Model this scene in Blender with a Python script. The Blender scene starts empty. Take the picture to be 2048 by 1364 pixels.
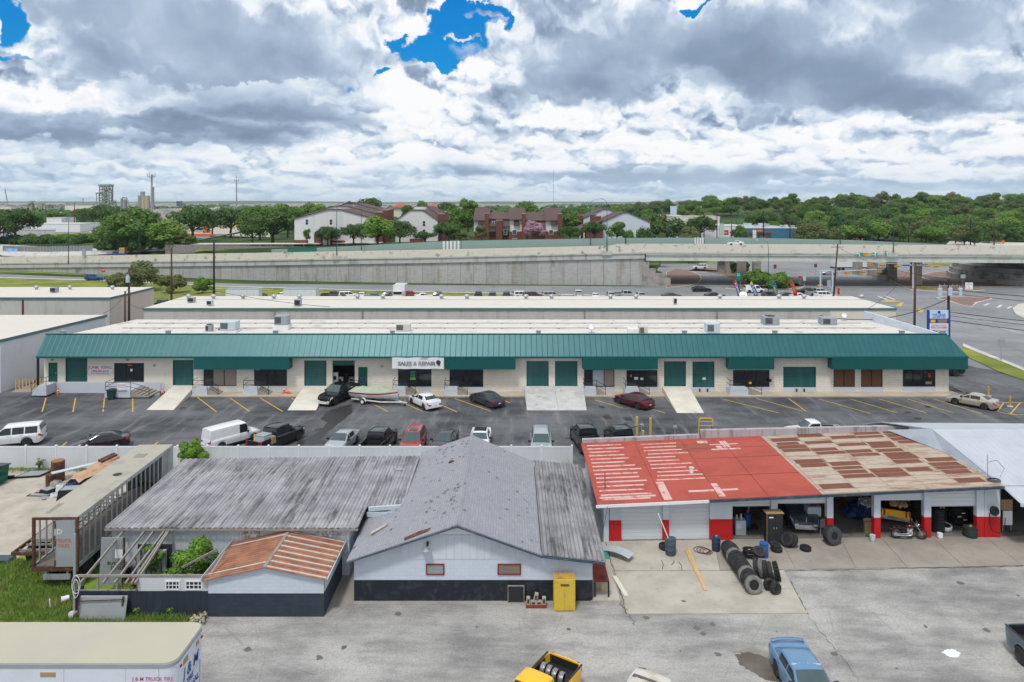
import bpy,bmesh,math,random
from mathutils import Vector,Matrix,noise as mnoise
R=math.radians
PI=math.pi
random.seed(7)
SC=bpy.context.scene
COL=SC.collection
F,H,HY=1440.0,22.0,406.0
# ---------- measuring: photo pixel -> place in metres ----------
def Yz(py,z=0.0):return(H-z)*F/(py-HY)
def G(px,py,z=0.0):
 Y=Yz(py,z);return((px-1024)*Y/F,Y)
def GY(px,py,Y):return((px-1024)*Y/F,Y,H-(py-HY)*Y/F)
def XP(px,Y):return(px-1024)*Y/F
def ZP(py,Y):return H-(py-HY)*Y/F
def lerp(a,b,t):return a+(b-a)*t
def ip(x,pts):
 if x<=pts[0][0]:return pts[0][1]
 for(a,va),(b,vb)in zip(pts,pts[1:]):
  if x<=b:return va+(vb-va)*(x-a)/(b-a)if b>a else vb
 return pts[-1][1]
def sstep(a,b,x):
 t=max(0,min(1,(x-a)/(b-a)));return t*t*(3-2*t)
ORD='first second third fourth fifth sixth seventh eighth ninth tenth eleventh twelfth thirteenth fourteenth fifteenth sixteenth seventeenth eighteenth nineteenth twentieth'.split()
def nth(i):
 if i<20:return ORD[i]
 tens=['twenty','thirty','forty','fifty','sixty','seventy','eighty','ninety']
 t,u=divmod(i+1,10)
 return tens[t-2]+('-'+ORD[u-1]if u else 'th')
# ---------- mesh builder ----------
class MB:
 def __init__(s):s.v=[];s.f=[];s.m=[]
 def add(s,vs,fs,mi=0,M=None):
  n=len(s.v)
  for p in vs:
   p=Vector(p)
   if M is not None:p=M@p
   s.v.append(p[:])
  for f in fs:s.f.append(tuple(n+i for i in f));s.m.append(mi)
  return s
 def box(s,cx,cy,cz,sx,sy,sz,mi=0,M=None,rz=0,taper=1.0):
  hx,hy,hz=sx/2,sy/2,sz/2
  vs=[]
  for dz in(-1,1):
   k=taper if dz>0 else 1
   for dx,dy in((-1,-1),(1,-1),(1,1),(-1,1)):
    x,y=dx*hx*k,dy*hy*k
    if rz:x,y=x*math.cos(rz)-y*math.sin(rz),x*math.sin(rz)+y*math.cos(rz)
    vs.append((cx+x,cy+y,cz+dz*hz))
  return s.add(vs,[(3,2,1,0),(4,5,6,7),(0,1,5,4),(1,2,6,5),(2,3,7,6),(3,0,4,7)],mi,M)
 def b2(s,x0,y0,z0,x1,y1,z1,mi=0,M=None):
  return s.box((x0+x1)/2,(y0+y1)/2,(z0+z1)/2,abs(x1-x0),abs(y1-y0),abs(z1-z0),mi,M)
 def poly(s,pts,mi=0,M=None):return s.add(pts,[tuple(range(len(pts)))],mi,M)
 def prism(s,pts,z0,z1,mi=0,M=None):
  n=len(pts)
  vs=[(p[0],p[1],z0)for p in pts]+[(p[0],p[1],z1)for p in pts]
  fs=[tuple(range(n-1,-1,-1)),tuple(range(n,2*n))]+[(i,(i+1)%n,n+(i+1)%n,n+i)for i in range(n)]
  return s.add(vs,fs,mi,M)
 def slab(s,pts,t,mi=0):
  """polygon of 3-D points, thickened downwards by t"""
  n=len(pts)
  vs=[tuple(p)for p in pts]+[(p[0],p[1],p[2]-t)for p in pts]
  fs=[tuple(range(n)),tuple(range(2*n-1,n-1,-1))]+[((i+1)%n,i,n+i,n+(i+1)%n)for i in range(n)]
  return s.add(vs,fs,mi)
 def bar(s,a,b,w,h=None,mi=0):
  """rectangular bar from a to b"""
  h=h or w;a=Vector(a);b=Vector(b);d=(b-a);L=d.length
  if L<1e-6:return s
  q=d.to_track_quat('Z','Y').to_matrix().to_4x4();q.translation=(a+b)/2
  return s.box(0,0,0,w,h,L,mi,q)
 def cyl(s,a,b,r0,r1=None,n=10,mi=0,cap=True):
  r1=r0 if r1 is None else r1;a=Vector(a);b=Vector(b);d=b-a
  if d.length<1e-6:return s
  q=d.to_track_quat('Z','Y').to_matrix();vs=[]
  for c,r in((a,r0),(b,r1)):
   for i in range(n):
    t=2*PI*i/n;vs.append(c+q@Vector((r*math.cos(t),r*math.sin(t),0)))
  fs=[(i,(i+1)%n,n+(i+1)%n,n+i)for i in range(n)]
  if cap:fs+=[tuple(range(n-1,-1,-1)),tuple(range(n,2*n))]
  return s.add(vs,fs,mi)
 def tube(s,pts,r,n=6,mi=0):
  P=[Vector(p)for p in pts];base=len(s.v);m=len(P)
  for k,p in enumerate(P):
   d=(P[min(k+1,m-1)]-P[max(k-1,0)])
   q=d.to_track_quat('Z','Y').to_matrix()
   rr=r[k]if isinstance(r,(list,tuple))else r
   for i in range(n):
    t=2*PI*i/n;s.v.append((p+q@Vector((rr*math.cos(t),rr*math.sin(t),0)))[:])
  for k in range(m-1):
   for i in range(n):
    a=base+k*n+i;b=base+k*n+(i+1)%n
    s.f.append((a,b,b+n,a+n));s.m.append(mi)
  s.f.append(tuple(base+i for i in range(n-1,-1,-1)));s.m.append(mi)
  s.f.append(tuple(base+(m-1)*n+i for i in range(n)));s.m.append(mi)
  return s
 def lathe(s,prof,n=16,mi=0,M=None,closed=False):
  """profile [(r,z)] turned about z"""
  vs=[];m=len(prof)
  for r,z in prof:
   for i in range(n):
    t=2*PI*i/n;vs.append((r*math.cos(t),r*math.sin(t),z))
  fs=[]
  for k in range(m-(0 if closed else 1)):
   k2=(k+1)%m
   for i in range(n):
    j=(i+1)%n;fs.append((k*n+i,k*n+j,k2*n+j,k2*n+i))
  if not closed:
   if prof[0][0]>1e-4:fs.append(tuple(range(n-1,-1,-1)))
   if prof[-1][0]>1e-4:fs.append(tuple((m-1)*n+i for i in range(n)))
  return s.add(vs,fs,mi,M)
 def grid(s,fn,nu,nv,mi=0):
  vs=[fn(i/nu,j/nv)for j in range(nv+1)for i in range(nu+1)]
  w=nu+1
  return s.add(vs,[(j*w+i,j*w+i+1,(j+1)*w+i+1,(j+1)*w+i)for j in range(nv)for i in range(nu)],mi)
def mesh_of(mb,mats,smooth=None,name='mesh'):
 me=bpy.data.meshes.new(name);me.from_pydata(mb.v,[],mb.f)
 for m in(mats if isinstance(mats,(list,tuple))else[mats]):me.materials.append(m)
 if any(mb.m):me.polygons.foreach_set('material_index',mb.m)
 if smooth is not None:
  me.shade_smooth()
  if smooth<180:me.set_sharp_from_angle(angle=R(smooth))
 me.update();return me
def obj(name,mb,mats,parent=None,smooth=None,label=None,bevel=0):
 me=mesh_of(mb,mats,smooth,name)if isinstance(mb,MB)else mb
 o=bpy.data.objects.new(name,me);COL.objects.link(o)
 if parent is not None:o.parent=parent
 if label:o['label']=label
 if bevel:
  b=o.modifiers.new('bevel','BEVEL');b.width=bevel;b.segments=2;b.limit_method='ANGLE';b.angle_limit=R(35)
 return o
def tag(o,label,cat,group=None):
 o['label']=label;o['category']=cat
 if group:o['group']=group
 return o
def thing(name,label,cat,loc=(0,0,0),rz=0,group=None):
 o=bpy.data.objects.new(name,None);COL.objects.link(o);o.empty_display_size=.2
 o.location=loc;o.rotation_euler=(0,0,rz);return tag(o,label,cat,group)
def one(name,mb,mats,label,cat,group=None,smooth=None,bevel=0,loc=None,rz=0):
 o=obj(name,mb,mats,None,smooth,bevel=bevel);tag(o,label,cat,group)
 if loc is not None:o.location=loc;o.rotation_euler=(0,0,rz)
 return o
def struct(name,mb,mats,kind='structure',smooth=None):
 o=obj(name,mb,mats,None,smooth);o['kind']=kind;return o
def dup(o,loc,rz=0,label=None,scale=None,parent=None):
 c=o.copy();COL.objects.link(c)
 if parent is not None:c.parent=parent
 else:
  c.location=loc;c.rotation_euler=(0,0,rz)
  if scale:c.scale=scale
  if label:c['label']=label
 for ch in list(o.children):dup(ch,None,parent=c)
 return c
def letters(name,text,size,mat,parent,M,depth=0.01,align='CENTER',squash=1.0,shear=0.0):
 """lettering turned into a mesh; M places the text plane (x right, y up)"""
 cu=bpy.data.curves.new(name,'FONT');cu.body=text;cu.size=size;cu.extrude=depth
 cu.align_x=align;cu.align_y='CENTER';cu.resolution_u=2;cu.shear=shear;cu.offset=size*.012
 t=bpy.data.objects.new(name,cu);COL.objects.link(t)
 dg=bpy.context.evaluated_depsgraph_get()
 me=bpy.data.meshes.new_from_object(t.evaluated_get(dg))
 bpy.data.objects.remove(t)
 me.transform(M@Matrix.Diagonal((squash,1,1,1)))
 me.materials.clear();me.materials.append(mat)
 o=bpy.data.objects.new(name,me);COL.objects.link(o);o.parent=parent
 return o
FACE_CAM=Matrix.Rotation(PI/2,4,'X')
def tm(x,y,z,rot=None):return Matrix.Translation((x,y,z))@(rot if rot is not None else FACE_CAM)
# ---------- materials ----------
MAT={}
class NT:
 def __init__(s,m):s.t=m.node_tree;s.n=s.t.nodes;s.l=s.t.links
 def new(s,k,**kw):
  n=s.n.new(k)
  for a,v in kw.items():setattr(n,a,v)
  return n
 def put(s,sock,v):
  if isinstance(v,bpy.types.NodeSocket):s.l.new(v,sock)
  elif v is not None:
   if isinstance(v,(tuple,list))and len(v)==3 and sock.type=='RGBA':v=(*v,1)
   sock.default_value=v
 def math(s,op,a,b=None,c=None,clamp=False):
  n=s.new('ShaderNodeMath',operation=op,use_clamp=clamp)
  for i,v in enumerate((a,b,c)):
   if v is not None:s.put(n.inputs[i],v)
  return n.outputs[0]
 def vmath(s,op,a,b=None):
  n=s.new('ShaderNodeVectorMath',operation=op);s.put(n.inputs[0],a)
  if b is not None:s.put(n.inputs[1],b)
  return n.outputs[0]
 def mix(s,f,a,b,mode='MIX'):
  n=s.new('ShaderNodeMix',data_type='RGBA',blend_type=mode);n.clamp_factor=True
  s.put(n.inputs[0],f);s.put(n.inputs[6],a);s.put(n.inputs[7],b);return n.outputs[2]
 def ramp(s,f,lo,hi,a=0.0,b=1.0):
  n=s.new('ShaderNodeMapRange',interpolation_type='SMOOTHSTEP')
  s.put(n.inputs[0],f);s.put(n.inputs[1],lo);s.put(n.inputs[2],hi);s.put(n.inputs[3],a);s.put(n.inputs[4],b)
  return n.outputs[0]
 def noise(s,vec,scale,detail=4,rough=.55,dist=0,kind='FBM'):
  n=s.new('ShaderNodeTexNoise');s.put(n.inputs['Vector'],vec);n.inputs['Scale'].default_value=scale
  n.inputs['Detail'].default_value=detail;n.inputs['Roughness'].default_value=rough;n.inputs['Distortion'].default_value=dist
  return n.outputs[0]
 def voro(s,vec,scale,feature='F1',detail=0,out=0):
  n=s.new('ShaderNodeTexVoronoi',feature=feature);s.put(n.inputs['Vector'],vec);n.inputs['Scale'].default_value=scale
  if 'Detail' in n.inputs and detail:n.inputs['Detail'].default_value=detail
  return n.outputs[out]
 def wave(s,vec,scale,axis='X',dist=0.0,profile='SIN'):
  n=s.new('ShaderNodeTexWave',bands_direction=axis,wave_profile=profile);s.put(n.inputs['Vector'],vec)
  n.inputs['Scale'].default_value=scale;n.inputs['Distortion'].default_value=dist;return n.outputs[1]
 def coord(s,kind='Object',scale=None,rot=None,loc=None):
  c=s.new('ShaderNodeTexCoord').outputs[kind]
  if kind=='World':pass
  if scale or rot or loc:
   m=s.new('ShaderNodeMapping');s.put(m.inputs[0],c)
   if loc:m.inputs[1].default_value=loc
   if rot:m.inputs[2].default_value=rot
   if scale:m.inputs[3].default_value=scale
   c=m.outputs[0]
  return c
 def pos(s,scale=None,rot=None):
  c=s.new('ShaderNodeNewGeometry').outputs['Position']
  if scale or rot:
   m=s.new('ShaderNodeMapping');s.put(m.inputs[0],c)
   if rot:m.inputs[2].default_value=rot
   if scale:m.inputs[3].default_value=scale
   c=m.outputs[0]
  return c
def newmat(name):
 m=bpy.data.materials.new(name);m.use_nodes=True;MAT[name]=m
 nt=NT(m);b=nt.n['Principled BSDF']
 return m,nt,b
def c3(c,k=1.0):return tuple(min(1,x*k)for x in c)
def mk(name,col,rough=.7,metal=0.0,var=.12,vs=1.5,stain=None,samt=.5,sscale=.6,sedge=(.5,.62),streak=False,grain=0,bump=0,spec=.4,coat=0):
 """painted / weathered plain surface: soft value variation, fine grain, patchy or streaky stains"""
 if name in MAT:return MAT[name]
 m,nt,b=newmat(name)
 p=nt.pos()
 n1=nt.noise(p,vs,4)
 c=nt.mix(n1,c3(col,1-var),c3(col,1+var))
 if grain:
  g=nt.noise(p,22,3,.8);c=nt.mix(nt.ramp(g,.3,.7),nt.mix(1,c,c3((1-grain,)*3),'MULTIPLY'),c)
 if stain:
  sp=nt.pos(scale=(1,1,.12))if streak else p
  k=nt.ramp(nt.noise(sp,sscale,6,.65),sedge[0],sedge[1],0,samt)
  c=nt.mix(k,c,stain)
 nt.put(b.inputs['Base Color'],c);b.inputs['Roughness'].default_value=rough
 b.inputs['Metallic'].default_value=metal;b.inputs['Specular IOR Level'].default_value=spec
 if coat:b.inputs['Coat Weight'].default_value=coat;b.inputs['Coat Roughness'].default_value=.05
 if bump:
  bn=nt.new('ShaderNodeBump');bn.inputs['Strength'].default_value=bump;bn.inputs['Distance'].default_value=.02
  nt.put(bn.inputs['Height'],nt.noise(p,18,3,.7));nt.put(b.inputs['Normal'],bn.outputs[0])
 return m
def paint(name,col,rough=.28,metal=.25):
 return mk('paint_'+name,col,rough,metal,.05,1.2,coat=.6,spec=.5)
# ---------- camera, sun, sky ----------
cam=bpy.data.cameras.new('camera');co=bpy.data.objects.new('camera',cam);COL.objects.link(co);SC.camera=co
co.location=(0,0,H);co.rotation_euler=(PI/2,0,0)
cam.sensor_width=36;cam.lens=F/2048*36;cam.shift_y=-(682-HY)/2048;cam.clip_end=60000;cam.clip_start=.5
SUN_EL,SUN_AZ=R(62),R(200)
sun=bpy.data.lights.new('sun','SUN');sun.energy=2.2;sun.angle=R(8);sun.color=(1,.96,.9)
so=bpy.data.objects.new('sun',sun);COL.objects.link(so)
sd=Vector((math.sin(SUN_AZ)*math.cos(SUN_EL),math.cos(SUN_AZ)*math.cos(SUN_EL),math.sin(SUN_EL)))
so.rotation_euler=sd.to_track_quat('Z','Y').to_euler()
wd=bpy.data.worlds.new('World');SC.world=wd;wd.use_nodes=True
w=NT(wd);w.n.clear()
sky=w.new('ShaderNodeTexSky',sky_type='NISHITA');sky.sun_disc=False;sky.sun_elevation=SUN_EL;sky.sun_rotation=SUN_AZ
sky.air_density=1.6;sky.dust_density=.3;sky.ozone_density=3
dirv=w.new('ShaderNodeTexCoord').outputs['Generated']
sx=w.new('ShaderNodeSeparateXYZ');w.put(sx.inputs[0],dirv)
X_,Y_,Z_=sx.outputs
az=w.math('ARCTAN2',X_,Y_)
rho=w.math('SQRT',w.math('ADD',w.math('MULTIPLY',X_,X_),w.math('MULTIPLY',Y_,Y_)))
el=w.math('MAXIMUM',w.math('DIVIDE',Z_,w.math('MAXIMUM',rho,.02)),0.0)
K0=.09
inv=w.math('DIVIDE',1.0,w.math('ADD',el,.30))
cu_=w.math('MULTIPLY',az,4.6)
cv_=w.math('MULTIPLY',w.math('LOGARITHM',w.math('ADD',el,K0),math.e),1.35)
def vec(a,b):
 n=w.new('ShaderNodeCombineXYZ');w.put(n.inputs[0],a);w.put(n.inputs[1],b);return n.outputs[0]
C=vec(cu_,cv_);Q=vec(az,el)
def n2(v,scale,detail,rough=.5,out=0):
 n=w.new('ShaderNodeTexNoise',noise_dimensions='2D');w.put(n.inputs['Vector'],v)
 n.inputs['Scale'].default_value=scale;n.inputs['Detail'].default_value=detail;n.inputs['Roughness'].default_value=rough
 return n.outputs[out]
warp=w.vmath('SUBTRACT',n2(C,4.5,5,.55,1),(.5,.5,.5))
wsc=w.math('ADD',w.math('MULTIPLY',el,.24),.018)
ws=w.new('ShaderNodeVectorMath',operation='SCALE');w.put(ws.inputs[0],warp);w.put(ws.inputs[3],wsc)
QW=w.vmath('ADD',Q,ws.outputs[0])
def total(items):
 """sum of soft ellipses fixed in the sky (centres, radii measured in the photograph)"""
 t=None
 for px,py,rx,ry,so_,amt in items:
  u=(px-1024)/F;a=math.atan(u);e=(HY-py)/F*math.cos(a)
  k=1+.5*so_;ax,ay=F/rx/k,F/ry/k
  m=w.new('ShaderNodeMapping');w.put(m.inputs[0],QW);m.inputs[1].default_value=(-a*ax,-e*ay,0);m.inputs[3].default_value=(ax,ay,0)
  g=w.new('ShaderNodeTexGradient',gradient_type='SPHERICAL');w.put(g.inputs[0],m.outputs[0])
  v=w.math('MULTIPLY',g.outputs[1],k/so_,clamp=True)
  t=w.math('MULTIPLY',v,amt)if t is None else w.math('MULTIPLY_ADD',v,amt,t)
 return t
shade=total([(360,60,330,120,.9,.50),(560,150,260,60,.9,.26),(620,90,200,60,1,.22),(760,40,120,50,.9,.04),(250,10,200,60,1,.25),(230,262,300,30,.7,.80),(520,240,210,26,.7,.62),(420,195,170,26,.9,.36),(60,285,200,24,1,.4),(200,165,90,20,1,.15),(185,120,60,30,1,.25),(1150,70,200,110,.8,.52),(1240,140,160,50,.9,.34),(1400,60,170,60,1,.2),(1120,190,150,34,.9,.38),(1290,210,110,26,1,.2),(1690,70,280,130,.8,.56),(1640,170,200,60,.8,.42),(1480,100,120,70,.9,.3),(1960,190,160,34,.8,.46),(1990,30,130,50,1,.22),(1890,210,60,20,.8,.25),(1960,270,180,22,1,.12),(1000,240,60,60,.9,.16),(1060,262,120,14,.9,.12),(900,190,110,40,1,.12),(1330,350,260,18,.7,.62),(1760,374,420,14,.9,.5),(1180,350,130,16,1,.2),(1560,330,120,18,1,.12),(1230,290,60,36,.9,.2),(930,300,70,40,1,.22),(620,330,340,30,1,.10),(100,340,240,26,1,.10),(1780,325,70,14,1,.18),(1750,262,50,12,1,.15)])
lit=total([(140,200,200,44,.6,.42),(60,130,90,24,.7,.2),(300,215,100,24,.9,.2),(820,225,70,48,.35,.35),(900,150,110,30,.5,.4),(1010,80,40,60,.5,.35),(700,238,120,24,.8,.3),(700,60,120,60,1,.28),(640,282,120,20,.7,.22),(1050,310,130,32,.5,.35),(1130,300,70,22,.5,.1),(1275,280,80,40,.45,.42),(1400,320,100,30,.6,.3),(1400,170,60,36,.5,.40),(1450,215,90,14,.6,.25),(1600,280,210,40,.8,.18),(1680,240,80,26,.5,.32),(1990,130,130,30,.6,.35),(1860,150,50,50,.7,.3),(1900,240,150,20,.7,.3),(1700,340,120,20,.5,.2),(1960,320,140,24,.6,.22),(210,295,80,14,.7,.25),(400,290,160,26,1,.14),(700,335,60,28,.5,.18),(850,340,90,26,.6,.15),(1080,230,90,18,.8,.25)])
def bill(off):
 v=w.vmath('ADD',w.vmath('ADD',C,w.vmath('MULTIPLY',warp,(.30,.22,0))),off)
 n=w.new('ShaderNodeTexVoronoi',feature='SMOOTH_F1',voronoi_dimensions='2D');w.put(n.inputs['Vector'],v)
 n.inputs['Scale'].default_value=3.1;n.inputs['Detail'].default_value=2.0;n.inputs['Roughness'].default_value=.5;n.inputs['Smoothness'].default_value=.35;n.inputs['Lacunarity'].default_value=2.3
 return n.outputs[0]
em1=w.math('SUBTRACT',bill((.02,.07,0)),bill((0,0,0)))
em2=w.math('SUBTRACT',n2(C,5.0,7,.58),n2(w.vmath('ADD',C,(.01,.04,0)),5.0,7,.58))
soft=n2(C,2.6,4,.5)
rel=w.math('MULTIPLY',w.math('MULTIPLY_ADD',em1,1.9,w.math('MULTIPLY',em2,w.ramp(el,.10,.22,.75,.35))),w.ramp(el,.06,.18,.45,1.0))
rel=w.math('MULTIPLY',rel,w.math('SUBTRACT',1.0,w.math('MULTIPLY',shade,1.35,clamp=True)))
base=w.math('MULTIPLY_ADD',w.math('SUBTRACT',soft,.5),.42,w.ramp(el,.10,.24,.76,.86))
def bank(prev,y_base,y_top,f,off,thr=.42,dark=.40):
 b0=(HY-y_base)/F;a_=(y_base-y_top)/F
 v=vec(w.math('MULTIPLY_ADD',az,f,off),w.math('MULTIPLY_ADD',el,f*1.15,off*.37))
 nv=w.new('ShaderNodeTexVoronoi',feature='SMOOTH_F1',voronoi_dimensions='2D');w.put(nv.inputs['Vector'],w.vmath('ADD',v,w.vmath('MULTIPLY',warp,(.5,.5,0))))
 nv.inputs['Scale'].default_value=1;nv.inputs['Detail'].default_value=2;nv.inputs['Roughness'].default_value=.5;nv.inputs['Smoothness'].default_value=.3;nv.inputs['Lacunarity'].default_value=2.4
 big=n2(vec(w.math('MULTIPLY_ADD',az,f*.35,off*2.1),off),1,2,.5)
 h_=w.math('SUBTRACT',w.math('MULTIPLY_ADD',big,2.2,w.math('MULTIPLY',nv.outputs[0],-.9)),.22)
 top=w.math('MULTIPLY_ADD',h_,a_,b0)
 d=w.math('SUBTRACT',top,el)
 m=w.math('MULTIPLY',w.ramp(d,0,.004+a_*.05),w.ramp(w.math('SUBTRACT',el,w.math('MULTIPLY_ADD',soft,.02,b0-.012)),-.004,.006))
 t=w.ramp(w.math('DIVIDE',d,a_),.08,.95,1.12,dark)
 val=w.math('MULTIPLY_ADD',w.math('SUBTRACT',.45,nv.outputs[0]),.7,w.math('ADD',t,w.math('MULTIPLY',rel,.5)))
 n=w.new('ShaderNodeMix',data_type='FLOAT');w.put(n.inputs[0],m);w.put(n.inputs[2],prev);w.put(n.inputs[3],val);return n.outputs[0]
lay=w.math('ADD',base,rel)
for args in((372,340,22,7.7,.4,.5),(350,290,13,1.3,.4,.48),(325,245,9,5.2,.4,.5),(290,190,6.5,2.6,.4,.5),(250,130,5,9.4,.4,.52)):lay=bank(lay,*args)
br=w.math('MULTIPLY_ADD',shade,-.56,w.math('MULTIPLY_ADD',lit,.38,lay))
rmp=w.new('ShaderNodeValToRGB');w.put(rmp.inputs[0],br);cr=rmp.color_ramp
cr.elements[0].position=0.0;cr.elements[0].color=(.20,.26,.36,1)
cr.elements[1].position=1.0;cr.elements[1].color=(.97,.97,.98,1)
for p_,c_ in((.25,(.26,.345,.48)),(.45,(.40,.50,.645)),(.62,(.60,.70,.83)),(.8,(.84,.89,.94))):
 e_=cr.elements.new(p_);e_.color=(*c_,1)
cloud=rmp.outputs[0]
hz=w.ramp(el,.075,.0)
cloud=w.mix(w.math('MULTIPLY',hz,.5),cloud,(.50,.66,.82))
gap=total([(905,70,75,62,.5,1.0),(850,100,60,36,.5,.9),(990,20,40,30,.5,.8),(960,15,70,20,.5,.7),(770,145,26,12,.6,.8),(20,45,26,28,.6,.95),(20,112,40,8,.6,.7),(1395,8,22,10,.7,.8),(490,325,40,8,.9,.35),(1600,268,26,8,.8,.4),(700,180,14,6,.7,.5)])
wisp=total([(970,24,34,9,.6,.8),(925,78,40,4,.5,.9),(940,108,22,16,.8,.45),(995,60,14,30,.6,.5)])
gapn=w.math('ADD',gap,w.math('MULTIPLY',w.math('SUBTRACT',n2(C,9,6,.55),.5),1.1))
gapm=w.math('SUBTRACT',w.ramp(gapn,.36,.74),w.math('MULTIPLY',wisp,.8),clamp=True)
hole=w.math('MULTIPLY',gapm,w.ramp(gap,.05,.3))
sk=w.new('ShaderNodeVectorMath',operation='SCALE');w.put(sk.inputs[0],sky.outputs[0]);sk.inputs[3].default_value=.11
skc=w.mix(1.0,sk.outputs[0],(.02,.50,1.05),'MULTIPLY')
final=w.mix(hole,cloud,skc)
bg=w.new('ShaderNodeBackground');w.put(bg.inputs[0],final);bg.inputs[1].default_value=1.0
wd.cycles.sampling_method='MANUAL';wd.cycles.sample_map_resolution=256
ow=w.new('ShaderNodeOutputWorld');w.l.new(bg.outputs[0],ow.inputs[0])
SC.view_settings.view_transform='Standard';SC.view_settings.look='None';SC.view_settings.gamma=1;SC.view_settings.exposure=.02
SC.render.engine='CYCLES';SC.cycles.use_denoising=True;SC.cycles.adaptive_threshold=.02;SC.cycles.max_bounces=6;SC.cycles.diffuse_bounces=3;SC.cycles.transparent_max_bounces=8
# ---------- surfaces ----------
def asphalt(name,base,patch,crack=.5,scale=1.0,streaks=None,rough=.85):
 """worn asphalt: broad patches, drag streaks, fine aggregate, crazing"""
 m,nt,b=newmat(name);p=nt.pos()
 big=nt.noise(p,.09*scale,5,.6);mid=nt.noise(nt.pos(scale=(.35,1,1),rot=(0,0,R(12))),.5*scale,5,.65)
 fine=nt.noise(p,9,4,.8)
 c=nt.mix(nt.ramp(big,.35,.65),base,patch)
 c=nt.mix(nt.ramp(mid,.42,.72,0,.5),c,c3(patch,1.2))
 c=nt.mix(nt.ramp(mid,.5,.28,0,.5),c,c3(base,.7))
 if streaks:
  st=nt.noise(nt.pos(scale=(.25,.04,1),rot=(0,0,R(-62))),4,4,.6)
  c=nt.mix(nt.ramp(st,.5,.75,0,.55),c,streaks)
 c=nt.mix(1,c,nt.mix(nt.ramp(fine,.3,.7),(.80,.80,.80),(1.13,1.13,1.13)),'MULTIPLY')
 if crack:
  wv=nt.vmath('ADD',p,nt.vmath('MULTIPLY',nt.vmath('SUBTRACT',nt.new('ShaderNodeTexNoise').outputs[1],(.5,.5,.5)),(.6,.6,0)))
  cr_=nt.voro(wv,.33,'DISTANCE_TO_EDGE');c1=nt.ramp(cr_,.0,.012,1,0)
  cr2=nt.voro(wv,1.9,'DISTANCE_TO_EDGE');zone=nt.ramp(nt.noise(p,.16,3),.5,.62)
  c2=nt.math('MULTIPLY',nt.ramp(cr2,0,.035,1,0),zone)
  k=nt.math('MULTIPLY',nt.math('MAXIMUM',nt.math('MULTIPLY',c1,nt.ramp(nt.noise(p,.2,2),.35,.6)),c2),crack)
  c=nt.mix(k,c,c3(base,.45))
 nt.put(b.inputs['Base Color'],c);b.inputs['Roughness'].default_value=rough;b.inputs['Specular IOR Level'].default_value=.25
 bn=nt.new('ShaderNodeBump');bn.inputs['Strength'].default_value=.25;bn.inputs['Distance'].default_value=.02
 nt.put(bn.inputs['Height'],fine);nt.put(b.inputs['Normal'],bn.outputs[0]);return m
M_LOT=asphalt('lot_asphalt',(.058,.062,.070),(.135,.14,.15),.35,1.2,(.24,.24,.24))
M_YARD=asphalt('yard_asphalt',(.215,.213,.212),(.40,.392,.375),.25,1.8,None)
M_ROAD=asphalt('road_asphalt',(.20,.21,.225),(.26,.265,.275),.15,.4,(.14,.145,.155))
def concrete(name,a,b_,joint=None,stain=(.12,.11,.10),samt=.5):
 m,nt,b=newmat(name);p=nt.pos()
 c=nt.mix(nt.ramp(nt.noise(p,.5,5,.6),.3,.7),a,b_)
 c=nt.mix(nt.ramp(nt.noise(p,1.4,6,.7),.55,.75,0,samt),c,stain)
 c=nt.mix(1,c,nt.mix(nt.noise(p,14,3,.8),(.85,.85,.85),(1.1,1.1,1.1)),'MULTIPLY')
 nt.put(b.inputs['Base Color'],c);b.inputs['Roughness'].default_value=.85;b.inputs['Specular IOR Level'].default_value=.25
 return m
M_PAD=concrete('pad_concrete',(.37,.345,.30),(.48,.45,.39),samt=.45)
M_PAD2=concrete('apron_concrete',(.27,.245,.215),(.35,.32,.28),samt=.45)
M_WALK=concrete('walk_concrete',(.42,.36,.28),(.52,.46,.37),samt=.3,stain=(.22,.17,.12))
M_KERB=concrete('kerb_concrete',(.48,.46,.42),(.6,.58,.53),samt=.2)
M_RAMP=concrete('ramp_concrete',(.58,.55,.48),(.70,.67,.59),samt=.15)
M_RAMPG=concrete('ramp_grey',(.42,.43,.43),(.58,.58,.57),samt=.75,stain=(.16,.17,.18))
M_BRICKPAVE=concrete('median_paver',(.19,.125,.105),(.27,.18,.15),samt=.3)
M_DIRT=concrete('gravel_dirt',(.36,.33,.28),(.50,.46,.39),samt=.6,stain=(.20,.17,.14))
def grass(name,a,b_,dry,amt=.4,sc=.4):
 m,nt,b=newmat(name);p=nt.pos()
 c=nt.mix(nt.ramp(nt.noise(p,sc,5,.6),.35,.65),a,b_)
 c=nt.mix(nt.ramp(nt.noise(p,sc*.6,6,.7),.5,.68,0,amt),c,dry)
 c=nt.mix(1,c,nt.mix(nt.noise(p,7,4,.9),(.55,.55,.55),(1.4,1.4,1.4)),'MULTIPLY')
 nt.put(b.inputs['Base Color'],c);b.inputs['Roughness'].default_value=.9;b.inputs['Specular IOR Level'].default_value=.1
 return m
M_GRASS=grass('verge_grass',(.13,.17,.035),(.24,.26,.06),(.36,.32,.12),.6,.12)
M_LAWN=grass('yard_grass',(.11,.19,.02),(.22,.30,.05),(.30,.26,.11),.35,.35)
M_BLADE=mk('grass_blades',(.15,.25,.045),.8,0,.5,1.5,(.28,.28,.10),.7,.8)
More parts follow.
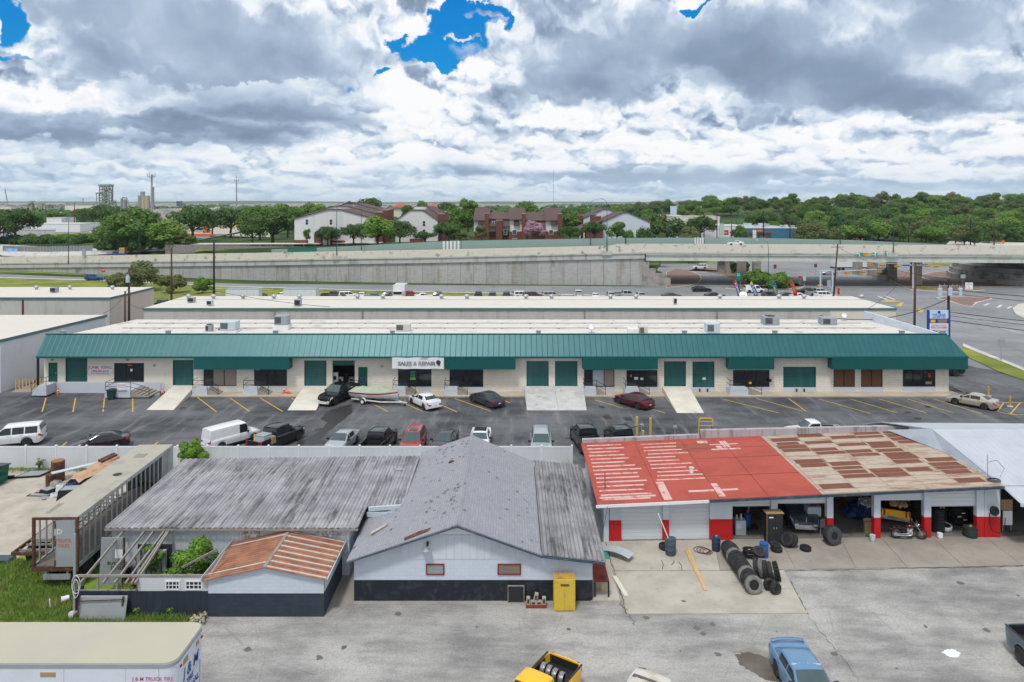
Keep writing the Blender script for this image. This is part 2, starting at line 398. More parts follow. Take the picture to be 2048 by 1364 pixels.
def far_ground():
 m,nt,b=newmat('countryside');p=nt.pos()
 c=nt.mix(nt.ramp(nt.noise(p,.02,6,.7),.38,.6),(.03,.055,.02),(.07,.11,.035))
 town=nt.ramp(nt.noise(nt.pos(scale=(.35,1,1)),.012,6,.75),.58,.70,0,.6)
 c=nt.mix(town,c,nt.mix(nt.ramp(nt.noise(p,.05,4,.8),.4,.6),(.12,.12,.11),(.40,.39,.37)))
 nt.put(b.inputs['Base Color'],c);b.inputs['Roughness'].default_value=.95;b.inputs['Specular IOR Level'].default_value=.1
 return m
M_FAR=far_ground()
def fibro(name,a,b_,dark,rot=0.0):
 m,nt,b=newmat(name)
 p=nt.coord('Object',rot=(0,0,rot))
 sep=nt.new('ShaderNodeSeparateXYZ');nt.put(sep.inputs[0],p)
 c=nt.mix(nt.ramp(nt.noise(p,.5,5,.6),.3,.7),a,b_)
 col=nt.new('ShaderNodeCombineXYZ');nt.put(col.inputs[0],sep.outputs[0]);nt.put(col.inputs[1],nt.math('MULTIPLY',sep.outputs[1],.10))
 st=nt.noise(col.outputs[0],1.6,6,.8)
 blot=nt.ramp(nt.noise(p,.33,4,.6),.38,.62)
 c=nt.mix(nt.math('MULTIPLY',nt.ramp(st,.47,.62),nt.math('MULTIPLY_ADD',blot,.7,.25)),c,dark)
 rib=nt.wave(p,1/.36/1.0*.5/PI*PI,'X')
 c=nt.mix(nt.ramp(rib,.35,.0,0,.45),c,dark)
 seam=nt.math('PINGPONG',nt.math('ADD',sep.outputs[0],50.0),.46)
 c=nt.mix(nt.ramp(seam,.02,.0,0,.6),c,c3(dark,.6))
 nt.put(b.inputs['Base Color'],c);b.inputs['Roughness'].default_value=.85
 bn=nt.new('ShaderNodeBump');bn.inputs['Strength'].default_value=.5;bn.inputs['Distance'].default_value=.05
 nt.put(bn.inputs['Height'],rib);nt.put(b.inputs['Normal'],bn.outputs[0]);return m
M_FIBRO=fibro('fibre_cement',(.225,.23,.25),(.385,.39,.415),(.065,.06,.065))
M_FIBRO2=fibro('fibre_cement_dark',(.20,.20,.215),(.31,.315,.33),(.05,.045,.045))
def shingle(name,base):
 m,nt,b=newmat(name);p=nt.coord('Object')
 br=nt.new('ShaderNodeTexBrick');nt.put(br.inputs[0],nt.coord('Object',rot=(0,0,PI/2)))
 br.inputs['Color1'].default_value=(*c3(base,.92),1);br.inputs['Color2'].default_value=(*c3(base,1.08),1);br.inputs['Mortar'].default_value=(*c3(base,.74),1)
 br.inputs['Scale'].default_value=1;br.inputs['Brick Width'].default_value=.33;br.inputs['Row Height'].default_value=.15;br.inputs['Mortar Size'].default_value=.012
 c=nt.mix(nt.ramp(nt.noise(p,.6,5),.35,.7,0,.3),br.outputs[0],c3(base,.75))
 v=nt.new('ShaderNodeTexBrick');nt.put(v.inputs[0],nt.coord('Object',rot=(0,0,PI/2),loc=(.07,.03,0)));v.inputs['Scale'].default_value=1
 v.inputs['Brick Width'].default_value=.33;v.inputs['Row Height'].default_value=.15;v.inputs['Mortar Size'].default_value=0
 v.inputs['Color1'].default_value=(0,0,0,1);v.inputs['Color2'].default_value=(1,1,1,1)
 nt.put(b.inputs['Base Color'],nt.mix(nt.math('MULTIPLY',nt.ramp(v.outputs[0],.93,.98),nt.ramp(nt.noise(p,.45,3),.45,.6)),c,c3(base,.38)))
 b.inputs['Roughness'].default_value=.9;return m
M_SHINGLE=shingle('grey_shingle',(.285,.29,.325))
M_BROWNSH=shingle('brown_shingle',(.105,.068,.062))
def ribbed(name,col,pitch,axis='X',dark=.6,rough=.45,metal=.0,stain=None,samt=.4,width=.12,var=.06):
 """standing-seam or ribbed sheet: thin dark line every pitch metres"""
 m,nt,b=newmat(name);p=nt.coord('Object');sep=nt.new('ShaderNodeSeparateXYZ');nt.put(sep.inputs[0],p)
 t=nt.math('FRACT',nt.math('DIVIDE',nt.math('ADD',sep.outputs['XYZ'.index(axis)],500.0),pitch))
 c=nt.mix(nt.noise(p,.35,4),c3(col,1-var),c3(col,1+var))
 if stain:c=nt.mix(nt.ramp(nt.noise(nt.coord('Object',scale=(1,1,.2)),.8,6,.7),.45,.68,0,samt),c,stain)
 c=nt.mix(nt.ramp(t,width,0,0,1),c,c3(col,dark))
 nt.put(b.inputs['Base Color'],c);b.inputs['Roughness'].default_value=rough;b.inputs['Metallic'].default_value=metal
 bn=nt.new('ShaderNodeBump');bn.inputs['Strength'].default_value=.4;bn.inputs['Distance'].default_value=.03
 nt.put(bn.inputs['Height'],nt.ramp(t,width,0));nt.put(b.inputs['Normal'],bn.outputs[0]);return m
M_GREEN=ribbed('green_roof_metal',(.010,.105,.120),.62,'X',.40,.42,.2,(.03,.15,.155),.35,width=.12,var=.12)
M_GREENF=ribbed('green_fascia_metal',(.006,.105,.105),.31,'X',.6,.45,.2,width=.16)
M_ROLL=ribbed('green_roller_door',(.009,.095,.09),.24,'Z',.55,.45,.1,(.05,.16,.17),.5,width=.25)
M_ROLLW=ribbed('white_roller_door',(.60,.64,.68),.26,'Z',.72,.5,0,width=.2)
M_BATTEN=ribbed('white_batten_board',(.56,.61,.68),.42,'X',.8,.7,0,(.35,.36,.38),.3,.07)
M_DARKBOARD=ribbed('dark_blue_board',(.018,.028,.045),.42,'X',.5,.8,0,(.06,.085,.12),.6,.08)
M_WHITEMETAL=ribbed('white_metal_roof',(.47,.51,.56),.5,'X',.8,.45,.1,(.36,.38,.42),.4,.06)
M_PANELWALL=ribbed('tilt_panel_wall',(.50,.49,.465),6.2,'X',.7,.8,0,(.30,.29,.27),.5,.006)
M_PINKWALL=ribbed('cream_panel_wall',(.62,.52,.44),6.0,'Y',.8,.8,0,(.45,.36,.30),.3,.006)
M_GREENFENCE=ribbed('pale_green_fence',(.26,.36,.33),.75,'X',.7,.6,0,None,0,.12)
M_TEAL=mk('teal_trim',(.09,.17,.18),.6)
def brick(name,a,b_,mortar,bw=.4,bh=.2,ms=.012,rot=(PI/2,0,0),stain=None,samt=.3,rough=.8):
 m,nt,b=newmat(name)
 br=nt.new('ShaderNodeTexBrick');nt.put(br.inputs[0],nt.coord('Object',rot=rot))
 br.inputs['Color1'].default_value=(*a,1);br.inputs['Color2'].default_value=(*b_,1);br.inputs['Mortar'].default_value=(*mortar,1)
 br.inputs['Scale'].default_value=1;br.inputs['Brick Width'].default_value=bw;br.inputs['Row Height'].default_value=bh;br.inputs['Mortar Size'].default_value=ms
 c=br.outputs[0]
 if stain:c=nt.mix(nt.ramp(nt.noise(nt.coord('Object',scale=(1,1,.3)),.5,6,.7),.45,.65,0,samt),c,stain)
 nt.put(b.inputs['Base Color'],c);b.inputs['Roughness'].default_value=rough;return m
M_BRICKW=brick('cream_painted_brick',(.69,.655,.58),(.75,.715,.64),(.53,.50,.44),.4,.2,.015)
M_CMUB=brick('pale_blue_block',(.52,.585,.68),(.56,.62,.71),(.46,.52,.62),.4,.2,.008,stain=(.42,.46,.52),samt=.25)
M_CMUD=brick('dark_navy_block',(.022,.032,.052),(.028,.04,.062),(.015,.022,.038),.4,.2,.008,stain=(.05,.06,.08),samt=.4)
M_CMUK=mk('near_black_wall',(.012,.018,.026),.75,0,.3,2,(.05,.06,.07),.4,2)
M_REDBRICK=brick('red_brick',(.135,.042,.028),(.17,.055,.036),(.12,.06,.05),.5,.25,.01)
def mse(name,x=True):
 """retaining wall of split-faced panels, streaked, with pale repainted patches low down"""
 m,nt,b=newmat(name);p=nt.coord('Object')
 br=nt.new('ShaderNodeTexBrick');nt.put(br.inputs[0],nt.coord('Object',rot=(PI/2,0,0)))
 br.inputs['Color1'].default_value=(.36,.365,.36,1);br.offset=0;br.inputs['Color2'].default_value=(.45,.455,.445,1);br.inputs['Mortar'].default_value=(.17,.17,.165,1)
 br.inputs['Scale'].default_value=1;br.inputs['Brick Width'].default_value=3.5;br.inputs['Row Height'].default_value=60;br.inputs['Mortar Size'].default_value=.05
 c=br.outputs[0]
 row=nt.noise(nt.coord('Object',scale=(.5,1,6)),1.2,5,.9);c=nt.mix(1,c,nt.mix(nt.ramp(row,.3,.7),(.72,.72,.72),(1.2,1.2,1.2)),'MULTIPLY')
 st=nt.noise(nt.coord('Object',scale=(.22,1,.05)),1.6,5,.65);c=nt.mix(nt.ramp(st,.5,.72,0,.7),c,(.26,.20,.12))
 st2=nt.noise(nt.coord('Object',scale=(.4,1,.12),loc=(9,0,3)),1.3,5,.65);c=nt.mix(nt.ramp(st2,.55,.72,0,.6),c,(.15,.15,.14))
 nt.put(b.inputs['Base Color'],c);b.inputs['Roughness'].default_value=.9;return m
M_MSE=mse('retaining_panels')
M_BARR=mk('barrier_concrete',(.64,.61,.53),.85,0,.08,.4,(.10,.09,.07),.75,.55,(.55,.70))
M_COPE=mk('coping_concrete',(.47,.475,.46),.85,0,.1,.4,(.15,.15,.14),.6,.5,(.5,.7),streak=True)
M_GIRD=mk('girder_concrete',(.56,.59,.54),.85,0,.06,.4,(.30,.30,.28),.4,.3)
M_PIER=mk('pier_concrete',(.34,.32,.29),.9,0,.12,.6,(.12,.12,.11),.5,.5)
M_ROOFW=mk('white_membrane_roof',(.61,.585,.55),.8,0,.06,.3,(.34,.31,.28),.75,.5,(.52,.70))
M_ROOFW2=mk('cream_membrane_roof',(.60,.57,.52),.8,0,.06,.3,(.44,.40,.36),.35,.3,(.55,.72))
M_WHITE=mk('white_paint',(.74,.76,.78),.6,0,.06,1,(.5,.5,.5),.3,1)
M_WHITEB=mk('bluish_white_paint',(.56,.62,.70),.7,0,.06,1,(.38,.41,.45),.3,.8)
M_LOWW=mk('bluish_plinth_paint',(.52,.56,.64),.7,0,.05,1,(.3,.3,.32),.35,1.5,(.62,.72))
M_CREAM=mk('cream_stucco',(.70,.66,.58),.8,0,.05,.5)
M_STUC=mk('white_stucco',(.66,.66,.66),.85,0,.05,.3,(.48,.48,.47),.35,.3,streak=True)
M_PVC=ribbed('white_vinyl_fence',(.60,.64,.68),.17,'X',.93,.5,0,(.45,.47,.50),.35,.2)
M_PVCP=mk('vinyl_post',(.66,.70,.73),.5)
M_METAL=mk('galvanised_steel',(.42,.44,.46),.45,.5,.12,2)
M_GREY=mk('grey_equipment_paint',(.32,.35,.38),.55,.2,.15,2)
M_GREYB=mk('pale_blue_grey_paint',(.50,.58,.64),.5,.1,.12,2)
M_BEIGE=mk('beige_equipment_paint',(.55,.56,.50),.55,.1,.1,2)
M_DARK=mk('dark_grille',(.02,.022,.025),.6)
M_BLACK=mk('black_rubber',(.013,.013,.014),.75,0,.3,3)
M_TYRE=mk('tyre_rubber',(.022,.023,.025),.8,0,.35,5,(.07,.07,.068),.5,3)
M_TYREG=mk('dusty_tyre_rubber',(.20,.20,.185),.9,0,.3,5,(.05,.05,.05),.6,3)
M_RUST=mk('rusty_steel',(.085,.042,.03),.85,.1,.4,2.5,(.25,.11,.06),.6,3)
M_OLDAL=mk('weathered_aluminium',(.36,.39,.41),.5,.35,.15,1.2,(.16,.13,.11),.45,.9,streak=True)
M_TRROOF=mk('trailer_roof_sheet',(.40,.38,.32),.7,.1,.1,.7,(.27,.26,.24),.5,.5)
M_TRROOF2=mk('tan_trailer_roof',(.45,.42,.33),.7,0,.07,.4,(.40,.39,.36),.6,.25,(.45,.65))
M_WOOD=mk('weathered_wood',(.28,.26,.24),.9,0,.2,3,(.12,.11,.10),.5,3)
M_LUMBER=mk('new_lumber',(.55,.38,.17),.8,0,.12,2)
M_POLE=mk('brown_pole',(.085,.048,.03),.9,0,.25,3,(.04,.025,.02),.5,2)
M_POLEB=mk('black_pole',(.02,.018,.018),.9,0,.25,3)
M_LAMPG=mk('green_lamp_post',(.02,.15,.13),.5,.2)
M_WIRE=mk('wire',(.02,.02,.022),.6)
M_YEL=mk('yellow_road_paint',(.60,.38,.05),.7,0,.15,3,(.20,.16,.09),.5,4)
M_WLINE=mk('white_road_paint',(.62,.62,.60),.7,0,.12,3,(.3,.3,.3),.5,3)
M_SAFETY=mk('yellow_cabinet',(.62,.44,.05),.5,0,.08,2,(.35,.2,.06),.3,2)
M_REDP=mk('red_wall_paint',(.46,.008,.008),.6,0,.08,1.5,(.3,.02,.02),.4,2)
M_REDT=mk('red_timber',(.22,.035,.02),.8,0,.2,3)
M_BLUE=mk('blue_plastic',(.02,.10,.33),.5,0,.12,3)
M_BLUED=mk('dark_blue_plastic',(.02,.04,.10),.6,0,.2,3)
M_SLATE=mk('slate_plastic',(.06,.085,.11),.6,0,.15,3)
M_GLASS=mk('dark_glass',(.020,.027,.033),.06,0,.1,.5,spec=.6)
M_GLASSG=mk('green_tint_glass',(.05,.085,.09),.07,0,.2,1.5,spec=.7)
M_CHROME=mk('chrome',(.65,.66,.68),.18,.9)
M_RIM=mk('alloy_rim',(.45,.46,.48),.3,.7)
M_LAMP=mk('headlight_lens',(.62,.64,.66),.12,.2)
M_TAIL=mk('tail_light_lens',(.42,.015,.012),.2)
M_TRIM=mk('black_trim',(.018,.018,.02),.5)
M_PLATE=mk('number_plate',(.62,.64,.66),.5)
M_BLUEL=mk('blue_lettering',(.02,.06,.30),.6)
M_REDL=mk('red_lettering',(.48,.02,.03),.6)
M_INK=mk('dark_lettering',(.03,.03,.04),.6)
M_ORANGE=mk('orange_plastic',(.75,.14,.02),.6)
M_BROWNB=mk('brown_board',(.14,.07,.035),.8,0,.15,1.5)
M_BOARD=mk('cardboard',(.36,.24,.13),.85,0,.1,2)
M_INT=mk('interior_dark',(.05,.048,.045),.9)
M_BLOCK=mk('concrete_block',(.40,.34,.28),.9,0,.15,3)
M_SIGNB=mk('sign_blue',(.01,.05,.32),.5)
M_SIGNG=mk('highway_sign_green',(.0,.20,.12),.5)
M_SIGNTEAL=mk('highway_sign_teal',(.0,.36,.26),.5)
M_SIGNY=mk('sign_yellow',(.80,.48,.02),.5)
M_SIGNR=mk('sign_red',(.5,.02,.02),.5)
M_SIGNW=mk('sign_white',(.74,.76,.80),.5)
M_TSIG=mk('signal_yellow',(.65,.30,.02),.5)
def rustroof(name,rib=.0):
 m,nt,b=newmat(name);p=nt.coord('Object')
 c=nt.mix(nt.ramp(nt.noise(p,1.2,5,.65),.3,.7),(.21,.085,.048),(.38,.17,.095))
 c=nt.mix(nt.ramp(nt.noise(p,3,5,.7),.6,.8,0,.5),c,(.36,.26,.20))
 w_=nt.wave(p,1.1,'Y');c=nt.mix(nt.ramp(w_,.25,0,0,.5),c,(.07,.03,.02))
 nt.put(b.inputs['Base Color'],c);b.inputs['Roughness'].default_value=.85
 bn=nt.new('ShaderNodeBump');bn.inputs['Strength'].default_value=.5;bn.inputs['Distance'].default_value=.03
 nt.put(bn.inputs['Height'],w_);nt.put(b.inputs['Normal'],bn.outputs[0]);return m
M_RUSTROOF=rustroof('rust_corrugated')
M_STRIPE=mk('pale_roof_stripe',(.50,.46,.42),.7,0,.12,2,(.3,.2,.15),.4,3)
M_REDROOF=mk('red_roof_coating',(.42,.08,.055),.75,0,.10,.5,(.27,.045,.03),.5,.5,(.45,.62),grain=.12)
M_PINKSTRIPE=mk('pink_roof_patch',(.58,.40,.38),.75,0,.15,3,(.42,.09,.06),.85,2.2,(.50,.66))
def sheetm(name,a,b_,dark,lo,hi):
 m,nt,b=newmat(name);p=nt.pos(scale=(.35,2.2,1));k=nt.ramp(nt.noise(p,1.0,7,.75),lo,hi)
 c=nt.mix(k,a,b_);c=nt.mix(nt.ramp(nt.noise(nt.pos(),1.3,5,.7),.5,.75,0,.5),c,dark)
 rb_=nt.wave(nt.pos(),1.6,'Y');c=nt.mix(nt.ramp(rb_,.3,0,0,.35),c,dark)
 nt.put(b.inputs['Base Color'],c);b.inputs['Roughness'].default_value=.8;return m
M_PALEPANEL=sheetm('bleached_roof_sheet',(.44,.37,.30),(.22,.10,.06),(.32,.23,.17),.47,.66)
M_RUSTPANEL=sheetm('rusted_roof_sheet',(.165,.055,.028),(.34,.21,.14),(.09,.035,.022),.54,.74)
def leaf(name,a,b_,sc=.35):
 m,nt,b=newmat(name);p=nt.pos()
 r=nt.new('ShaderNodeObjectInfo').outputs['Random']
 c=nt.mix(nt.ramp(nt.noise(p,sc,3,.6),.3,.7),a,b_)
 c=nt.mix(nt.math('MULTIPLY',r,.5),c,c3(b_,1.15));c=nt.mix(nt.ramp(nt.noise(p,3.5,2),.5,.75,0,.5),c,c3(b_,1.5))
 nt.put(b.inputs['Base Color'],c);b.inputs['Roughness'].default_value=.65;b.inputs['Specular IOR Level'].default_value=.25
 tr=nt.new('ShaderNodeBsdfTranslucent');nt.put(tr.inputs[0],c);mx=nt.new('ShaderNodeMixShader');mx.inputs[0].default_value=.25
 nt.l.new(b.outputs[0],mx.inputs[1]);nt.l.new(tr.outputs[0],mx.inputs[2]);nt.l.new(mx.outputs[0],nt.n['Material Output'].inputs[0]);return m
L_DARK=leaf('leaves_live_oak',(.042,.095,.028),(.085,.16,.042))
L_MID=leaf('leaves_mid_green',(.068,.15,.03),(.135,.24,.045))
L_LIGHT=leaf('leaves_light_green',(.10,.20,.03),(.17,.29,.05))
L_OLIVE=leaf('leaves_olive',(.10,.13,.045),(.16,.19,.07))
L_BRIGHT=leaf('leaves_bright_green',(.09,.20,.02),(.16,.30,.04))
L_PINK=leaf('crepe_myrtle_flowers',(.36,.20,.28),(.50,.32,.40),1.2)
M_BARK=mk('bark',(.10,.08,.065),.95,0,.25,4)
# ---------- terrain ----------
HWN=[(-330,277),(-260,259),(-168,236),(-120,219),(-74,204),(-20,196),(35,191),(85,187),(131,184),(220,179)]
HWT=[(-330,1.5),(-260,2.2),(-168,4.3),(-120,6.1),(-74,7.83),(-20,9.3),(35,10.86),(85,10.9),(131,10.8),(220,10.6)]
def hw_y(x):return ip(x,HWN)
def hw_z(x):return ip(x,HWT)
def T(x,y):
 """ground height"""
 yn=hw_y(x)
 if y<yn+14:return 0.0
 back=ip(x,[(-400,1.5),(-168,4.0),(-120,6.0),(-74,7.4),(-20,8.6),(35,9.2),(38,6),(41,0),(400,0)])
 left=sstep(yn+16,yn+24,y)*back if x<62 else 0
 lz=ip(y,[(0,back),(262,back),(300,max(back,5.8)),(480,7),(700,6),(1500,1),(3000,0),(60000,0)])
 rz=ip(y,[(0,0),(275,0),(330,2),(375,3.5),(450,5),(560,6),(1000,6),(2500,2),(60000,0)])+sstep(90,240,x)*ip(y,[(0,0),(420,0),(560,6),(640,11),(760,13),(1000,8),(2500,0),(60000,0)])
 tt=sstep(45,75,x)if y<300 else sstep(30,90+(y-300)*.12,x)
 z=lerp(min(left,back)if y<262 else lz,rz,tt)
 if y>5000:
  hill=52*sstep(7000,11000,y)*(.72+.28*mnoise.noise((x*.00035,y*.0002,1.0))*2+.15*mnoise.noise((x*.0013,y*.0006,4)))
  z+=max(0,hill)
 return z
def GT(px,py):
 """point where the sight line of a photo pixel meets the terrain"""
 k=(py-HY)/F;Y=185.0
 while Y<9000:
  x=(px-1024)*Y/F
  if H-k*Y<=T(x,Y):return(x,Y,T(x,Y))
  Y+=1.5 if Y<900 else 10
 x=(px-1024)*Y/F;return(x,Y,T(x,Y))
# ---------- trees ----------
TREES={}
def crown_mesh(seed,rx,rz,lobes,per,ls,flat=0.0,hole=.0):
 rnd=random.Random(seed);mb=MB();cl=[]
 for i in range(lobes):
  a=rnd.uniform(0,2*PI);u=rnd.uniform(-.55,1)if not flat else rnd.uniform(-.3,1)
  rr=math.sqrt(max(0,1-u*u))*rnd.uniform(.45,.86)
  cl.append((rx*rr*math.cos(a),rx*rr*math.sin(a),rz*(u*.72),rx*rnd.uniform(.22,.38)))
 cl.append((0,0,rz*.1,rx*.5));cl.append((rx*.2,-rx*.2,rz*.35,rx*.4))
 for cx,cy,cz,cr_ in cl:
  n=int(per*(cr_/(rx*.3))**2)
  for k in range(n):
   v=Vector((rnd.gauss(0,1),rnd.gauss(0,1),rnd.gauss(0,1))).normalized()
   if v.z<-.55 and rnd.random()<.6:continue
   r=cr_*rnd.uniform(.72,1.08);p=Vector((cx,cy,cz))+Vector((v.x*r,v.y*r,v.z*r*.78))
   nrm=(v+Vector((rnd.uniform(-.7,.7),rnd.uniform(-.7,.7),rnd.uniform(-.3,.8)))).normalized()
   t=nrm.orthogonal().normalized();t.rotate(Matrix.Rotation(rnd.uniform(0,2*PI),3,nrm));bt=nrm.cross(t)
   s_=ls*rnd.uniform(.6,1.25)
   mb.add([p-t*s_-bt*s_*.55,p+t*s_*.2-bt*s_*.7,p+t*s_+bt*s_*.3,p-t*s_*.1+bt*s_*.75],[(0,1,2,3)])
 return mb,cl
def trunk_mesh(seed,h,r,cl,lift,n=6):
 rnd=random.Random(seed+99);mb=MB()
 fork=h*.55
 mb.tube([(0,0,-.3),(r*.3,0,fork*.5),(0,0,fork)],[r*1.25,r,r*.8],7)
 for cx,cy,cz,cr_ in cl[:n]:
  mb.tube([(0,0,fork*.92),(cx*.45,cy*.45,lerp(fork,cz+lift,.55)),(cx*.9,cy*.9,cz+lift)],[r*.55,r*.38,r*.14],5)
 return mb
def tree_proto(key,seed,rx,rz,trunk,lobes=16,per=120,ls=.42,leafm=L_MID,flat=0,r=.28,kind='tree'):
 """crown half-width rx, half-height rz, clear trunk height; total height = trunk + 2 rz roughly"""
 mb,cl=crown_mesh(seed,rx,rz,lobes,per,ls,flat);lift=trunk+rz*.75
 TREES[key]=(mesh_of(mb,leafm,None,'crown'),mesh_of(trunk_mesh(seed,lift,r,cl,lift),M_BARK,180,'trunk'),lift,rx,rz,leafm)
def tree(key,x,y,label,cat='tree',group=None,s=1.0,sz=None,z=None,rz_=None,name='tree',leafm=None,crown='crown'):
 cm,tm_,lift,rx,rz,lm=TREES[key]
 t=thing(name,label,cat,(x,y,T(x,y)if z is None else z),random.uniform(0,6.28)if rz_ is None else rz_,group)
 t.scale=(s,s,sz or s)
 c=bpy.data.objects.new(crown,cm);COL.objects.link(c)
 c.parent=t;c.location=(0,0,lift)
 if leafm is not None:c.material_slots[0].link='OBJECT';c.material_slots[0].material=leafm
 k=bpy.data.objects.new('trunk',tm_);COL.objects.link(k);k.parent=t
 return t
tree_proto('oak',1,6.0,3.6,2.2,18,190,.30,L_DARK,1,.35)
tree_proto('oak2',2,6.0,4.0,2.0,20,180,.30,L_DARK,0,.35)
tree_proto('round',3,4.6,4.2,1.8,16,170,.28,L_MID,0,.28)
tree_proto('round2',4,5.0,4.4,1.6,20,150,.30,L_MID,0,.28)
tree_proto('light',5,4.4,4.4,2.2,15,150,.28,L_LIGHT,0,.25)
tree_proto('tall',6,3.4,5.2,2.5,16,150,.26,L_MID,0,.22)
def bush_mesh(seed,rx,rz,lobes=9,per=130,ls=.16):
 return crown_mesh(seed,rx,rz,lobes,per,ls)[0]
def bush(x,y,rx,rz,label,cat,name='bush',leafm=L_MID,seed=1,ls=.16,per=130,z=None,lobes=9,group=None,stems=True):
 z=T(x,y)if z is None else z
 t=thing(name,label,cat,(x,y,z),0,group)
 c=obj('foliage',bush_mesh(seed,rx,rz,lobes,per,ls),leafm,t);c.location=(0,0,rz*.8)
 if stems:
  rnd=random.Random(seed);mb=MB()
  for i in range(5):
   a=rnd.uniform(0,6.28);mb.tube([(0,0,-.05),(rx*.3*math.cos(a),rx*.3*math.sin(a),rz*.7),(rx*.5*math.cos(a),rx*.5*math.sin(a),rz*1.2)],[.05,.035,.015],5)
  obj('stem',mb,M_BARK,t)
 return t
# ---------- vehicles ----------
V={'sedan':dict(L=4.75,W=1.84,H=1.45,r=.33,ax=(1.42,-1.35),cl=.20,top=[(-2.375,.80),(-2.30,1.0),(-2.1,1.04),(-1.6,1.05),(-.9,.99),(.95,.97),(1.6,.89),(2.1,.78),(2.3,.68),(2.375,.52)],gh=(-1.78,-.95,.12,1.05),win=[(-.92,-.02),(.06,.85)],wr=.60),'coupe':dict(L=4.78,W=1.88,H=1.40,r=.35,ax=(1.50,-1.25),cl=.18,top=[(-2.39,.78),(-2.34,1.0),(-2.2,1.07),(-1.8,1.06),(-.9,.99),(1.0,.98),(1.6,.93),(2.15,.84),(2.33,.72),(2.39,.5)],gh=(-1.75,-1.15,.28,1.10),win=[(-1.05,-.25),(-.15,.90)],wr=.63),'suv':dict(L=4.85,W=1.93,H=1.76,r=.37,ax=(1.45,-1.42),cl=.24,top=[(-2.42,.9),(-2.38,1.12),(-1.8,1.13),(.9,1.10),(1.7,1.04),(2.15,.95),(2.36,.8),(2.42,.6)],gh=(-2.36,-2.05,.30,1.12),win=[(-2.0,-1.15),(-1.05,-.2),(-.1,.85)],wr=.66),'bigsuv':dict(L=5.2,W=2.04,H=1.90,r=.40,ax=(1.58,-1.45),cl=.28,top=[(-2.6,1.0),(-2.56,1.2),(-1.8,1.2),(1.0,1.18),(1.9,1.14),(2.4,1.06),(2.56,.9),(2.6,.65)],gh=(-2.55,-2.35,.35,1.12),win=[(-2.25,-1.3),(-1.2,-.3),(-.2,.85)],wr=.74),'pickup':dict(L=5.85,W=2.02,H=1.92,r=.41,ax=(1.95,-1.72),cl=.32,top=[(-2.92,1.25),(-.95,1.27),(-.9,1.24),(1.3,1.20),(2.2,1.16),(2.7,1.08),(2.88,.92),(2.92,.62)],gh=(-.92,-.80,.72,1.42),win=[(-.76,.05),(.13,1.15)],wr=.72,bed=(-2.86,-.98,.78)),'regcab':dict(L=5.3,W=1.96,H=1.80,r=.38,ax=(1.72,-1.45),cl=.30,top=[(-2.65,1.12),(-.42,1.14),(-.4,1.12),(1.1,1.10),(2.0,1.05),(2.5,.97),(2.62,.85),(2.65,.6)],gh=(-.42,-.30,.58,1.25),win=[(-.24,.95)],wr=.66,bed=(-2.58,-.50,.72)),'van':dict(L=4.8,W=1.85,H=1.85,r=.34,ax=(1.55,-1.35),cl=.24,top=[(-2.4,1.0),(-2.36,1.08),(1.2,1.08),(1.9,.98),(2.3,.85),(2.4,.6)],gh=(-2.36,-2.25,.95,1.62),win=[(.25,1.2)],wr=.74),'cargo':dict(L=5.6,W=2.05,H=2.15,r=.38,ax=(1.85,-1.6),cl=.28,top=[(-2.8,1.1),(-2.76,1.2),(1.3,1.2),(2.2,1.12),(2.65,.98),(2.76,.8),(2.8,.6)],gh=(-2.76,-2.66,1.05,1.62),win=[(.35,1.2)],wr=.82),}
VM={}
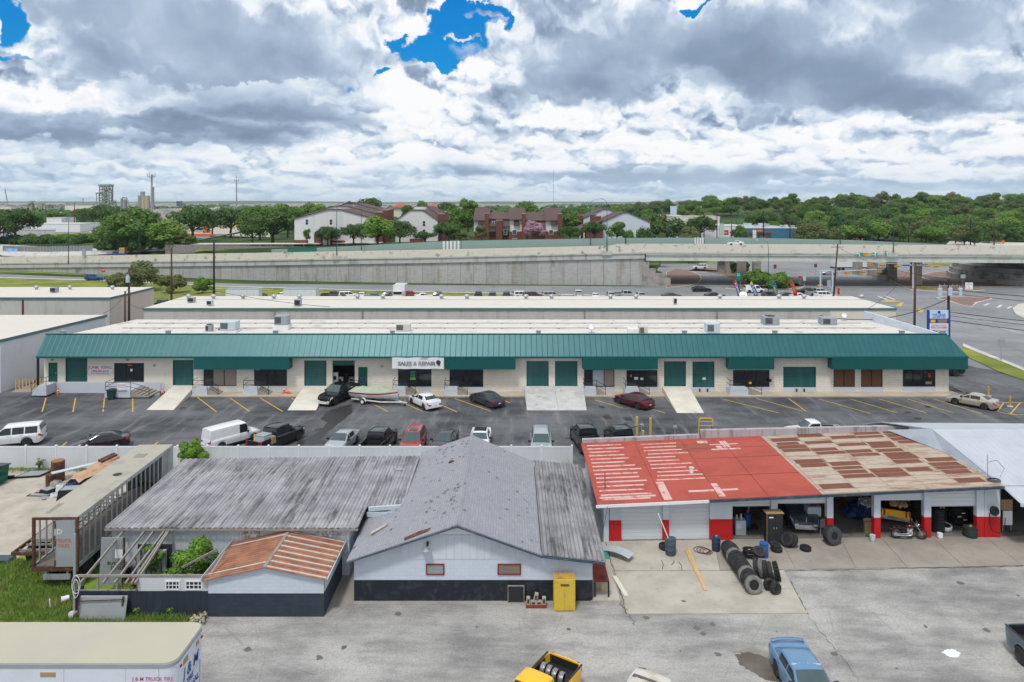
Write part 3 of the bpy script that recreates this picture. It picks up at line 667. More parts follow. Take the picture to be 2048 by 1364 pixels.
def veh_shape(kind):
 """builds and caches the part meshes of one body style; x forward, ground at z = 0"""
 if kind in VM:return VM[kind]
 s=V[kind];L,W,Ht,r,cl=s['L'],s['W'],s['H'],s['r'],s['cl'];hw0=W/2;top=s['top'];bed=s.get('bed')
 def zt(x):return ip(x,top)
 def hw(x):
  f=ip(x,[(-L/2,.84),(-L/2+.12,.93),(-L/2+.5,.985),(-L/2+1.1,1),(L/2-1.3,1),(L/2-.55,.965),(L/2-.18,.88),(L/2,.74)])
  return hw0*f
 Ra=r+.07
 def zb(x):
  z=ip(x,[(-L/2,cl+.16),(-L/2+.3,cl+.02),(L/2-.3,cl),(L/2,cl+.06)])
  for a in s['ax']:
   if abs(x-a)<Ra:z=max(z,r+math.sqrt(Ra*Ra-(x-a)**2))
  return z
 def half(x):
  z0,z1,w_=zb(x),zt(x),hw(x);zs=max(z0+.05,z1-.11)
  if bed and bed[0]<x<bed[1]:
   return[(w_*.95,z0),(w_*.99,lerp(z0,zs,.4)),(w_,lerp(z0,zs,.75)),(w_*.985,zs),(w_-.03,z1),(w_-.13,z1),(w_-.14,bed[2]),(0,bed[2])]
  return[(w_*.95,z0),(w_*.99,lerp(z0,zs,.4)),(w_,lerp(z0,zs,.75)),(w_*.975,zs),(w_*.92,z1-.012),(w_*.62,z1+.012),(w_*.3,z1+.024),(0,z1+.03)]
 xs=set([-L/2+L*i/30 for i in range(31)]+[p[0]for p in top]+[L/2-.06,-L/2+.06])
 for a in s['ax']:
  for i in range(-6,7):xs.add(a+Ra*math.sin(i/6*PI/2)*.999)
 if bed:xs|={bed[0]-.001,bed[0]+.001,bed[1]-.001,bed[1]+.001}
 xs=sorted(x for x in xs if-L/2<=x<=L/2)
 xs=[x for i,x in enumerate(xs)if i==0 or x-xs[i-1]>.0008]
 mb=MB();rows=[]
 for x in xs:
  h=half(x);row=[(x,y,z)for y,z in h]+[(x,-y,z)for y,z in reversed(h[:-1])]
  rows.append(row)
 n=len(rows[0]);vs=[p for row in rows for p in row]
 fs=[(i*n+j,(i+1)*n+j,(i+1)*n+j+1,i*n+j+1)for i in range(len(rows)-1)for j in range(n-1)]
 fs+=[tuple(range(n)),tuple((len(rows)-1)*n+j for j in range(n-1,-1,-1))]
 mb.add(vs,fs)
 xa,xr0,xr1,xb=s['gh'];wb=hw0*.90;wr=s['wr']*W/1.84*.98 if kind not in('bigsuv','pickup','cargo','van','suv','regcab')else s['wr']
 belt=min(zt(xa),zt(xb))-.03
 def zr(x):
  if x<xr0:return lerp(zt(xa)+.0,Ht-.03,(x-xa)/(xr0-xa))
  if x>xr1:return lerp(zt(xb)+.0,Ht-.02,(xb-x)/(xb-xr1))
  t=(x-xr0)/(xr1-xr0);return Ht-.03+.03*math.sin(PI*t)
 def side(x,z):return wb+(wr-wb)*(z-belt)/(Ht-belt)
 gx=sorted(set([xa,xr0,xr1,xb]+[lerp(xa,xr0,t)for t in(.35,.7)]+[lerp(xr0,xr1,t/6)for t in range(1,6)]+[lerp(xr1,xb,t)for t in(.3,.65)]))
 rows=[]
 for x in gx:
  z=max(zr(x),belt+.01);wt=side(x,z)
  k=min(1,(z-belt)/.3)
  h=[(wb,belt-.05),(side(x,lerp(belt,z,.5)),lerp(belt,z,.5)),(wt+.005,z-.05*k),(wt-.05*k,z-.012*k),(wt*.6,z+.012),(0,z+.02)]
  rows.append([(x,y,q)for y,q in h]+[(x,-y,q)for y,q in reversed(h[:-1])])
 n=len(rows[0])
 mb.add([p for row in rows for p in row],[(i*n+j,(i+1)*n+j,(i+1)*n+j+1,i*n+j+1)for i in range(len(rows)-1)for j in range(n-1)]+[tuple(range(n)),tuple((len(rows)-1)*n+j for j in range(n-1,-1,-1))])
 P={'body':mesh_of(mb,M_WHITE,32,'body')}
 def pane(x0,z0,x1,z1,in0,in1):
  g=MB();d=Vector((z1-z0,0,x0-x1)).normalized()*.012
  if d.z<0:d=-d
  w0,w1=wb*.93-in0,side(x1,z1)-in1
  def fn(u,v):
   x,z,w_=lerp(x0,x1,v),lerp(z0,z1,v),lerp(w0,w1,v);y=(u*2-1)*w_
   return(x+d.x,y,z+d.z+.018*(1-(u*2-1)**2))
  g.grid(fn,6,3);return mesh_of(g,M_GLASS,180,'glass')
 t0,t1=.07,.93
 zB,zA=zt(xb),zt(xa)
 P['windshield']=pane(lerp(xb,xr1,t0),lerp(zB,Ht-.03,t0),lerp(xb,xr1,t1),lerp(zB,Ht-.03,t1),.04,.05)
 P['rear_window']=pane(lerp(xa,xr0,.12),lerp(zA,Ht-.03,.12 if kind in('sedan','coupe')else .25),lerp(xa,xr0,.9),lerp(zA,Ht-.03,.86),.06,.07)
 sw=[]
 for wi,(a,b_)in enumerate(s['win']):
  zl=belt+.055;g2=[]
  for sgn in(1,-1):
   g=MB()
   def edge(x,z,a=a,b_=b_):return(x,sgn*(side(x,z)+.010),z)
   pts=[]
   top0=min(zr(a)-.10,Ht-.13)
   nseg=5
   for i in range(nseg+1):pts.append((lerp(a,b_,i/nseg),zl))
   for i in range(nseg,-1,-1):
    x=lerp(a,b_,i/nseg);pts.append((x,max(zl+.01,min(zr(x)-.10,Ht-.13))))
   m_=nseg+1
   vs=[edge(x,z)for x,z in pts]
   fs=[(i,i+1,2*m_-2-i,2*m_-1-i)for i in range(nseg)]
   if sgn<0:fs=[tuple(reversed(f))for f in fs]
   g.add(vs,fs);sw.append(mesh_of(g,M_GLASS,None,'side_window'))
 P['side_window']=sw
 def S(x,t,sgn,off):
  h=half(x)[:6];k=t*5;i=min(4,int(k));f=k-i
  y,z=lerp(h[i][0],h[i+1][0],f),lerp(h[i][1],h[i+1][1],f)
  ny,nz=(h[i+1][1]-h[i][1]),-(h[i+1][0]-h[i][0]);l=math.hypot(ny,nz)or 1
  fx=(hw(x+.02)-hw(x-.02))/.04
  return(x-fx*off*1.0,sgn*(y+ny/l*off),z+nz/l*off)
 def patch(x0,x1,ta,tb,sgn,off=.008,nx=3,nt=3):
  g=MB();g.grid(lambda u,v:S(lerp(x0,x1,u),lerp(ta,tb,v),sgn,off),nx,nt)
  if sgn<0:g.f=[tuple(reversed(f))for f in g.f]
  return g
 E=L/2
 hl=[]
 for sgn in(1,-1):
  g=patch(E-.42,E-.005,.42 if kind in('sedan','coupe')else .45,.68,sgn,.012);g.box(E+.004,sgn*hw(E)*.80,lerp(zb(E),zt(E),.72),.03,hw(E)*.34,.15 if kind in('sedan','coupe')else .22)
  hl.append(mesh_of(g,M_LAMP,None,'headlight'))
 P['headlight']=hl
 tl=[]
 for sgn in(1,-1):
  g=patch(-E+.005,-E+.26,.42,.64,sgn,.012)if not bed and kind not in('cargo','van')else patch(-E+.005,-E+.10,.35,.75,sgn,.012)
  g.box(-E-.004,sgn*hw(-E)*.80,lerp(zb(-E),zt(-E),.70),.03,hw(-E)*(.36 if not bed else .14),.16 if not bed else .42);tl.append(mesh_of(g,M_TAIL,None,'tail_light'))
 P['tail_light']=tl
 g=MB();zf0,zf1=zb(E),zt(E)
 g.box(E+.008,0,lerp(zf0,zf1,.70),.03,hw(E)*1.15,(zf1-zf0)*.42);P['grille']=mesh_of(g,M_TRIM,None,'grille')
 g=MB()
 for xx,sg in((E,1),(-E,-1)):
  g.box(xx+sg*.015,0,lerp(zb(xx),zt(xx),.22),.06,hw(xx)*1.9,.16 if not bed else .24)
 P['bumper']=mesh_of(g,M_TRIM,None,'bumper')
 g=MB();g.box(-E-.03,0,lerp(zb(-E),zt(-E),.5 if not bed else .25),.02,.31,.16);P['number_plate']=mesh_of(g,M_PLATE,None,'number_plate')
 g=MB();g.box(0,0,cl+.14,L*.93,W*.72,.26)
 P['underbody']=mesh_of(g,M_TRIM,None,'underbody')
 g=MB()
 for sgn in(1,-1):
  cuts=[s['win'][0][0]-.0]+[w_[1]+.04 for w_ in s['win']]
  for x in cuts:
   if all(abs(x-a)>Ra for a in s['ax']):
    q=patch(x,x+.014,.06,.95,sgn,.002,1,5);g.add(q.v,q.f)
  for w_ in s['win'][-2:]:
   x=w_[0]+.06;q=patch(x,x+.2,.60,.64,sgn,.018,2,1);g.add(q.v,q.f)
  q=patch(s['ax'][1]+Ra+.05,s['ax'][0]-Ra-.05,.0,.10,sgn,.006,6,1);g.add(q.v,q.f)
 P['trim']=mesh_of(g,M_TRIM,None,'trim')
 mr=[]
 for sgn in(1,-1):
  g=MB();xm=s['win'][-1][1]-.05;g.box(xm,sgn*(hw0+.05),belt+.13,.16,.22,.15,rz=sgn*.2);mr.append(mesh_of(g,M_TRIM,None,'mirror'))
 P['mirror']=mr
 P['liner']=None
 if bed:
  g=MB();w_=hw0-.15
  g.b2(bed[0]+.03,-w_+.01,bed[2]-.03,bed[1]-.03,w_-.01,bed[2]+.012)
  for sg in(1,-1):g.b2(bed[0]+.03,sg*(w_-.012),bed[2],bed[1]-.03,sg*(w_+.0),zt(-1.5)-.05)
  for xx in(bed[0]+.012,bed[1]-.03):g.b2(xx,-w_,bed[2],xx+.015,w_,zt(-1.5)-.05)
  for sg in(1,-1):g.b2(bed[0],sg*(w_+.0),zt(-1.5)+.003,bed[1],sg*(hw0-.05),zt(-1.5)+.02)
  P['liner']=mesh_of(g,M_TRIM,None,'bed_liner')
 g=MB();tw=.11
 g.lathe([(r*.60,-tw),(r*.93,-tw),(r,-tw*.6),(r,tw*.6),(r*.93,tw),(r*.60,tw)],20,0,Matrix.Rotation(PI/2,4,'X'));P['tyre']=mesh_of(g,M_TYRE,40,'wheel')
 g=MB();Mx=Matrix.Rotation(PI/2,4,'X')
 g.lathe([(r*.64,tw*.9),(r*.60,tw*.95),(r*.56,tw*.7),(r*.52,tw*.15),(0,tw*.1)],20,0,Mx)
 for i in range(5):
  a=2*PI*i/5;g.add([Mx@Vector(p)for p in[(math.cos(a+d)*q,math.sin(a+d)*q,tw*zz)for q,d,zz in((r*.1,-.9,.75),(r*.56,-.16,.85),(r*.56,.16,.85),(r*.1,.9,.75))]],[(0,1,2,3)])
 g.lathe([(r*.14,tw*.8),(0,tw*.85)],10,0,Mx);P['rim']=mesh_of(g,M_RIM,40,'rim')
 P['_']=s;VM[kind]=P;return P
def setmat(o,m,i=0):o.material_slots[i].link='OBJECT';o.material_slots[i].material=m
def link_part(name,me,parent,m=None,loc=None):
 o=bpy.data.objects.new(name,me);COL.objects.link(o);o.parent=parent
 if m is not None:setmat(o,m)
 if loc:o.location=loc
 return o
def vehicle(kind,x,y,ang,col,label,name=None,z=0.0,cat='car',glass=None,bumper=None,grille=None,roof=None,group=None,lite=False,rim=None,s=1.0):
 """ang: heading of the nose in degrees, 0 = +X, 90 = away from the camera"""
 P=veh_shape(kind);sp=P['_'];zz=z if z is not None else T(x,y)
 t=thing(name or{'pickup':'pickup_truck','regcab':'pickup_truck','van':'van','cargo':'cargo_van','suv':'parked_suv','bigsuv':'parked_suv'}.get(kind,'parked_car'),label,cat,(x,y,zz),R(ang),group)
 t.scale=(s,s,s)
 link_part('body',P['body'],t,col)
 for k in('windshield','rear_window'):
  if k=='rear_window' and kind=='cargo':continue
  link_part(k,P[k],t,glass or(M_GLASSG if k=='windshield' else None))
 for m_ in P['side_window']:link_part('side_window',m_,t)
 for i,(ax)in enumerate(sp['ax']):
  for sg in(1,-1):
   wl=link_part('wheel',P['tyre'],t,None,(ax,sg*(sp['W']/2-.13),sp['r']))
   if sg>0:wl.rotation_euler=(0,0,PI)
   if not lite:link_part('rim',P['rim'],wl,rim)
 for m_ in P['tail_light']:link_part('tail_light',m_,t)
 link_part('underbody',P['underbody'],t)
 if P['liner']:link_part('bed_liner',P['liner'],t)
 if not lite:
  for m_ in P['headlight']:link_part('headlight',m_,t)
  link_part('grille',P['grille'],t,grille)
  link_part('bumper',P['bumper'],t,bumper or(col if not sp.get('bed')else None))
  link_part('number_plate',P['number_plate'],t);link_part('trim',P['trim'],t)
  for m_ in P['mirror']:link_part('mirror',m_,t,None)
 return t
# ---------- poles and wires ----------
def utility_pole(x,y,h,label,mat=M_POLE,arms=(),trans=0,lean=0.0,r=.16,z=None,group=None,rz=0,ang=0,tsep=1.0,tz=None):
 z=T(x,y)if z is None else z
 t=thing('utility_pole',label,'utility pole',(x,y,z),rz,group)
 obj('pole',MB().tube([(0,0,-.3),(lean*.5,0,h*.5),(lean,0,h)],[r,r*.88,r*.7],8),mat,t,180)
 for za,wd_ in arms:
  lx=lean*za/h
  a=obj('cross_arm',MB().box(lx,0,za,wd_,.12,.14),M_WOOD,t)
  mb=MB()
  for k in(-.45,-.2,.2,.45):mb.cyl((lx+wd_*k,0,za+.07),(lx+wd_*k,0,za+.27),.045,.03,6)
  obj('insulator',mb,M_METAL,a)
 for k in range(trans):
  ox=(k-(trans-1)/2)*tsep;q=tz or h*.8
  c=obj('transformer',MB().cyl((ox,-.38,q-.5),(ox,-.38,q+.45),.28,.28,12).cyl((ox,-.38,q+.45),(ox,-.38,q+.52),.30,.12,12),M_GREYB,t,40)
  obj('bushing',MB().cyl((ox-.1,-.38,q+.5),(ox-.1,-.38,q+.85),.05,.03,6).cyl((ox+.12,-.38,q+.5),(ox+.12,-.38,q+.8),.05,.03,6),M_GREYB,c)
 return t
def wire(a,b,sag,label,r=.03,n=14,group=None,cat='overhead wire'):
 a=Vector(a);b=Vector(b);mb=MB()
 pts=[a.lerp(b,i/n)-Vector((0,0,sag*4*(i/n)*(1-i/n)))for i in range(n+1)]
 return one('overhead_wire',mb.tube(pts,r,4),M_WIRE,label,cat,group)
def lamp_post(x,y,z,h,label,arm=2.2,dirx=-1,mat=M_LAMPG,group=None,head=True,r=.11):
 t=thing('street_lamp',label,'street lamp',(x,y,z),0,group)
 obj('pole',MB().tube([(0,0,0),(0,0,h*.85),(dirx*.15,0,h*.95),(dirx*arm*.5,0,h),(dirx*arm,0,h+.05)],[r,r*.6,r*.5,r*.4,r*.35],7),mat,t,180)
 if head:obj('lamp_head',MB().box(dirx*(arm+.3),0,h+.03,.75,.28,.14,taper=.8),M_GREYB,t,bevel=.03)
 return t
def text_obj(*a,**k):return letters(*a,**k)
def sign_board(name,label,cat,x,y,z0,w_,hgt,mat,text=(),posts=1,z=0,thick=.05,rz=0,postm=None,frame=None,group=None):
 """board from z0 to z0+hgt on posts, facing the camera side; text = [(string,size,dx,dz,material)]"""
 t=thing(name,label,cat,(x,y,z),rz,group)
 bd=obj('board',MB().b2(-w_/2,-thick,z0,w_/2,0,z0+hgt),mat,t)
 ps=[0]if posts==1 else[-w_*.35,w_*.35]
 for q in ps:obj('post',MB().b2(q-.04,.002,0,q+.04,.07,z0+hgt*.8),postm or M_METAL,t)
 for s_,sz,dx,dz,m_ in text:letters('lettering',s_,sz,m_,bd,tm(dx,-thick-.008,z0+dz),.004)
 return t
# ================= SETTING: ground, roads =================
mb=MB()
ys=[25+2.5*i for i in range(20)]+[76+8*i for i in range(14)]+[188+3*i for i in range(60)]+[368+12*i for i in range(60)]+[1100+60*i for i in range(40)]+[3600+500*i for i in range(30)]+[20000,30000,45000]
us=[-1.15+2.3*i/110 for i in range(111)]
def gp(u,y):
 x=u*(y+90);return(x,y,T(x,y)-.02)
n=len(us);vs=[gp(u,y)for y in[-60,0]+ys for u in us]
mb.add(vs,[(j*n+i,j*n+i+1,(j+1)*n+i+1,(j+1)*n+i)for j in range(len(ys)+1)for i in range(n-1)])
struct('terrain',mb,M_FAR,smooth=180)
def sheet(name,pts,z,mat,kind='structure',sub=None):
 """flat polygon; pts are photo pixels on the ground plane"""
 return struct(name,MB().poly([(*G(px,py),z)for px,py in pts]),mat,kind)
def wsheet(name,pts,z,mat,kind='structure'):return struct(name,MB().poly([(x,y,z)for x,y in pts]),mat,kind)
wsheet('roadway',[(-330,60),(-330,262),(-168,226),(-74,196),(35,190),(62,290),(330,290),(330,20),(66,20),(66,60)],.004,M_ROAD)
wsheet('yard',[(-75,10),(80,10),(80,60.0),(-75,60.0)],.008,M_YARD)
wsheet('parking_lot',[(-75,59.7),(80,59.7),(80,84),(62,96),(58,125),(-70,125),(-75,84)],.012,M_LOT)
def strip(name,near,far,z,mat):
 """band between two polylines given as photo pixels"""
 pts=[(*G(*p),z)for p in near]+[(*G(*p),z)for p in reversed(far)]
 return struct(name,MB().poly(pts),mat)
strip('grass_verge',[(-60,620),(300,620),(480,618),(760,606),(1045,600)],[(-60,553),(210,561.5),(420,572),(620,577),(820,583),(1045,587)],.016,M_GRASS)
strip('grass_verge',[(-60,544),(60,546),(210,552),(420,556.5),(500,560.5),(620,563)],[(-60,533),(60,537),(210,541),(420,547),(500,554),(620,560)],.020,M_GRASS)
strip('kerb',[(-60,554.5),(210,562.5),(420,573),(820,584),(1300,594.5)],[(-60,553),(210,561),(420,571.6),(820,582.6),(1300,593)],.10,M_KERB)
strip('grass_verge',[(1240,531),(1330,528),(1440,528),(1480,529)],[(1240,518),(1330,518),(1440,520),(1480,521)],.016,M_GRASS)
strip('grass_verge',[(1850,532),(1960,534)],[(1850,514),(1960,514)],.016,M_GRASS)
def island(name,pts,mat=M_BRICKPAVE,h=.14,edge=M_KERB):
 P=[G(*p)for p in pts];o=struct(name,MB().prism(P,0,h),edge)
 cx=sum(p[0]for p in P)/len(P);cy=sum(p[1]for p in P)/len(P)
 Q_=[(cx+(x-cx)*(1-.5/max(1,math.hypot(x-cx,y-cy))),cy+(y-cy)*(1-.5/max(1,math.hypot(x-cx,y-cy))))for x,y in P]
 struct('paving',MB().prism(Q_,h-.05,h+.006),mat);return o
island('island',[(1332,576),(1332,545),(1350,537),(1375,541),(1400,550),(1404,558),(1398,566),(1380,571)])
island('island',[(1372,541),(1385,538),(1430,546),(1470,560),(1476,569),(1468,574),(1450,577),(1490,580),(1600,577),(1612,573),(1580,562),(1560,552),(1500,546),(1450,540),(1420,535)])
island('island',[(1560,575),(1612,573),(1600,566),(1572,561)],M_KERB)
island('island',[(1790,566),(1768,556),(1730,545),(1720,541),(1800,543),(1844,549),(1842,557),(1900,567),(1970,581),(1900,585),(1820,580)])
island('island',[(1844,556),(1838,551),(1858,546),(1910,540),(2060,545),(2060,574),(1960,574),(1880,566)])
island('island',[(1872,597),(1885,594),(1982,596),(1984,599),(1955,606),(1945,614),(1930,613),(1900,604)])
island('island',[(2260,600),(2060,605),(2035,610),(2025,618),(2032,630),(2060,642),(2300,720)],M_KERB)
sheet('grass_patch',[(1838,577),(1845,573),(1856,574),(1868,578),(1866,580),(1850,579)],.16,M_GRASS)
def mark(pts,z=.02,mat=M_WLINE,name='road_marking'):return sheet(name,pts,z,mat)
def line(x0,y0,x1,y1,w_=.14,z=.02,mat=M_YEL,name='road_marking'):
 a=Vector(G(x0,y0));b=Vector(G(x1,y1));d=(b-a).normalized();q=Vector((-d.y,d.x))*w_/2
 return struct(name,MB().poly([(*(a-q),z),(*(b-q),z),(*(b+q),z),(*(a+q),z)]),mat)
for a in[(1755,592,1775,600),(1770,592,1790,599)]:line(*a,w_=.5,mat=M_WLINE)
mark([(1758,602),(1785,599.5),(1800,603.5),(1775,604)],mat=M_YEL);mark([(1792,612),(1800,605),(1808,605),(1802,613)],mat=M_YEL);mark([(1836,624),(1838,617),(1848,619),(1844,625)],mat=M_YEL)
for a in[(1700,550,1800,575),(1700,548,1790,568),(1980,650,2048,668),(1900,625,1985,645)]:line(*a,w_=.18,mat=M_WLINE)
for a in[(1968,611,1978,607),(1995,615,2003,610),(2015,617,2023,613)]:line(*a,w_=.5,mat=M_WLINE)
for q in range(9):line(420+q*100,577+q*1.6,446+q*100,577.3+q*1.6,w_=.25,mat=M_WLINE)
line(1560,529,1600,532,w_=.5,mat=M_YEL);line(1555,524,1580,526,w_=.5,mat=M_YEL)
strip('kerb',[(1926,694),(1960,708),(2010,727),(2060,748),(2400,888)],[(1926,688),(1960,702),(2010,722),(2060,742),(2400,878)],.12,M_KERB)
strip('grass_verge',[(1915,705),(1950,722),(1990,741),(2060,766),(2400,912)],[(1926,694),(1960,708),(2010,727),(2060,748),(2400,888)],.08,M_GRASS)
LINES=[(92,796,84,824),(151,796,146,824),(209,796,206,824),(265.5,796,265.5,824),(395,795,433,824),(461,797,499,823),(520,796,565,823),(583,797,600,805),(740,805,775,823),(802,804,845,823),(884,811,914,824),(909,797,982,823),(1005,800,1020,806),(1190,800,1245,816),(1280,812,1330,826),(1448,799,1557,826),(1512,797,1604,822),(1577,797,1612,823),(1637,798,1740,827),(1700,798,1795,826),(1758,798,1853,826),(1815,798,1907,826),(1867,798,1963,828),(1908,774,1930,784),(1990,805,2048,805),(2008,805,1996,822),(2040,806,2020,829),(1990,822,2020,829),(2020,829,2060,830)]
for l in LINES:line(*l,w_=.13,z=.018,name='parking_line')
for x in(72,134,256,316,792,856):line(x,884,x-14,896,w_=.13,z=.018,name='parking_line')
M_WET=mk('damp_asphalt',(.040,.038,.036),.35,0,.2,1,spec=.5)
def splat(name,pts,z,mat,jit=.12,sub=5,seed=3):
 P=[Vector((*G(*p),0))for p in pts];out=[];rnd=random.Random(seed)
 for i,p in enumerate(P):
  q=P[(i+1)%len(P)]
  for k in range(sub):v=p.lerp(q,k/sub);out.append((v.x+rnd.uniform(-jit,jit),v.y+rnd.uniform(-jit,jit),z))
 return struct(name,MB().poly(out),mat)
splat('water_stain',[(655,822),(702,808),(705,825),(680,845),(655,865),(628,892),(600,892),(590,888),(640,862),(655,845),(640,838)],.016,M_WET)
splat('oil_stain',[(1205,832),(1215,829),(1225,838),(1212,840)],.016,mk('oily_asphalt',(.05,.04,.03),.6))
splat('white_spill',[(1883,1305),(1893,1299),(1908,1299),(1922,1308),(1915,1315),(1900,1316)],.016,M_WHITE,.04)
splat('pothole',[(1470,1310),(1495,1304),(1530,1314),(1548,1322),(1560,1364),(1530,1362),(1500,1342),(1480,1330)],.014,concrete('pothole_mud',(.10,.085,.07),(.17,.15,.13),samt=.6,stain=(.05,.045,.04)),.06)
splat('worn_patch',[(1462,1306),(1500,1294),(1545,1308),(1556,1330),(1530,1316),(1495,1308)],.013,concrete('broken_asphalt',(.22,.21,.19),(.30,.28,.26),samt=.7),.05)
0 and splat('sand_stain',[(1640,1240),(1660,1250),(1700,1310),(1712,1364),(1690,1364),(1680,1330),(1650,1270)],.012,concrete('sandy_asphalt',(.38,.33,.26),(.42,.37,.30),samt=.3,stain=(.33,.30,.25)),.1)
rnd=random.Random(21)
for i in range(46):
 if i<26:px,py,r_=rnd.uniform(420,2040),rnd.uniform(1150,1360),rnd.uniform(.05,.22)
 else:px,py,r_=rnd.uniform(60,1900),rnd.uniform(800,885),rnd.uniform(.15,.5)
 x,y=G(px,py);zz=.062 if 1225<px<1614 and py<1229 or px>1614 and py<1142 else .0225
 struct('oil_stain',MB().poly([(x+r_*rnd.uniform(.6,1.3)*math.cos(a*PI/5),y+r_*rnd.uniform(.6,1.3)*math.sin(a*PI/5),zz+i*.0001)for a in range(10)]),mk('oil_mark',(.13,.125,.12),.6,0,.3,2)if i<26 else mk('oily_asphalt',()))
# ---- concrete pads in front of the garages ----
def pad(name,pts,z,mat):
 P=[G(*p)for p in pts];return struct(name,MB().prism(P,-.05,z),mat)
pad('concrete_pad',[(1207,1084),(1426,1080),(1440,1142),(1225,1143)],.045,M_PAD)
pad('concrete_pad',[(1226,1143.6),(1568,1142),(1614,1228),(1254,1229)],.05,M_PAD)
pad('concrete_pad',[(1182,1202),(1240,1203),(1222,1130),(1208,1085),(1180,1090)],.04,M_PAD)
xs_=[(1427,1080,1441,1141.5),(1560,1079,1592,1140),(1680,1077,1712,1137),(1762,1075,1815,1136),(1862,1074,1928,1134),(1970,1075,2045,1132),(2060,1073,2150,1130)]
for a,b_ in zip(xs_,xs_[1:]):pad('concrete_apron',[(a[0],a[1]),(b_[0]-.8,b_[1]),(b_[2]-.8,b_[3]),(a[2],a[3])],.045,M_PAD2)
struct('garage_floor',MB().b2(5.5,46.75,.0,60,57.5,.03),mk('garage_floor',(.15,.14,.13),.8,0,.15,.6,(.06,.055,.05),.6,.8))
pad('walkway',[(655,1236),(706,1205),(710,1100),(690,1060),(672,1150)],.03,M_PAD2)
M_CR=mk('crack',(.10,.095,.085),.95)
def crack(px0,py0,px1,py1,w_=.03,seed=1,z=.055,n=18,jit=.12):
 rnd=random.Random(seed);a=Vector(G(px0,py0));b=Vector(G(px1,py1));L_=[]
 d=(b-a).normalized();q=Vector((-d.y,d.x))
 for i in range(n+1):p=a.lerp(b,i/n)+q*rnd.uniform(-jit,jit);L_.append((p,w_*rnd.uniform(.4,1.2)))
 mb=MB()
 for(p,w0),(r_,w1)in zip(L_,L_[1:]):mb.add([(*(p-q*w0),z),(*(r_-q*w1),z),(*(r_+q*w1),z),(*(p+q*w0),z)],[(0,1,2,3)])
 struct('pavement_crack',mb,M_CR)
crack(1568,1143,2048,1133,.03,1,.05,40,.05);crack(1225,1143.5,1568,1142,.02,2,.056,20,.02)
crack(1570,1145,1615,1229,.04,3,.03,20,.06);crack(1614,1230,1720,1364,.012,4,.03,24,.1)
crack(1210,1085,1254,1229,.03,5,.056,24,.05);crack(1240,1204,1270,1250,.02,6,.03)
# ---- left yard: gravel and grass ----
M_YC=M_DIRT
wsheet('gravel_yard',[(-45,44),(-24.5,44),(-23.9,59.7),(-60,59.7),(-60,44)],.014,M_DIRT)
splat('yard_lawn',[(-80,1240),(-80,1150),(20,1126),(70,1085),(130,1060),(215,1050),(300,1050),(330,1150),(420,1160),(418,1240),(350,1262),(100,1260)],.02,M_LAWN,.2,6)
# ================= THE GREEN-ROOFED STRIP =================
YF=83.4
def X(px,Y=YF):return(px-1024)*Y/F
def Z(py,Y=YF):return H-(py-HY)*Y/F
BX0,BX1=X(88),50.6
strip_b=thing('warehouse','long cream brick warehouse with a green metal mansard roof along its whole front','warehouse',(0,YF,0))
DOCK=Z(771.5)
OPEN=[(97,115,725,764,'door'),(131,174.5,714.5,764,'roll'),(228,288,726,764,'store'),(345.5,387,720,771,'roll'),(407,473,736,772,'store2'),(508,574,736,772,'store'),(608.5,653,721,773,'roll'),(665,709.5,721,775,'open'),(716.5,735,734,776,'door'),(796,863,738,773.5,'store3'),(899,966.5,738,774,'store'),(1053,1097.5,722,774,'rollw'),(1110,1155,722,774,'rollw'),(1168,1229,739,774,'store4'),(1253,1315,740,774,'store'),(1328,1372,722.5,775,'roll'),(1385,1429,723,775,'roll'),(1466,1539,740,774,'store'),(1566.5,1632,733.5,775,'roll'),(1667,1710,739,774,'board'),(1722,1765.5,739,774,'board'),(1805.5,1871,739,773.5,'store')]
ZT=4.75
xs=[BX0];pieces=MB();th=.25
cur=BX0
for x0,x1,yt,yb,k in OPEN:
 a,b_=X(x0),X(x1);zt_,z_b=Z(yt),Z(yb)
 pieces.b2(cur,0,0,a,th,ZT);pieces.b2(a,0,zt_,b_,th,ZT)
 if z_b>.05:pieces.b2(a,0,0,b_,th,z_b)
 cur=b_
pieces.b2(cur,0,0,BX1,th,ZT)
obj('front_wall',pieces,M_BRICKW,strip_b)
sm=MB()
for a,b_ in((X(115.6),X(130.6)),(X(175),X(227.5)),(X(288.6),X(328))):obj('stucco_panel',MB().b2(a,-.012,DOCK-.2,b_,0,ZT),M_CREAM,strip_b)
sm.b2(X(90),-.012,.95,X(96.6),0,ZT);sm.b2(X(97),-.012,Z(724.5),X(115),0,ZT);sm.b2(X(228),-.012,Z(725),X(288),0,ZT)
obj('stucco_panel',sm,M_CREAM,strip_b)
obj('plinth',MB().b2(X(116),-.03,0,X(326),-.013,Z(764.5)),M_LOWW,strip_b)
for a,b_ in((455,473),(538,574),(838,863),(934,966.5),(1211,1229),(1292,1315),(1385,1430),(1519,1539),(1566,1632.5),(1667,1710.5),(1722,1766),(1805,1871.5)):obj('plinth',MB().b2(X(a),-.03,0,X(b_),-.002,Z(774.5)),M_LOWW,strip_b)
RZ_=6.15;R0,R1=BX0,49.9;B0,B1=-51.2,47.9;D=14.6
sw=MB()
sw.prism([(R0,th+.005),(R0+.3,th+.005),(B0+.3,D),(B0,D)],0,RZ_-.03);sw.prism([(B0+.31,D),(B1-.01,D),(B1-.01,D-.3),(B0+.31,D-.3)],0,RZ_-.03)
obj('side_wall',sw,M_CREAM,strip_b)
pp=obj('parapet',MB().prism([(R1,th+.6),(R1+.3,th+.6),(B1+.3,D),(B1,D)],0,1).add([],[]),M_WHITEB,strip_b)
me=pp.data
for v in me.vertices:
 if v.co.z>.5:v.co.z=6.75 if v.co.y<5 else 7.3
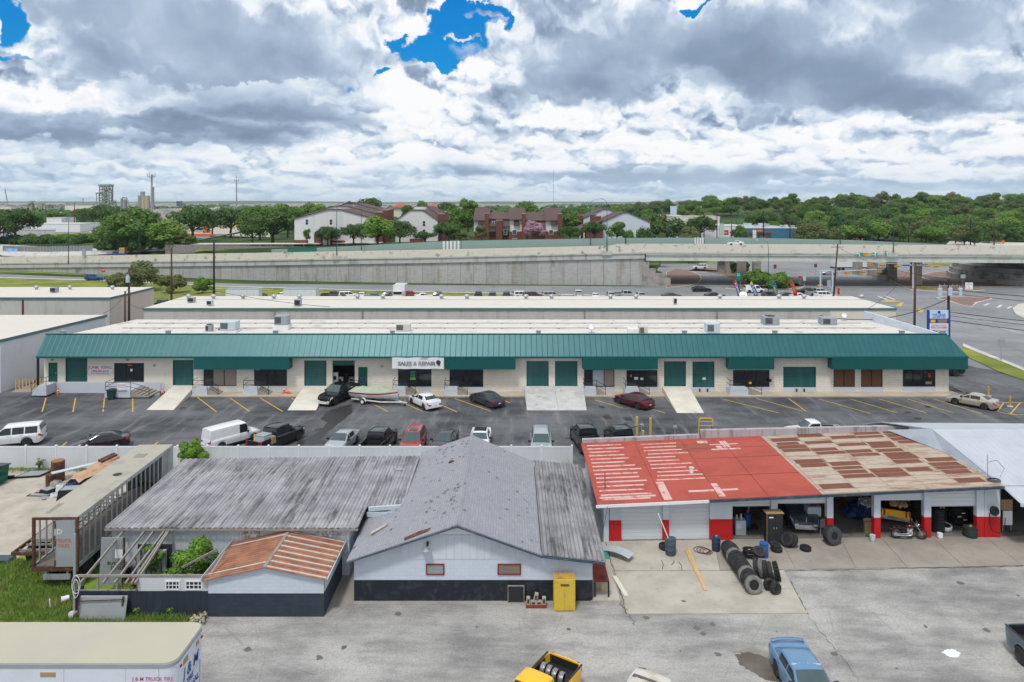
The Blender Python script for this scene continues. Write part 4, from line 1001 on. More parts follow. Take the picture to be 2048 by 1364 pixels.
rb=MB().slab([(R0+.02,.5,RZ_),(R1-.01,.5,RZ_),(B1-.01,D,RZ_),(B0,D,RZ_)],.25)
rf=obj('roof',rb,M_ROOFW,strip_b)
pr=MB()
for k,y in enumerate((3.2,7.5,11.2)):
 pr.b2(B0+2,y,RZ_+.05,R1-4,y+.06,RZ_+.11)
 for q in range(26):pr.b2(B0+3+q*3.6,y-.12,RZ_+.002,B0+3.25+q*3.6,y+.15,RZ_+.05)
obj('conduit',pr,M_WOOD,rf)
EX0,EX1=-54.3,52.1;EY,TY=-1.2,.5;EZ,TZ=4.47,6.72
ms=MB()
ms.slab([(EX0,EY,EZ),(EX1,EY,EZ),(50.6,TY,TZ),(EX0,TY,TZ)],.12)
obj('mansard_roof',ms,M_GREEN,strip_b)
ms=MB();ms.slab([(EX1,EY+.01,EZ-.002),(EX1,3.2,EZ-.002),(50.62,3.2,TZ),(50.62,TY,TZ)],.12);obj('mansard_end',MB().poly([(EX0,EY+.05,EZ-.12),(EX0,TY,TZ-.13),(EX0,TY,EZ-.12)]),M_GREENF,strip_b)
obj('mansard_end',ms,M_GREENF,strip_b)
cap=MB().b2(EX0-.03,TY-.08,TZ-.02,50.7,TY+.14,TZ+.07).b2(EX0-.03,EY-.05,EZ-.16,EX1+.03,EY+.0,EZ+.015)
obj('ridge_cap',cap,M_GREENF,strip_b)
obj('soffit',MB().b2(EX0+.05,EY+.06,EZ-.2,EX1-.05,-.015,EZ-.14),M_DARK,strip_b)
for a,b_ in((387,578),(889,1031),(1166,1316),(1458,1549),(1665,1937)):
 x0,x1=X(a,82.1),X(b_,82.1);zt_,zb_=EZ-.17,EZ-1.47
 o=obj('awning_fascia',MB().b2(x0,EY-.02,zb_,x1,EY+.06,zt_).b2(x0,EY+.07,zb_,x0+.06,-.02,zt_).b2(x1-.06,EY+.07,zb_,x1,-.02,zt_),M_GREENF,strip_b)
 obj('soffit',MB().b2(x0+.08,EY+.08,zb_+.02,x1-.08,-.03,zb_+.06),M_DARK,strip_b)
for i,px in enumerate((126,336,551,785,1077,1369,1550,1804,1886)):
 q=thing('roof_vent',f'small grey box vent on the green mansard ridge, {nth(i)} from the left','vent',(X(px,84),84.05,TZ+.07),0,'box vents along the green ridge')
 obj('box',MB().box(0,0,.13,.5,.35,.26),M_GREY,q);obj('cap',MB().box(0,0,.29,.62,.45,.07),M_METAL,q)
def win_frame(x0,x1,z0,z1,mulls,parent,deep=.12,glassm=M_GLASS,name='shop_window',panels=None):
 f=MB();t=.07;y0,y1=.06,.16
 f.b2(x0,y0,z0,x1,y1,z0+t);f.b2(x0,y0,z1-t,x1,y1,z1);f.b2(x0,y0,z0+t,x0+t,y1,z1-t);f.b2(x1-t,y0,z0+t,x1,y1,z1-t)
 for m_ in mulls:xm=lerp(x0,x1,m_);f.b2(xm-t/2,y0,z0+t,xm+t/2,y1,z1-t)
 o=obj(name,f,M_TRIM,parent)
 edges=[0]+list(mulls)+[1]
 for i,(a,b_)in enumerate(zip(edges,edges[1:])):
  gm=glassm
  if panels and i in panels:gm=panels[i]
  obj('pane',MB().b2(lerp(x0,x1,a)+.02,.10,z0+.02,lerp(x0,x1,b_)-.02,.12,z1-.02),gm,o)
 return o
M_BLIND=mk('beige_blind',(.30,.25,.22),.5,0,.08,2);M_BLINDW=mk('pale_blind',(.42,.52,.55),.5,0,.08,2)
for x0,x1,yt,yb,k in OPEN:
 a,b_,z0,z1=X(x0),X(x1),Z(yb),Z(yt)
 if k=='door':
  d=obj('door',MB().b2(a+.06,.05,z0,b_-.06,.11,z1-.06),M_ROLL if False else mk('green_door_paint',(.005,.10,.075),.45),strip_b)
  obj('handle',MB().box(b_-.2,.03,z0+1.0,.05,.04,.16),M_METAL,d);obj('door_frame',MB().b2(a,.0,z0,a+.06,.15,z1).b2(b_-.06,.0,z0,b_,.15,z1).b2(a+.06,0,z1-.06,b_-.06,.15,z1),mk('green_trim_paint',(.005,.08,.06),.5),strip_b)
 elif k in('roll','rollw'):
  d=obj('roller_door',MB().b2(a,.10,z0,b_,.16,z1),M_ROLL,strip_b)
  obj('guide_rail',MB().b2(a,.03,z0,a+.08,.098,z1),mk('green_trim_paint',()),strip_b);obj('guide_rail',MB().b2(b_-.08,.03,z0,b_,.098,z1),mk('green_trim_paint',()),strip_b)
 elif k=='board':
  o=win_frame(a,b_,z0,z1,(.5,),strip_b,panels={0:M_BROWNB,1:M_BROWNB})
 elif k=='open':
  obj('roller_door',MB().b2(a,.10,Z(731),b_,.16,z1),M_ROLL,strip_b)
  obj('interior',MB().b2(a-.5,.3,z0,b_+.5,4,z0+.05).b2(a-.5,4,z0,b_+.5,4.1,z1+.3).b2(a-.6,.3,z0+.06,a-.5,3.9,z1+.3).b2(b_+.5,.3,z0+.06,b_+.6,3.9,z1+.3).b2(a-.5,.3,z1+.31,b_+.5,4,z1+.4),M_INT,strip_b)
 elif k=='store':win_frame(a,b_,z0,z1,(.38,.62)if x0 in(228,)else((.33,.66)if x1>1800 or x0==1466 else(.4,.62)),strip_b)
 elif k=='store2':win_frame(a,b_,z0,z1,(.28,.62),strip_b,panels={1:M_BLIND,2:M_BLIND})
 elif k=='store3':win_frame(a,b_,z0,z1,(.3,.6),strip_b)
 elif k=='store4':win_frame(a,b_,z0,z1,(.28,.66),strip_b,panels={1:M_BLINDW,2:M_BLIND})
for px in(105,255.5):
 obj('wall_lamp',MB().box(X(px),-.1,Z(719.5),.22,.18,.16),M_GREY,strip_b)
for px in(309,764):obj('wall_vent',MB().cyl((X(px),-.05,Z(730.5 if px<500 else 732.5)),(X(px),.02,Z(730.5 if px<500 else 732.5)),.17,.17,12),M_GREY,strip_b)
for px in(1399,1414.5,1592.5,1607.5):obj('dock_bumper',MB().box(X(px),-.11,Z(781),.14,.14,.45),M_BLACK,strip_b)
struct('pavement',MB().b2(X(388),83.4-1.9,0,X(1890),83.39,.15),M_WALK)
struct('pavement',MB().b2(X(1880),83.4-1.9,.0,X(1880)+1.6,83.4+12,.149).b2(X(20),83.5,.0,X(84),95,.1),M_PAD2)
struct('pavement',MB().b2(X(280),82.0,.0,X(330),83.37,.14),M_PAD2)
def ramp(name,label,pts_top,pts_bot,zt_,mat,group='loading ramps in front of the green doors'):
 (ax,ay),(bx,by)=[(X(px),YF-.03)for px in pts_top];(cx,cy),(dx,dy)=[G(*p,.02)for p in pts_bot]
 top=[(ax,ay,zt_),(bx,by,zt_),(dx,dy,.03),(cx,cy,.03)]
 vs=top+[(p[0],p[1],0)for p in top]
 return one(name,MB().add(vs,[(0,1,2,3),(0,4,5,1),(1,5,6,2),(2,6,7,3),(3,7,4,0),(7,6,5,4)]),mat,label,'ramp',group)
ramp('loading_ramp','clean cream loading ramp, leftmost of the green doors',(346,390),((293,820),(347,820)),DOCK,M_RAMP)
ramp('loading_ramp','cream loading ramp beside the black pickup truck',(608,655),((575,820.5),(632,820.5)),DOCK,M_RAMP)
ramp('loading_ramp','grey streaked loading ramp, left half of the double ramp',(1048,1108),((1054,820.5),(1117.5,820.5)),DOCK-.02,M_RAMPG)
ramp('loading_ramp','grey loading ramp with dark blotches at its top, right half of the double ramp',(1108.3,1166),((1118,820.5),(1173.5,820.5)),DOCK-.02,M_RAMPG)
ramp('loading_ramp','narrow cream loading ramp with grey steel plates at its top, rightmost of the ramps',(1324,1378),((1354,826),(1408,826)),DOCK-.05,M_RAMP)
pw=MB();a=X(1324);pw.b2(a+.02,81.6,.0,a+.7,83.36,.0)
def steps(px0,px1,label,right=True,n=5,dz=None,y0=1.9,flip=False):
 x0,x1=X(px0),X(px1);dz=dz or DOCK;t=thing('entrance_steps',label,'steps',(0,YF-.04,0),0,'concrete steps with black railings')
 w_=x1-x0;land=w_*.58;st=(w_-land)/n;mb=MB()
 if right:mb.b2(x0,-y0+.5,.151,x0+land,0,dz)
 else:mb.b2(x1-land,-y0+.5,.151,x1,0,dz)
 obj('landing',mb,M_LOWW,t);mb=MB()
 for i in range(n):
  h=dz-(dz-.15)*(i+1)/(n+1)
  xx=x0+land+i*st if right else x1-land-(i+1)*st
  mb.b2(xx,-y0+.55,.151,xx+st,0,h)
 obj('stair',mb,M_PAD2,t)
 rl=MB();y=-y0+.54;rr=.028
 A=x0+.05 if right else x1-.05;Bx=x0+land if right else x1-land;Cx=x1 if right else x0
 for hz_ in(.45,.95):
  rl.tube([(A,y,dz+hz_),(Bx,y,dz+hz_),(Cx,y,.25+hz_)],rr,5)
  rl.tube([(A,y,dz+hz_),(A,0,dz+hz_)],rr,5)
 for xx,zz in((A,dz),(Bx,dz),(Cx,.2)):rl.tube([(xx,y,zz-.6),(xx,y,zz+.97)],rr,5)
 obj('railing',rl,M_BLACK,t);return t
steps(395,446,'steps with black railing below the beige blinds, nearest the leftmost ramp')
steps(495,545,'steps with black railing left of the orange cone')
steps(789,834,'steps with black railing behind the covered boat')
steps(891,936,'steps with black railing behind the white sedan and dark grey sedan')
steps(1165,1208,'steps with black railing right beside the double ramp')
steps(1246,1294,'steps with black railing behind the maroon sedan')
steps(1452,1515,'double-sided steps with black railing and a yellow tag',n=5)
t=steps(82,112,'grey painted steps at the green door, left end of the warehouse',right=False,dz=Z(764),y0=2.2)
for o in t.children:
 if o.name.startswith('stair'):o.data.materials[0]=M_GREYB
t=steps(234,320,'white walled steps with black railing under the JUNK KING window',dz=.9,y0=3.0)
steps(700,737,'small steps behind the boat at the green single door',right=True,n=3)
obj('tag',MB().box(X(1492),-1.44,DOCK+.7,.28,.03,.22),M_SIGNY,[o for o in SC.objects if o.name.startswith('entrance_steps')][6])
bn=thing('wall_sign','white sign reading JUNK KING on the cream wall','sign',(X(201),YF-.02,Z(738.5)))
w_,h_=X(224.5)-X(178.5),Z(730)-Z(748)
o=obj('board',MB().b2(-w_/2,-.05,-h_/2,w_/2,-.02,h_/2),M_SIGNW,bn)
letters('lettering','JUNK  KING',.50,M_REDL,o,tm(0,-.058,.22),.003);letters('lettering','1-888-888-JUNK',.32,M_REDL,o,tm(0,-.058,-.2),.003);letters('lettering','GREAT SERVICE GUARANTEED',.15,M_BLUEL,o,tm(0,-.058,-.45),.002)
bn=thing('sandwich_sign','small white JUNK KING sign on the stair landing','sign',(X(245.5,81),80.7,.92))
o=obj('board',MB().b2(-.48,-.03,.18,.48,0,.92),M_SIGNW,bn);obj('leg',MB().b2(-.45,.0,0,-.41,.04,.5).b2(.41,.0,0,.45,.04,.5),M_METAL,bn)
letters('lettering','JUNK KING',.2,M_REDL,o,tm(0,-.036,.68),.002);letters('lettering','1-888-888-JUNK',.12,M_REDL,o,tm(0,-.036,.45),.002)
bn=thing('banner','white SALES & REPAIR banner hung from the green eave','banner',(X(836,82.1),82.1,0))
w_=X(888,82.1)-X(784.5,82.1);zt_,zb_=Z(715,82.1),Z(737.5,82.1);g=MB()
g.grid(lambda u,v:(-w_/2+w_*u,-.05+.03*math.sin(u*23+v*2),lerp(zb_,zt_,v)+.025*math.sin(u*17)),40,3)
g.grid(lambda u,v:(-w_/2+w_*(1-u),-.035+.03*math.sin((1-u)*23+v*2),lerp(zb_,zt_,v)+.025*math.sin((1-u)*17)),40,3)
o=obj('cloth',g,M_SIGNW,bn,180)
letters('lettering','SALES & REPAIR',.62,M_INK,o,tm(-.15,-.10,(zt_+zb_)/2-.05),.004);letters('lettering','SALES & REPAIR',.60,M_GREY,o,tm(-.14,-.108,(zt_+zb_)/2-.06),.002)
letters('lettering','small engine',.18,M_REDL,o,tm(.7,-.09,zt_-.13),.003)
obj('emblem',MB().cyl((w_/2-.62,-.085,(zt_+zb_)/2+.1),(w_/2-.62,-.09,(zt_+zb_)/2+.1),.27,.27,8).box(w_/2-.55,-.088,(zt_+zb_)/2-.1,.2,.006,.35),M_INK,o)
def poster(px,py,w_,h_,m_,label):return one('poster',MB().box(0,0,0,w_,.01,h_),m_,label,'poster',loc=(X(px),YF+.09,Z(py)))
poster(825.5,745,.55,.3,mk('poster_teal',(.02,.25,.2),.5),'teal poster in the shop window under the banner');poster(825.5,757.5,.6,.28,mk('poster_green',(.12,.5,.06),.5),'bright green poster in the shop window under the banner');poster(825.5,751,.55,.3,mk('poster_dgreen',(.03,.2,.12),.5),'dark green poster between the two others under the banner')
poster(262,740.5,.25,.3,M_SIGNW,'white notice on the glass door left of centre window');poster(259,731,.5,.1,M_ORANGE,'orange strip of lettering on the dark door glass')
poster(1272.5,757,.45,.3,M_SIGNW,'white notice on the railing shop behind the maroon sedan');poster(1284,758,.35,.25,M_SIGNW,'right-hand white notice behind the maroon sedan')
poster(1262,752,.22,.3,M_BOARD,'tan notice on the dark door behind the maroon sedan');poster(512,740,.7,.14,mk('poster_blue',(.02,.3,.5),.5),'blue lettering strip in the dark shop window')
poster(1860,751,.35,.5,M_SIGNR,'red sign in the rightmost shop window');poster(1858,766,.7,.3,M_BOARD,'tan goods seen in the rightmost shop window')
sg=one('door_sign',MB().box(0,0,0,.38,.02,.26),M_SIGNW,'small white notice on the green roller door right of the narrow ramp','sign',loc=(X(1408.5),YF+.08,Z(757.5)))
def ac(px,py,wd_,dp,hg,mat,label,base=.0,fan=False,grille=True,Y=None):
 z=RZ_;Yp=Yz(py,z)if Y is None else Y;t=thing('air_conditioner',label,'air conditioner',(XP(px,Yp),Yp,z+.0),0,'air conditioners on the white roof')
 if base:obj('curb',MB().b2(-wd_/2-.15,-dp/2-.15,0,wd_/2+.15,dp/2+.15,base),M_WHITE,t)
 c=obj('casing',MB().b2(-wd_/2,-dp/2,base+.04,wd_/2,dp/2,base+hg),mat,t,bevel=.03)
 if grille:
  g=MB()
  for k in range(7):g.b2(-wd_*.46,-dp/2-.02,base+hg*(.2+.1*k),wd_*.02,-dp/2-.003,base+hg*(.26+.1*k))
  obj('grille',g,M_DARK,c)
 if fan:obj('fan',MB().cyl((0,0,base+hg),(0,0,base+hg+.06),min(wd_,dp)*.4,min(wd_,dp)*.4,14),M_DARK,c)
 return t
ac(460,663,1.9,1.6,1.05,M_GREYB,'large pale blue-grey air conditioner, leftmost big unit on the white roof',.25)
ac(419,663,.75,.75,.8,M_GREY,'small square grey air conditioner left of the large pale one',.05,True)
ac(442,664,.5,.5,.55,M_GREY,'small grey condenser next to the large pale unit',.0,True)
ac(565,658,1.6,1.5,1.15,M_GREY,'grey air conditioner on a tall white curb, behind the left ramps',.6)
ac(807,663,1.7,1.1,.9,M_BEIGE,'beige air conditioner above the SALES & REPAIR banner',.1)
ac(1286,667,1.0,1.2,.95,M_BEIGE,'beige air conditioner joined to a white duct box',.0);ac(1266,667,1.3,.9,.65,M_WHITE,'white duct box left of the beige air conditioner',0,False,False)
ac(1424,666,1.6,1.4,1.15,M_GREYB,'pale blue-grey air conditioner with open louvres, right of centre',.1)
ac(1540,652,1.9,1.6,1.1,M_GREY,'tall grey air conditioner with white stickers near the back edge',.2,True)
ac(1655,651,1.9,1.5,.95,M_GREY,'wide dark grey air conditioner, rightmost on the white roof',.15)
for px,py,lb in((1183,665,'white satellite dish near the green ridge at the middle of the roof'),(1688,641,'white satellite dish at the back right of the roof')):
 Yp=Yz(py,RZ_);t=thing('satellite_dish',lb,'satellite dish',(XP(px,Yp),Yp,RZ_));obj('mast',MB().cyl((0,0,0),(0,0,.5),.03,.03,6).box(0,0,.02,.6,.6,.04),M_METAL,t)
 obj('dish',MB().lathe([(0,0),(.2,.03),(.38,.1),(.40,.11),(.2,.045),(0,.015)],14,0,Matrix.Translation((0,-.05,.62))@Matrix.Rotation(R(60),4,'X')),M_WHITE,t,180)
t=thing('wheelie_bin','dark green wheelie bin against the white steps','bin',(X(226,80.9),80.7,0));obj('body',MB().box(0,0,.55,.62,.7,1.0,taper=1.25),mk('bin_green',(.01,.05,.045),.5),t);obj('lid',MB().box(0,0,1.1,.85,.95,.08),mk('bin_green',()),t)
for px,py,lb in((262.5,784,'short orange and white cone with a black base near the grey steps'),(334,781,'orange cone left of the first ramp'),(391.5,789,'tall orange cone right of the first ramp'),(568,787,'orange traffic cone beside the second ramp')):
 if px==262.5:px,py=116,787
 x,y=G(px,py,.1);t=thing('traffic_cone',lb,'traffic cone',(x,y,.15 if px>200 else 0));obj('cone',MB().cyl((0,0,.04),(0,0,.75),.17,.04,10),M_ORANGE,t);obj('base',MB().box(0,0,.02,.42,.42,.04),M_ORANGE if px>200 else M_BLACK,t)
 obj('band',MB().cyl((0,0,.42),(0,0,.55),.108,.082,10),M_WHITE,t)
x,y=G(577,788,.1);one('fallen_cone',MB().cyl((x-.2,y,.33),(x+.45,y,.22),.17,.04,10),M_ORANGE,'orange cone lying on its side by the second ramp','traffic cone')
for px,lb in((1977,'yellow bollard by the beige sedan'),(2020,'yellow bollard on the hatched bay at the right edge')):
 x,y=G(px,792 if px<2000 else 813);t=thing('bollard',lb,'bollard',(x,y,0));obj('post',MB().cyl((0,0,0),(0,0,1.1),.09,.09,10).cyl((0,0,1.1),(0,0,1.15),.09,.03,10),M_YEL,t);obj('footing',MB().cyl((0,0,0),(0,0,.05),.3,.3,12),M_KERB,t)
mbx=thing('mailbox','black wall mailbox left of the wide roller door','mailbox',(X(1538),YF-.02,Z(761)));obj('box',MB().box(0,-.1,0,.4,.2,.22),M_BLACK,mbx);obj('lid',MB().box(0,-.1,.14,.46,.24,.06),M_BLACK,mbx)
t=thing('hand_truck','red hand truck leaning by the steps under the JUNK KING window','hand truck',(X(315,81.5),82.6,.14));obj('frame',MB().tube([(-.18,0,0),(-.18,.1,1.1),(.18,.1,1.1),(.18,0,0)],.025,5).bar((-.18,.05,.5),(.18,.05,.5),.03).b2(-.2,-.25,0,.2,0,.02),M_REDP,t);obj('wheel',MB().cyl((-.26,.05,.12),(-.2,.05,.12),.12,.12,10).cyl((.2,.05,.12),(.26,.05,.12),.12,.12,10),M_BLACK,t)
rnd=random.Random(4)
for i,(px,w__,h__,m_,lb)in enumerate(((672,.7,1.5,M_SIGNW,'white metal cabinet inside the open bay'),(680,.9,.9,M_METAL,'grey machine in the open loading bay'),(702,.7,.8,M_GREY,'grey motor block on the right side of the open bay'),(690,.4,1.2,M_DARK,'black upright rack in the open bay'))):
 t=thing('machine',lb,'machine',(X(px,84.6),84.3+i*.35,Z(775)+.05));obj('casing',MB().box(0,0,h__/2,w__,.5,h__,taper=.85),m_,t,bevel=.03);obj('panel',MB().box(0,-.26,h__*.6,w__*.5,.02,h__*.3),M_DARK,t)
t=thing('office_chair','dark blue chair standing at the green single door','chair',(X(722,82),82.6,.15+.6));obj('seat',MB().box(0,0,.5,.5,.5,.1),M_BLUED,t,bevel=.03);obj('backrest',MB().box(0,.24,.9,.5,.08,.6),M_BLUED,t,bevel=.03);obj('leg',MB().cyl((0,0,0),(0,0,.5),.04,.04,6).box(0,0,.03,.5,.06,.06).box(0,0,.03,.06,.5,.05),M_BLACK,t)
# ================= OTHER LOW BUILDINGS =================
def vents(parent_label,items,z):
 for i,(px,py,r_,lb)in enumerate(items):
  Yp=Yz(py,z);t=thing('roof_turbine',lb,'roof vent',(XP(px,Yp),Yp,z),0,'round vents on the long back roof')
  obj('neck',MB().cyl((0,0,0),(0,0,.3),r_*.6,r_*.6,10),M_GREY,t);obj('hood',MB().lathe([(r_*.7,.25),(r_,.4),(r_*.95,.55),(r_*.5,.72),(0,.76)],12),M_METAL,t,40)
x0,x1,y0,y1,z=-53.2,55.4,104,117.4,6.65
b_=thing('warehouse','long low grey-walled warehouse with a white roof behind the green-roofed one','warehouse',(0,0,0))
obj('wall',MB().b2(x0,y0,0,x1,y0+.3,z).b2(x0,y1-.3,0,x1,y1,z).b2(x0,y0+.3,0,x0+.3,y1-.3,z).b2(x1-.3,y0+.3,0,x1,y1-.3,z),M_PANELWALL,b_)
obj('roof',MB().b2(x0-.1,y0-.05,z+.01,x1+.1,y1,z+.16),M_ROOFW2,b_)
obj('edge_trim',MB().b2(x0-.14,y0-.14,z-.12,x1+.14,y0-.06,z+.2).b2(x1+.11,y0-.05,z-.12,x1+.18,y1,z+.2),M_TEAL,b_)
p=MB()
for px in(549,725,1169,1434):p.b2(XP(px,104)-.12,y0-.12,.2,XP(px,104)+.12,y0-.005,z-.15)
obj('downpipe',p,M_WOOD,b_)
obj('cream_bay',MB().b2(46,y0-.03,0,x1+.02,y0-.004,z-.13),M_CREAM,b_)
obj('roof_seam',MB().b2(x0,113,z+.162,x1,113.08,z+.2),M_GREY,b_)
vents('',[(px,597.5,.42,f'round grey vent on the long back roof, {nth(i)} from the left')for i,px in enumerate((377,427,486,548,599,715,766,883,934,1052,1103,1221,1272,1440,1558,1608,1723))],z+.16)
def acb(px,py,w_,d_,h_,mat,lb,Z0):
 Yp=Yz(py,Z0);t=thing('air_conditioner',lb,'air conditioner',(XP(px,Yp),Yp,Z0));obj('casing',MB().b2(-w_/2,-d_/2,.1,w_/2,d_/2,h_),mat,t,bevel=.03);obj('grille',MB().b2(-w_*.4,-d_/2-.02,.2,w_*.4,-d_/2-.002,h_-.1),M_DARK,t);return t
acb(383,605,1.0,.8,.8,M_GREY,'dark grey air conditioner, leftmost on the back roof',z+.16);acb(420,611,.8,.8,.8,M_GREYB,'small blue-grey air conditioner near the left edge of the back roof',z+.16);acb(596,612,.95,.8,1.0,M_GREY,'square grey air conditioner on the back roof above the second ramp',z+.16);acb(1350,609,.5,.6,1.0,M_BEIGE,'twin narrow grey units on the back roof',z+.16)
x1=-65.1;y0,y1,z=116.5,131,6.55
b_=thing('warehouse','grey-walled warehouse with a cream end wall at the far left, behind the white one','warehouse')
obj('wall',MB().b2(-150,y0,0,x1,y0+.3,z).b2(-150,y1-.3,0,x1,y1,z),M_PANELWALL,b_);obj('end_wall',MB().b2(x1-.3,y0+.31,0,x1+.01,y1-.31,z),M_PINKWALL,b_)
obj('roof',MB().b2(-150,y0-.05,z+.01,x1+.05,y1,z+.16),M_ROOFW2,b_);obj('edge_trim',MB().b2(-150,y0-.14,z-.15,x1+.14,y0-.06,z+.2).b2(x1+.06,y0-.05,z-.15,x1+.14,y1,z+.2),M_TEAL,b_)
obj('downpipe',MB().b2(XP(46,y0)-.12,y0-.12,.2,XP(46,y0)+.12,y0-.005,z-.2),M_RUST,b_)
obj('cream_bay',MB().b2(-64.5-4,y0-.02,0,x1+.0,y0-.004,z-.2),M_CREAM,b_)if False else None
acb(109,585,1.0,1.0,.9,M_GREY,'squat grey vent box on the far left roof',z+.16)
for i,(px,lb)in enumerate(((73,'domed vent left on the far left roof'),(140,'domed vent in the middle of the far left roof'),(225,'domed vent right on the far left roof'))):
 vents('',[(px,579,.38,lb)],z+.16)
b_=thing('warehouse','white-walled warehouse at the left edge with a teal roof trim, nearest on the left','warehouse')
P_=[(-59.3,83.5),(-57.5,102),(-150,102),(-150,83.5)];z=6.0
obj('wall',MB().prism([(-59.3,83.5),(-57.5,101.9),(-57.8,101.9),(-59.6,83.8),(-150,83.8),(-150,83.5)],0,z),mk('bluish_white_wall',(.62,.65,.70),.75,0,.04,.3,(.45,.47,.5),.3,.4),b_)
obj('roof',MB().prism(P_,z+.01,z+.15),M_ROOFW2,b_)
obj('edge_trim',MB().bar((-59.2,83.4,z+.03),(-57.4,102,z+.03),.14,.34).b2(-150,83.3,z-.15,-59.25,83.42,z+.2),M_TEAL,b_)
obj('side_door',MB().b2(-150,83.44,0,-59.45,83.49,z-.2),mk('green_door_paint',()),b_)
t=thing('picket_fence','short tan picket fence between the white wall and the green-roofed warehouse','fence',(-56.6,84.6,0));pk=MB()
for i in range(11):pk.box(-1.7+i*.32,.15*i*.9,.65,.14,.04,1.25)
obj('picket',pk,M_LUMBER,t);obj('rail',MB().bar((-1.8,.04,.35),(1.6,1.5,.35),.06).bar((-1.8,.04,.95),(1.6,1.5,.95),.06),M_LUMBER,t)
obj('post',MB().cyl((-53.9+56.6-1.6,-.3,0),(-53.9+56.6-1.6,-.3,4.2),.14,.14,8),M_DARK,t)
# ================= ELEVATED HIGHWAY =================
hw=thing('highway_overpass','long pale concrete elevated highway with its panelled retaining wall and bridge','overpass')
def along(x0,x1,step=3.0):
 n=max(1,int((x1-x0)/step));return[lerp(x0,x1,i/n)for i in range(n+1)]
def ribbon(xs,f_lo,f_hi,off0,off1,mi=0,mb=None):
 """closed ribbed solid between two heights, from hw_y+off0 to hw_y+off1"""
 mb=mb or MB();vs=[]
 for x in xs:
  y=hw_y(x)
  vs+=[(x,y+off0,f_lo(x)),(x,y+off1,f_lo(x)),(x,y+off1,f_hi(x)),(x,y+off0,f_hi(x))]
 fs=[]
 for i in range(len(xs)-1):
  a=i*4
  for k in range(4):fs.append((a+k,a+4+k,a+4+(k+1)%4,a+(k+1)%4))
 fs+=[(0,1,2,3),tuple((len(xs)-1)*4+k for k in(3,2,1,0))]
 return mb.add(vs,fs,mi)
WL=along(-320,35.2)
obj('retaining_wall',ribbon(WL,lambda x:-.2,lambda x:max(.1,hw_z(x)-3.55),.55,1.1),M_MSE,hw)
obj('coping',ribbon(WL,lambda x:max(0,hw_z(x)-3.6),lambda x:max(.3,hw_z(x)-2.0),.12,.54),M_COPE,hw)
ALL=along(-320,215)
obj('parapet',ribbon(ALL,lambda x:max(.05,hw_z(x)-1.95),lambda x:hw_z(x),0,.45),M_BARR,hw)
obj('ledge',ribbon(along(-320,215),lambda x:max(.02,hw_z(x)-2.3),lambda x:max(.04,hw_z(x)-1.97),-.12,.5),M_COPE,hw)
obj('deck',ribbon(ALL,lambda x:max(-.5,hw_z(x)-2.0),lambda x:hw_z(x)-1.25,.7,20.5),M_ROAD,hw)
obj('parapet',ribbon(along(-150,215),lambda x:hw_z(x)-2.1,lambda x:hw_z(x)-(1.5 if x<30 else .8),20.6,21.0),M_BARR,hw)
obj('fill',ribbon(along(-320,34.5),lambda x:-.3,lambda x:max(-.2,hw_z(x)-2.05),1.15,20.5),M_COPE,hw)
j=MB()
for x in along(-300,34,6.0):
 y=hw_y(x);j.b2(x,y+.10,max(.1,hw_z(x)-3.55),x+.06,y+.125,max(.3,hw_z(x)-2.35))
obj('joint',j,M_PIER,hw)
BR=along(35.6,215)
obj('girder',ribbon(BR,lambda x:hw_z(x)-4.2,lambda x:hw_z(x)-2.75,.35,1.0),M_GIRD,hw)
obj('slab_edge',ribbon(BR,lambda x:hw_z(x)-2.7,lambda x:hw_z(x)-2.32,.0,.7),M_GIRD,hw)
for k in range(1,6):obj('girder',ribbon(BR,lambda x:hw_z(x)-4.2,lambda x:hw_z(x)-2.1,.35+k*3.7,.95+k*3.7),M_GIRD,hw)
e=MB();y=191
e.b2(34.6,y+.1,0,36.4,y+20,6.4);e.b2(36.42,y+.3,0,38.2,y+6,4.6);e.b2(38.22,y+.5,0,40.5,y+6,3.3);e.b2(36.0,y-.3,0,42,y+.28,2.2)
obj('abutment',e,M_PIER,hw)
def pier(px,pyb,label_=None,w_=2.0,cap=None):
 x,y=G(px,pyb);p=obj('pier',MB().b2(x-w_/2,y-.9,0,x+w_/2,y+.9,hw_z(x)-4.2-(1.1 if cap else 0)),M_PIER,hw)
for px,py in((1443,545),(1459,547),(1483,552),(1513,546),(1715,549),(1783,560),(1832,570),(1745,552)):pier(px,py,w_=2.3)
for px,py in((1450,546),(1500,549)):
 x,y=G(px,py);obj('pier_cap',MB().b2(x-6,y-1.0,hw_z(x)-5.4,x+5,y+1.0,hw_z(x)-4.22),M_PIER,hw)
x,y=G(1764,559);obj('footing',MB().b2(x-2.2,y-1.4,0,x+2.0,y+1.4,1.4),M_KERB,hw);obj('pier',MB().b2(x-1.1,y-.9,1.41,x+1.0,y+.9,3.4),M_PIER,hw)
ab=MB()
cx,cy=G(2140,560)
def arc(r0,z0,z1,y_sq=.9):
 pts=[]
 for i in range(25):
  a=PI*(.5+1.05*i/24);pts.append((cx+r0*math.cos(a),cy+r0*y_sq*math.sin(a)))
 for(ax,ay),(bx,by)in zip(pts,pts[1:]):ab.add([(ax,ay,z0),(bx,by,z0),(bx,by,z1),(ax,ay,z1),(ax+.0,ay,z1),(cx,cy,z1)],[(1,0,3,2),(2,3,5)])
arc(31,0,1.5);arc(30.3,1.5,3.0);arc(29.6,3.0,4.4);arc(26,4.4,6.55)
obj('abutment',ab,M_MSE if False else mk('stained_block_wall',(.30,.30,.28),.9,0,.12,.5,(.10,.10,.095),.7,.4),hw)
gf=thing('sound_fence','long pale green corrugated fence on the far side of the elevated highway','fence')
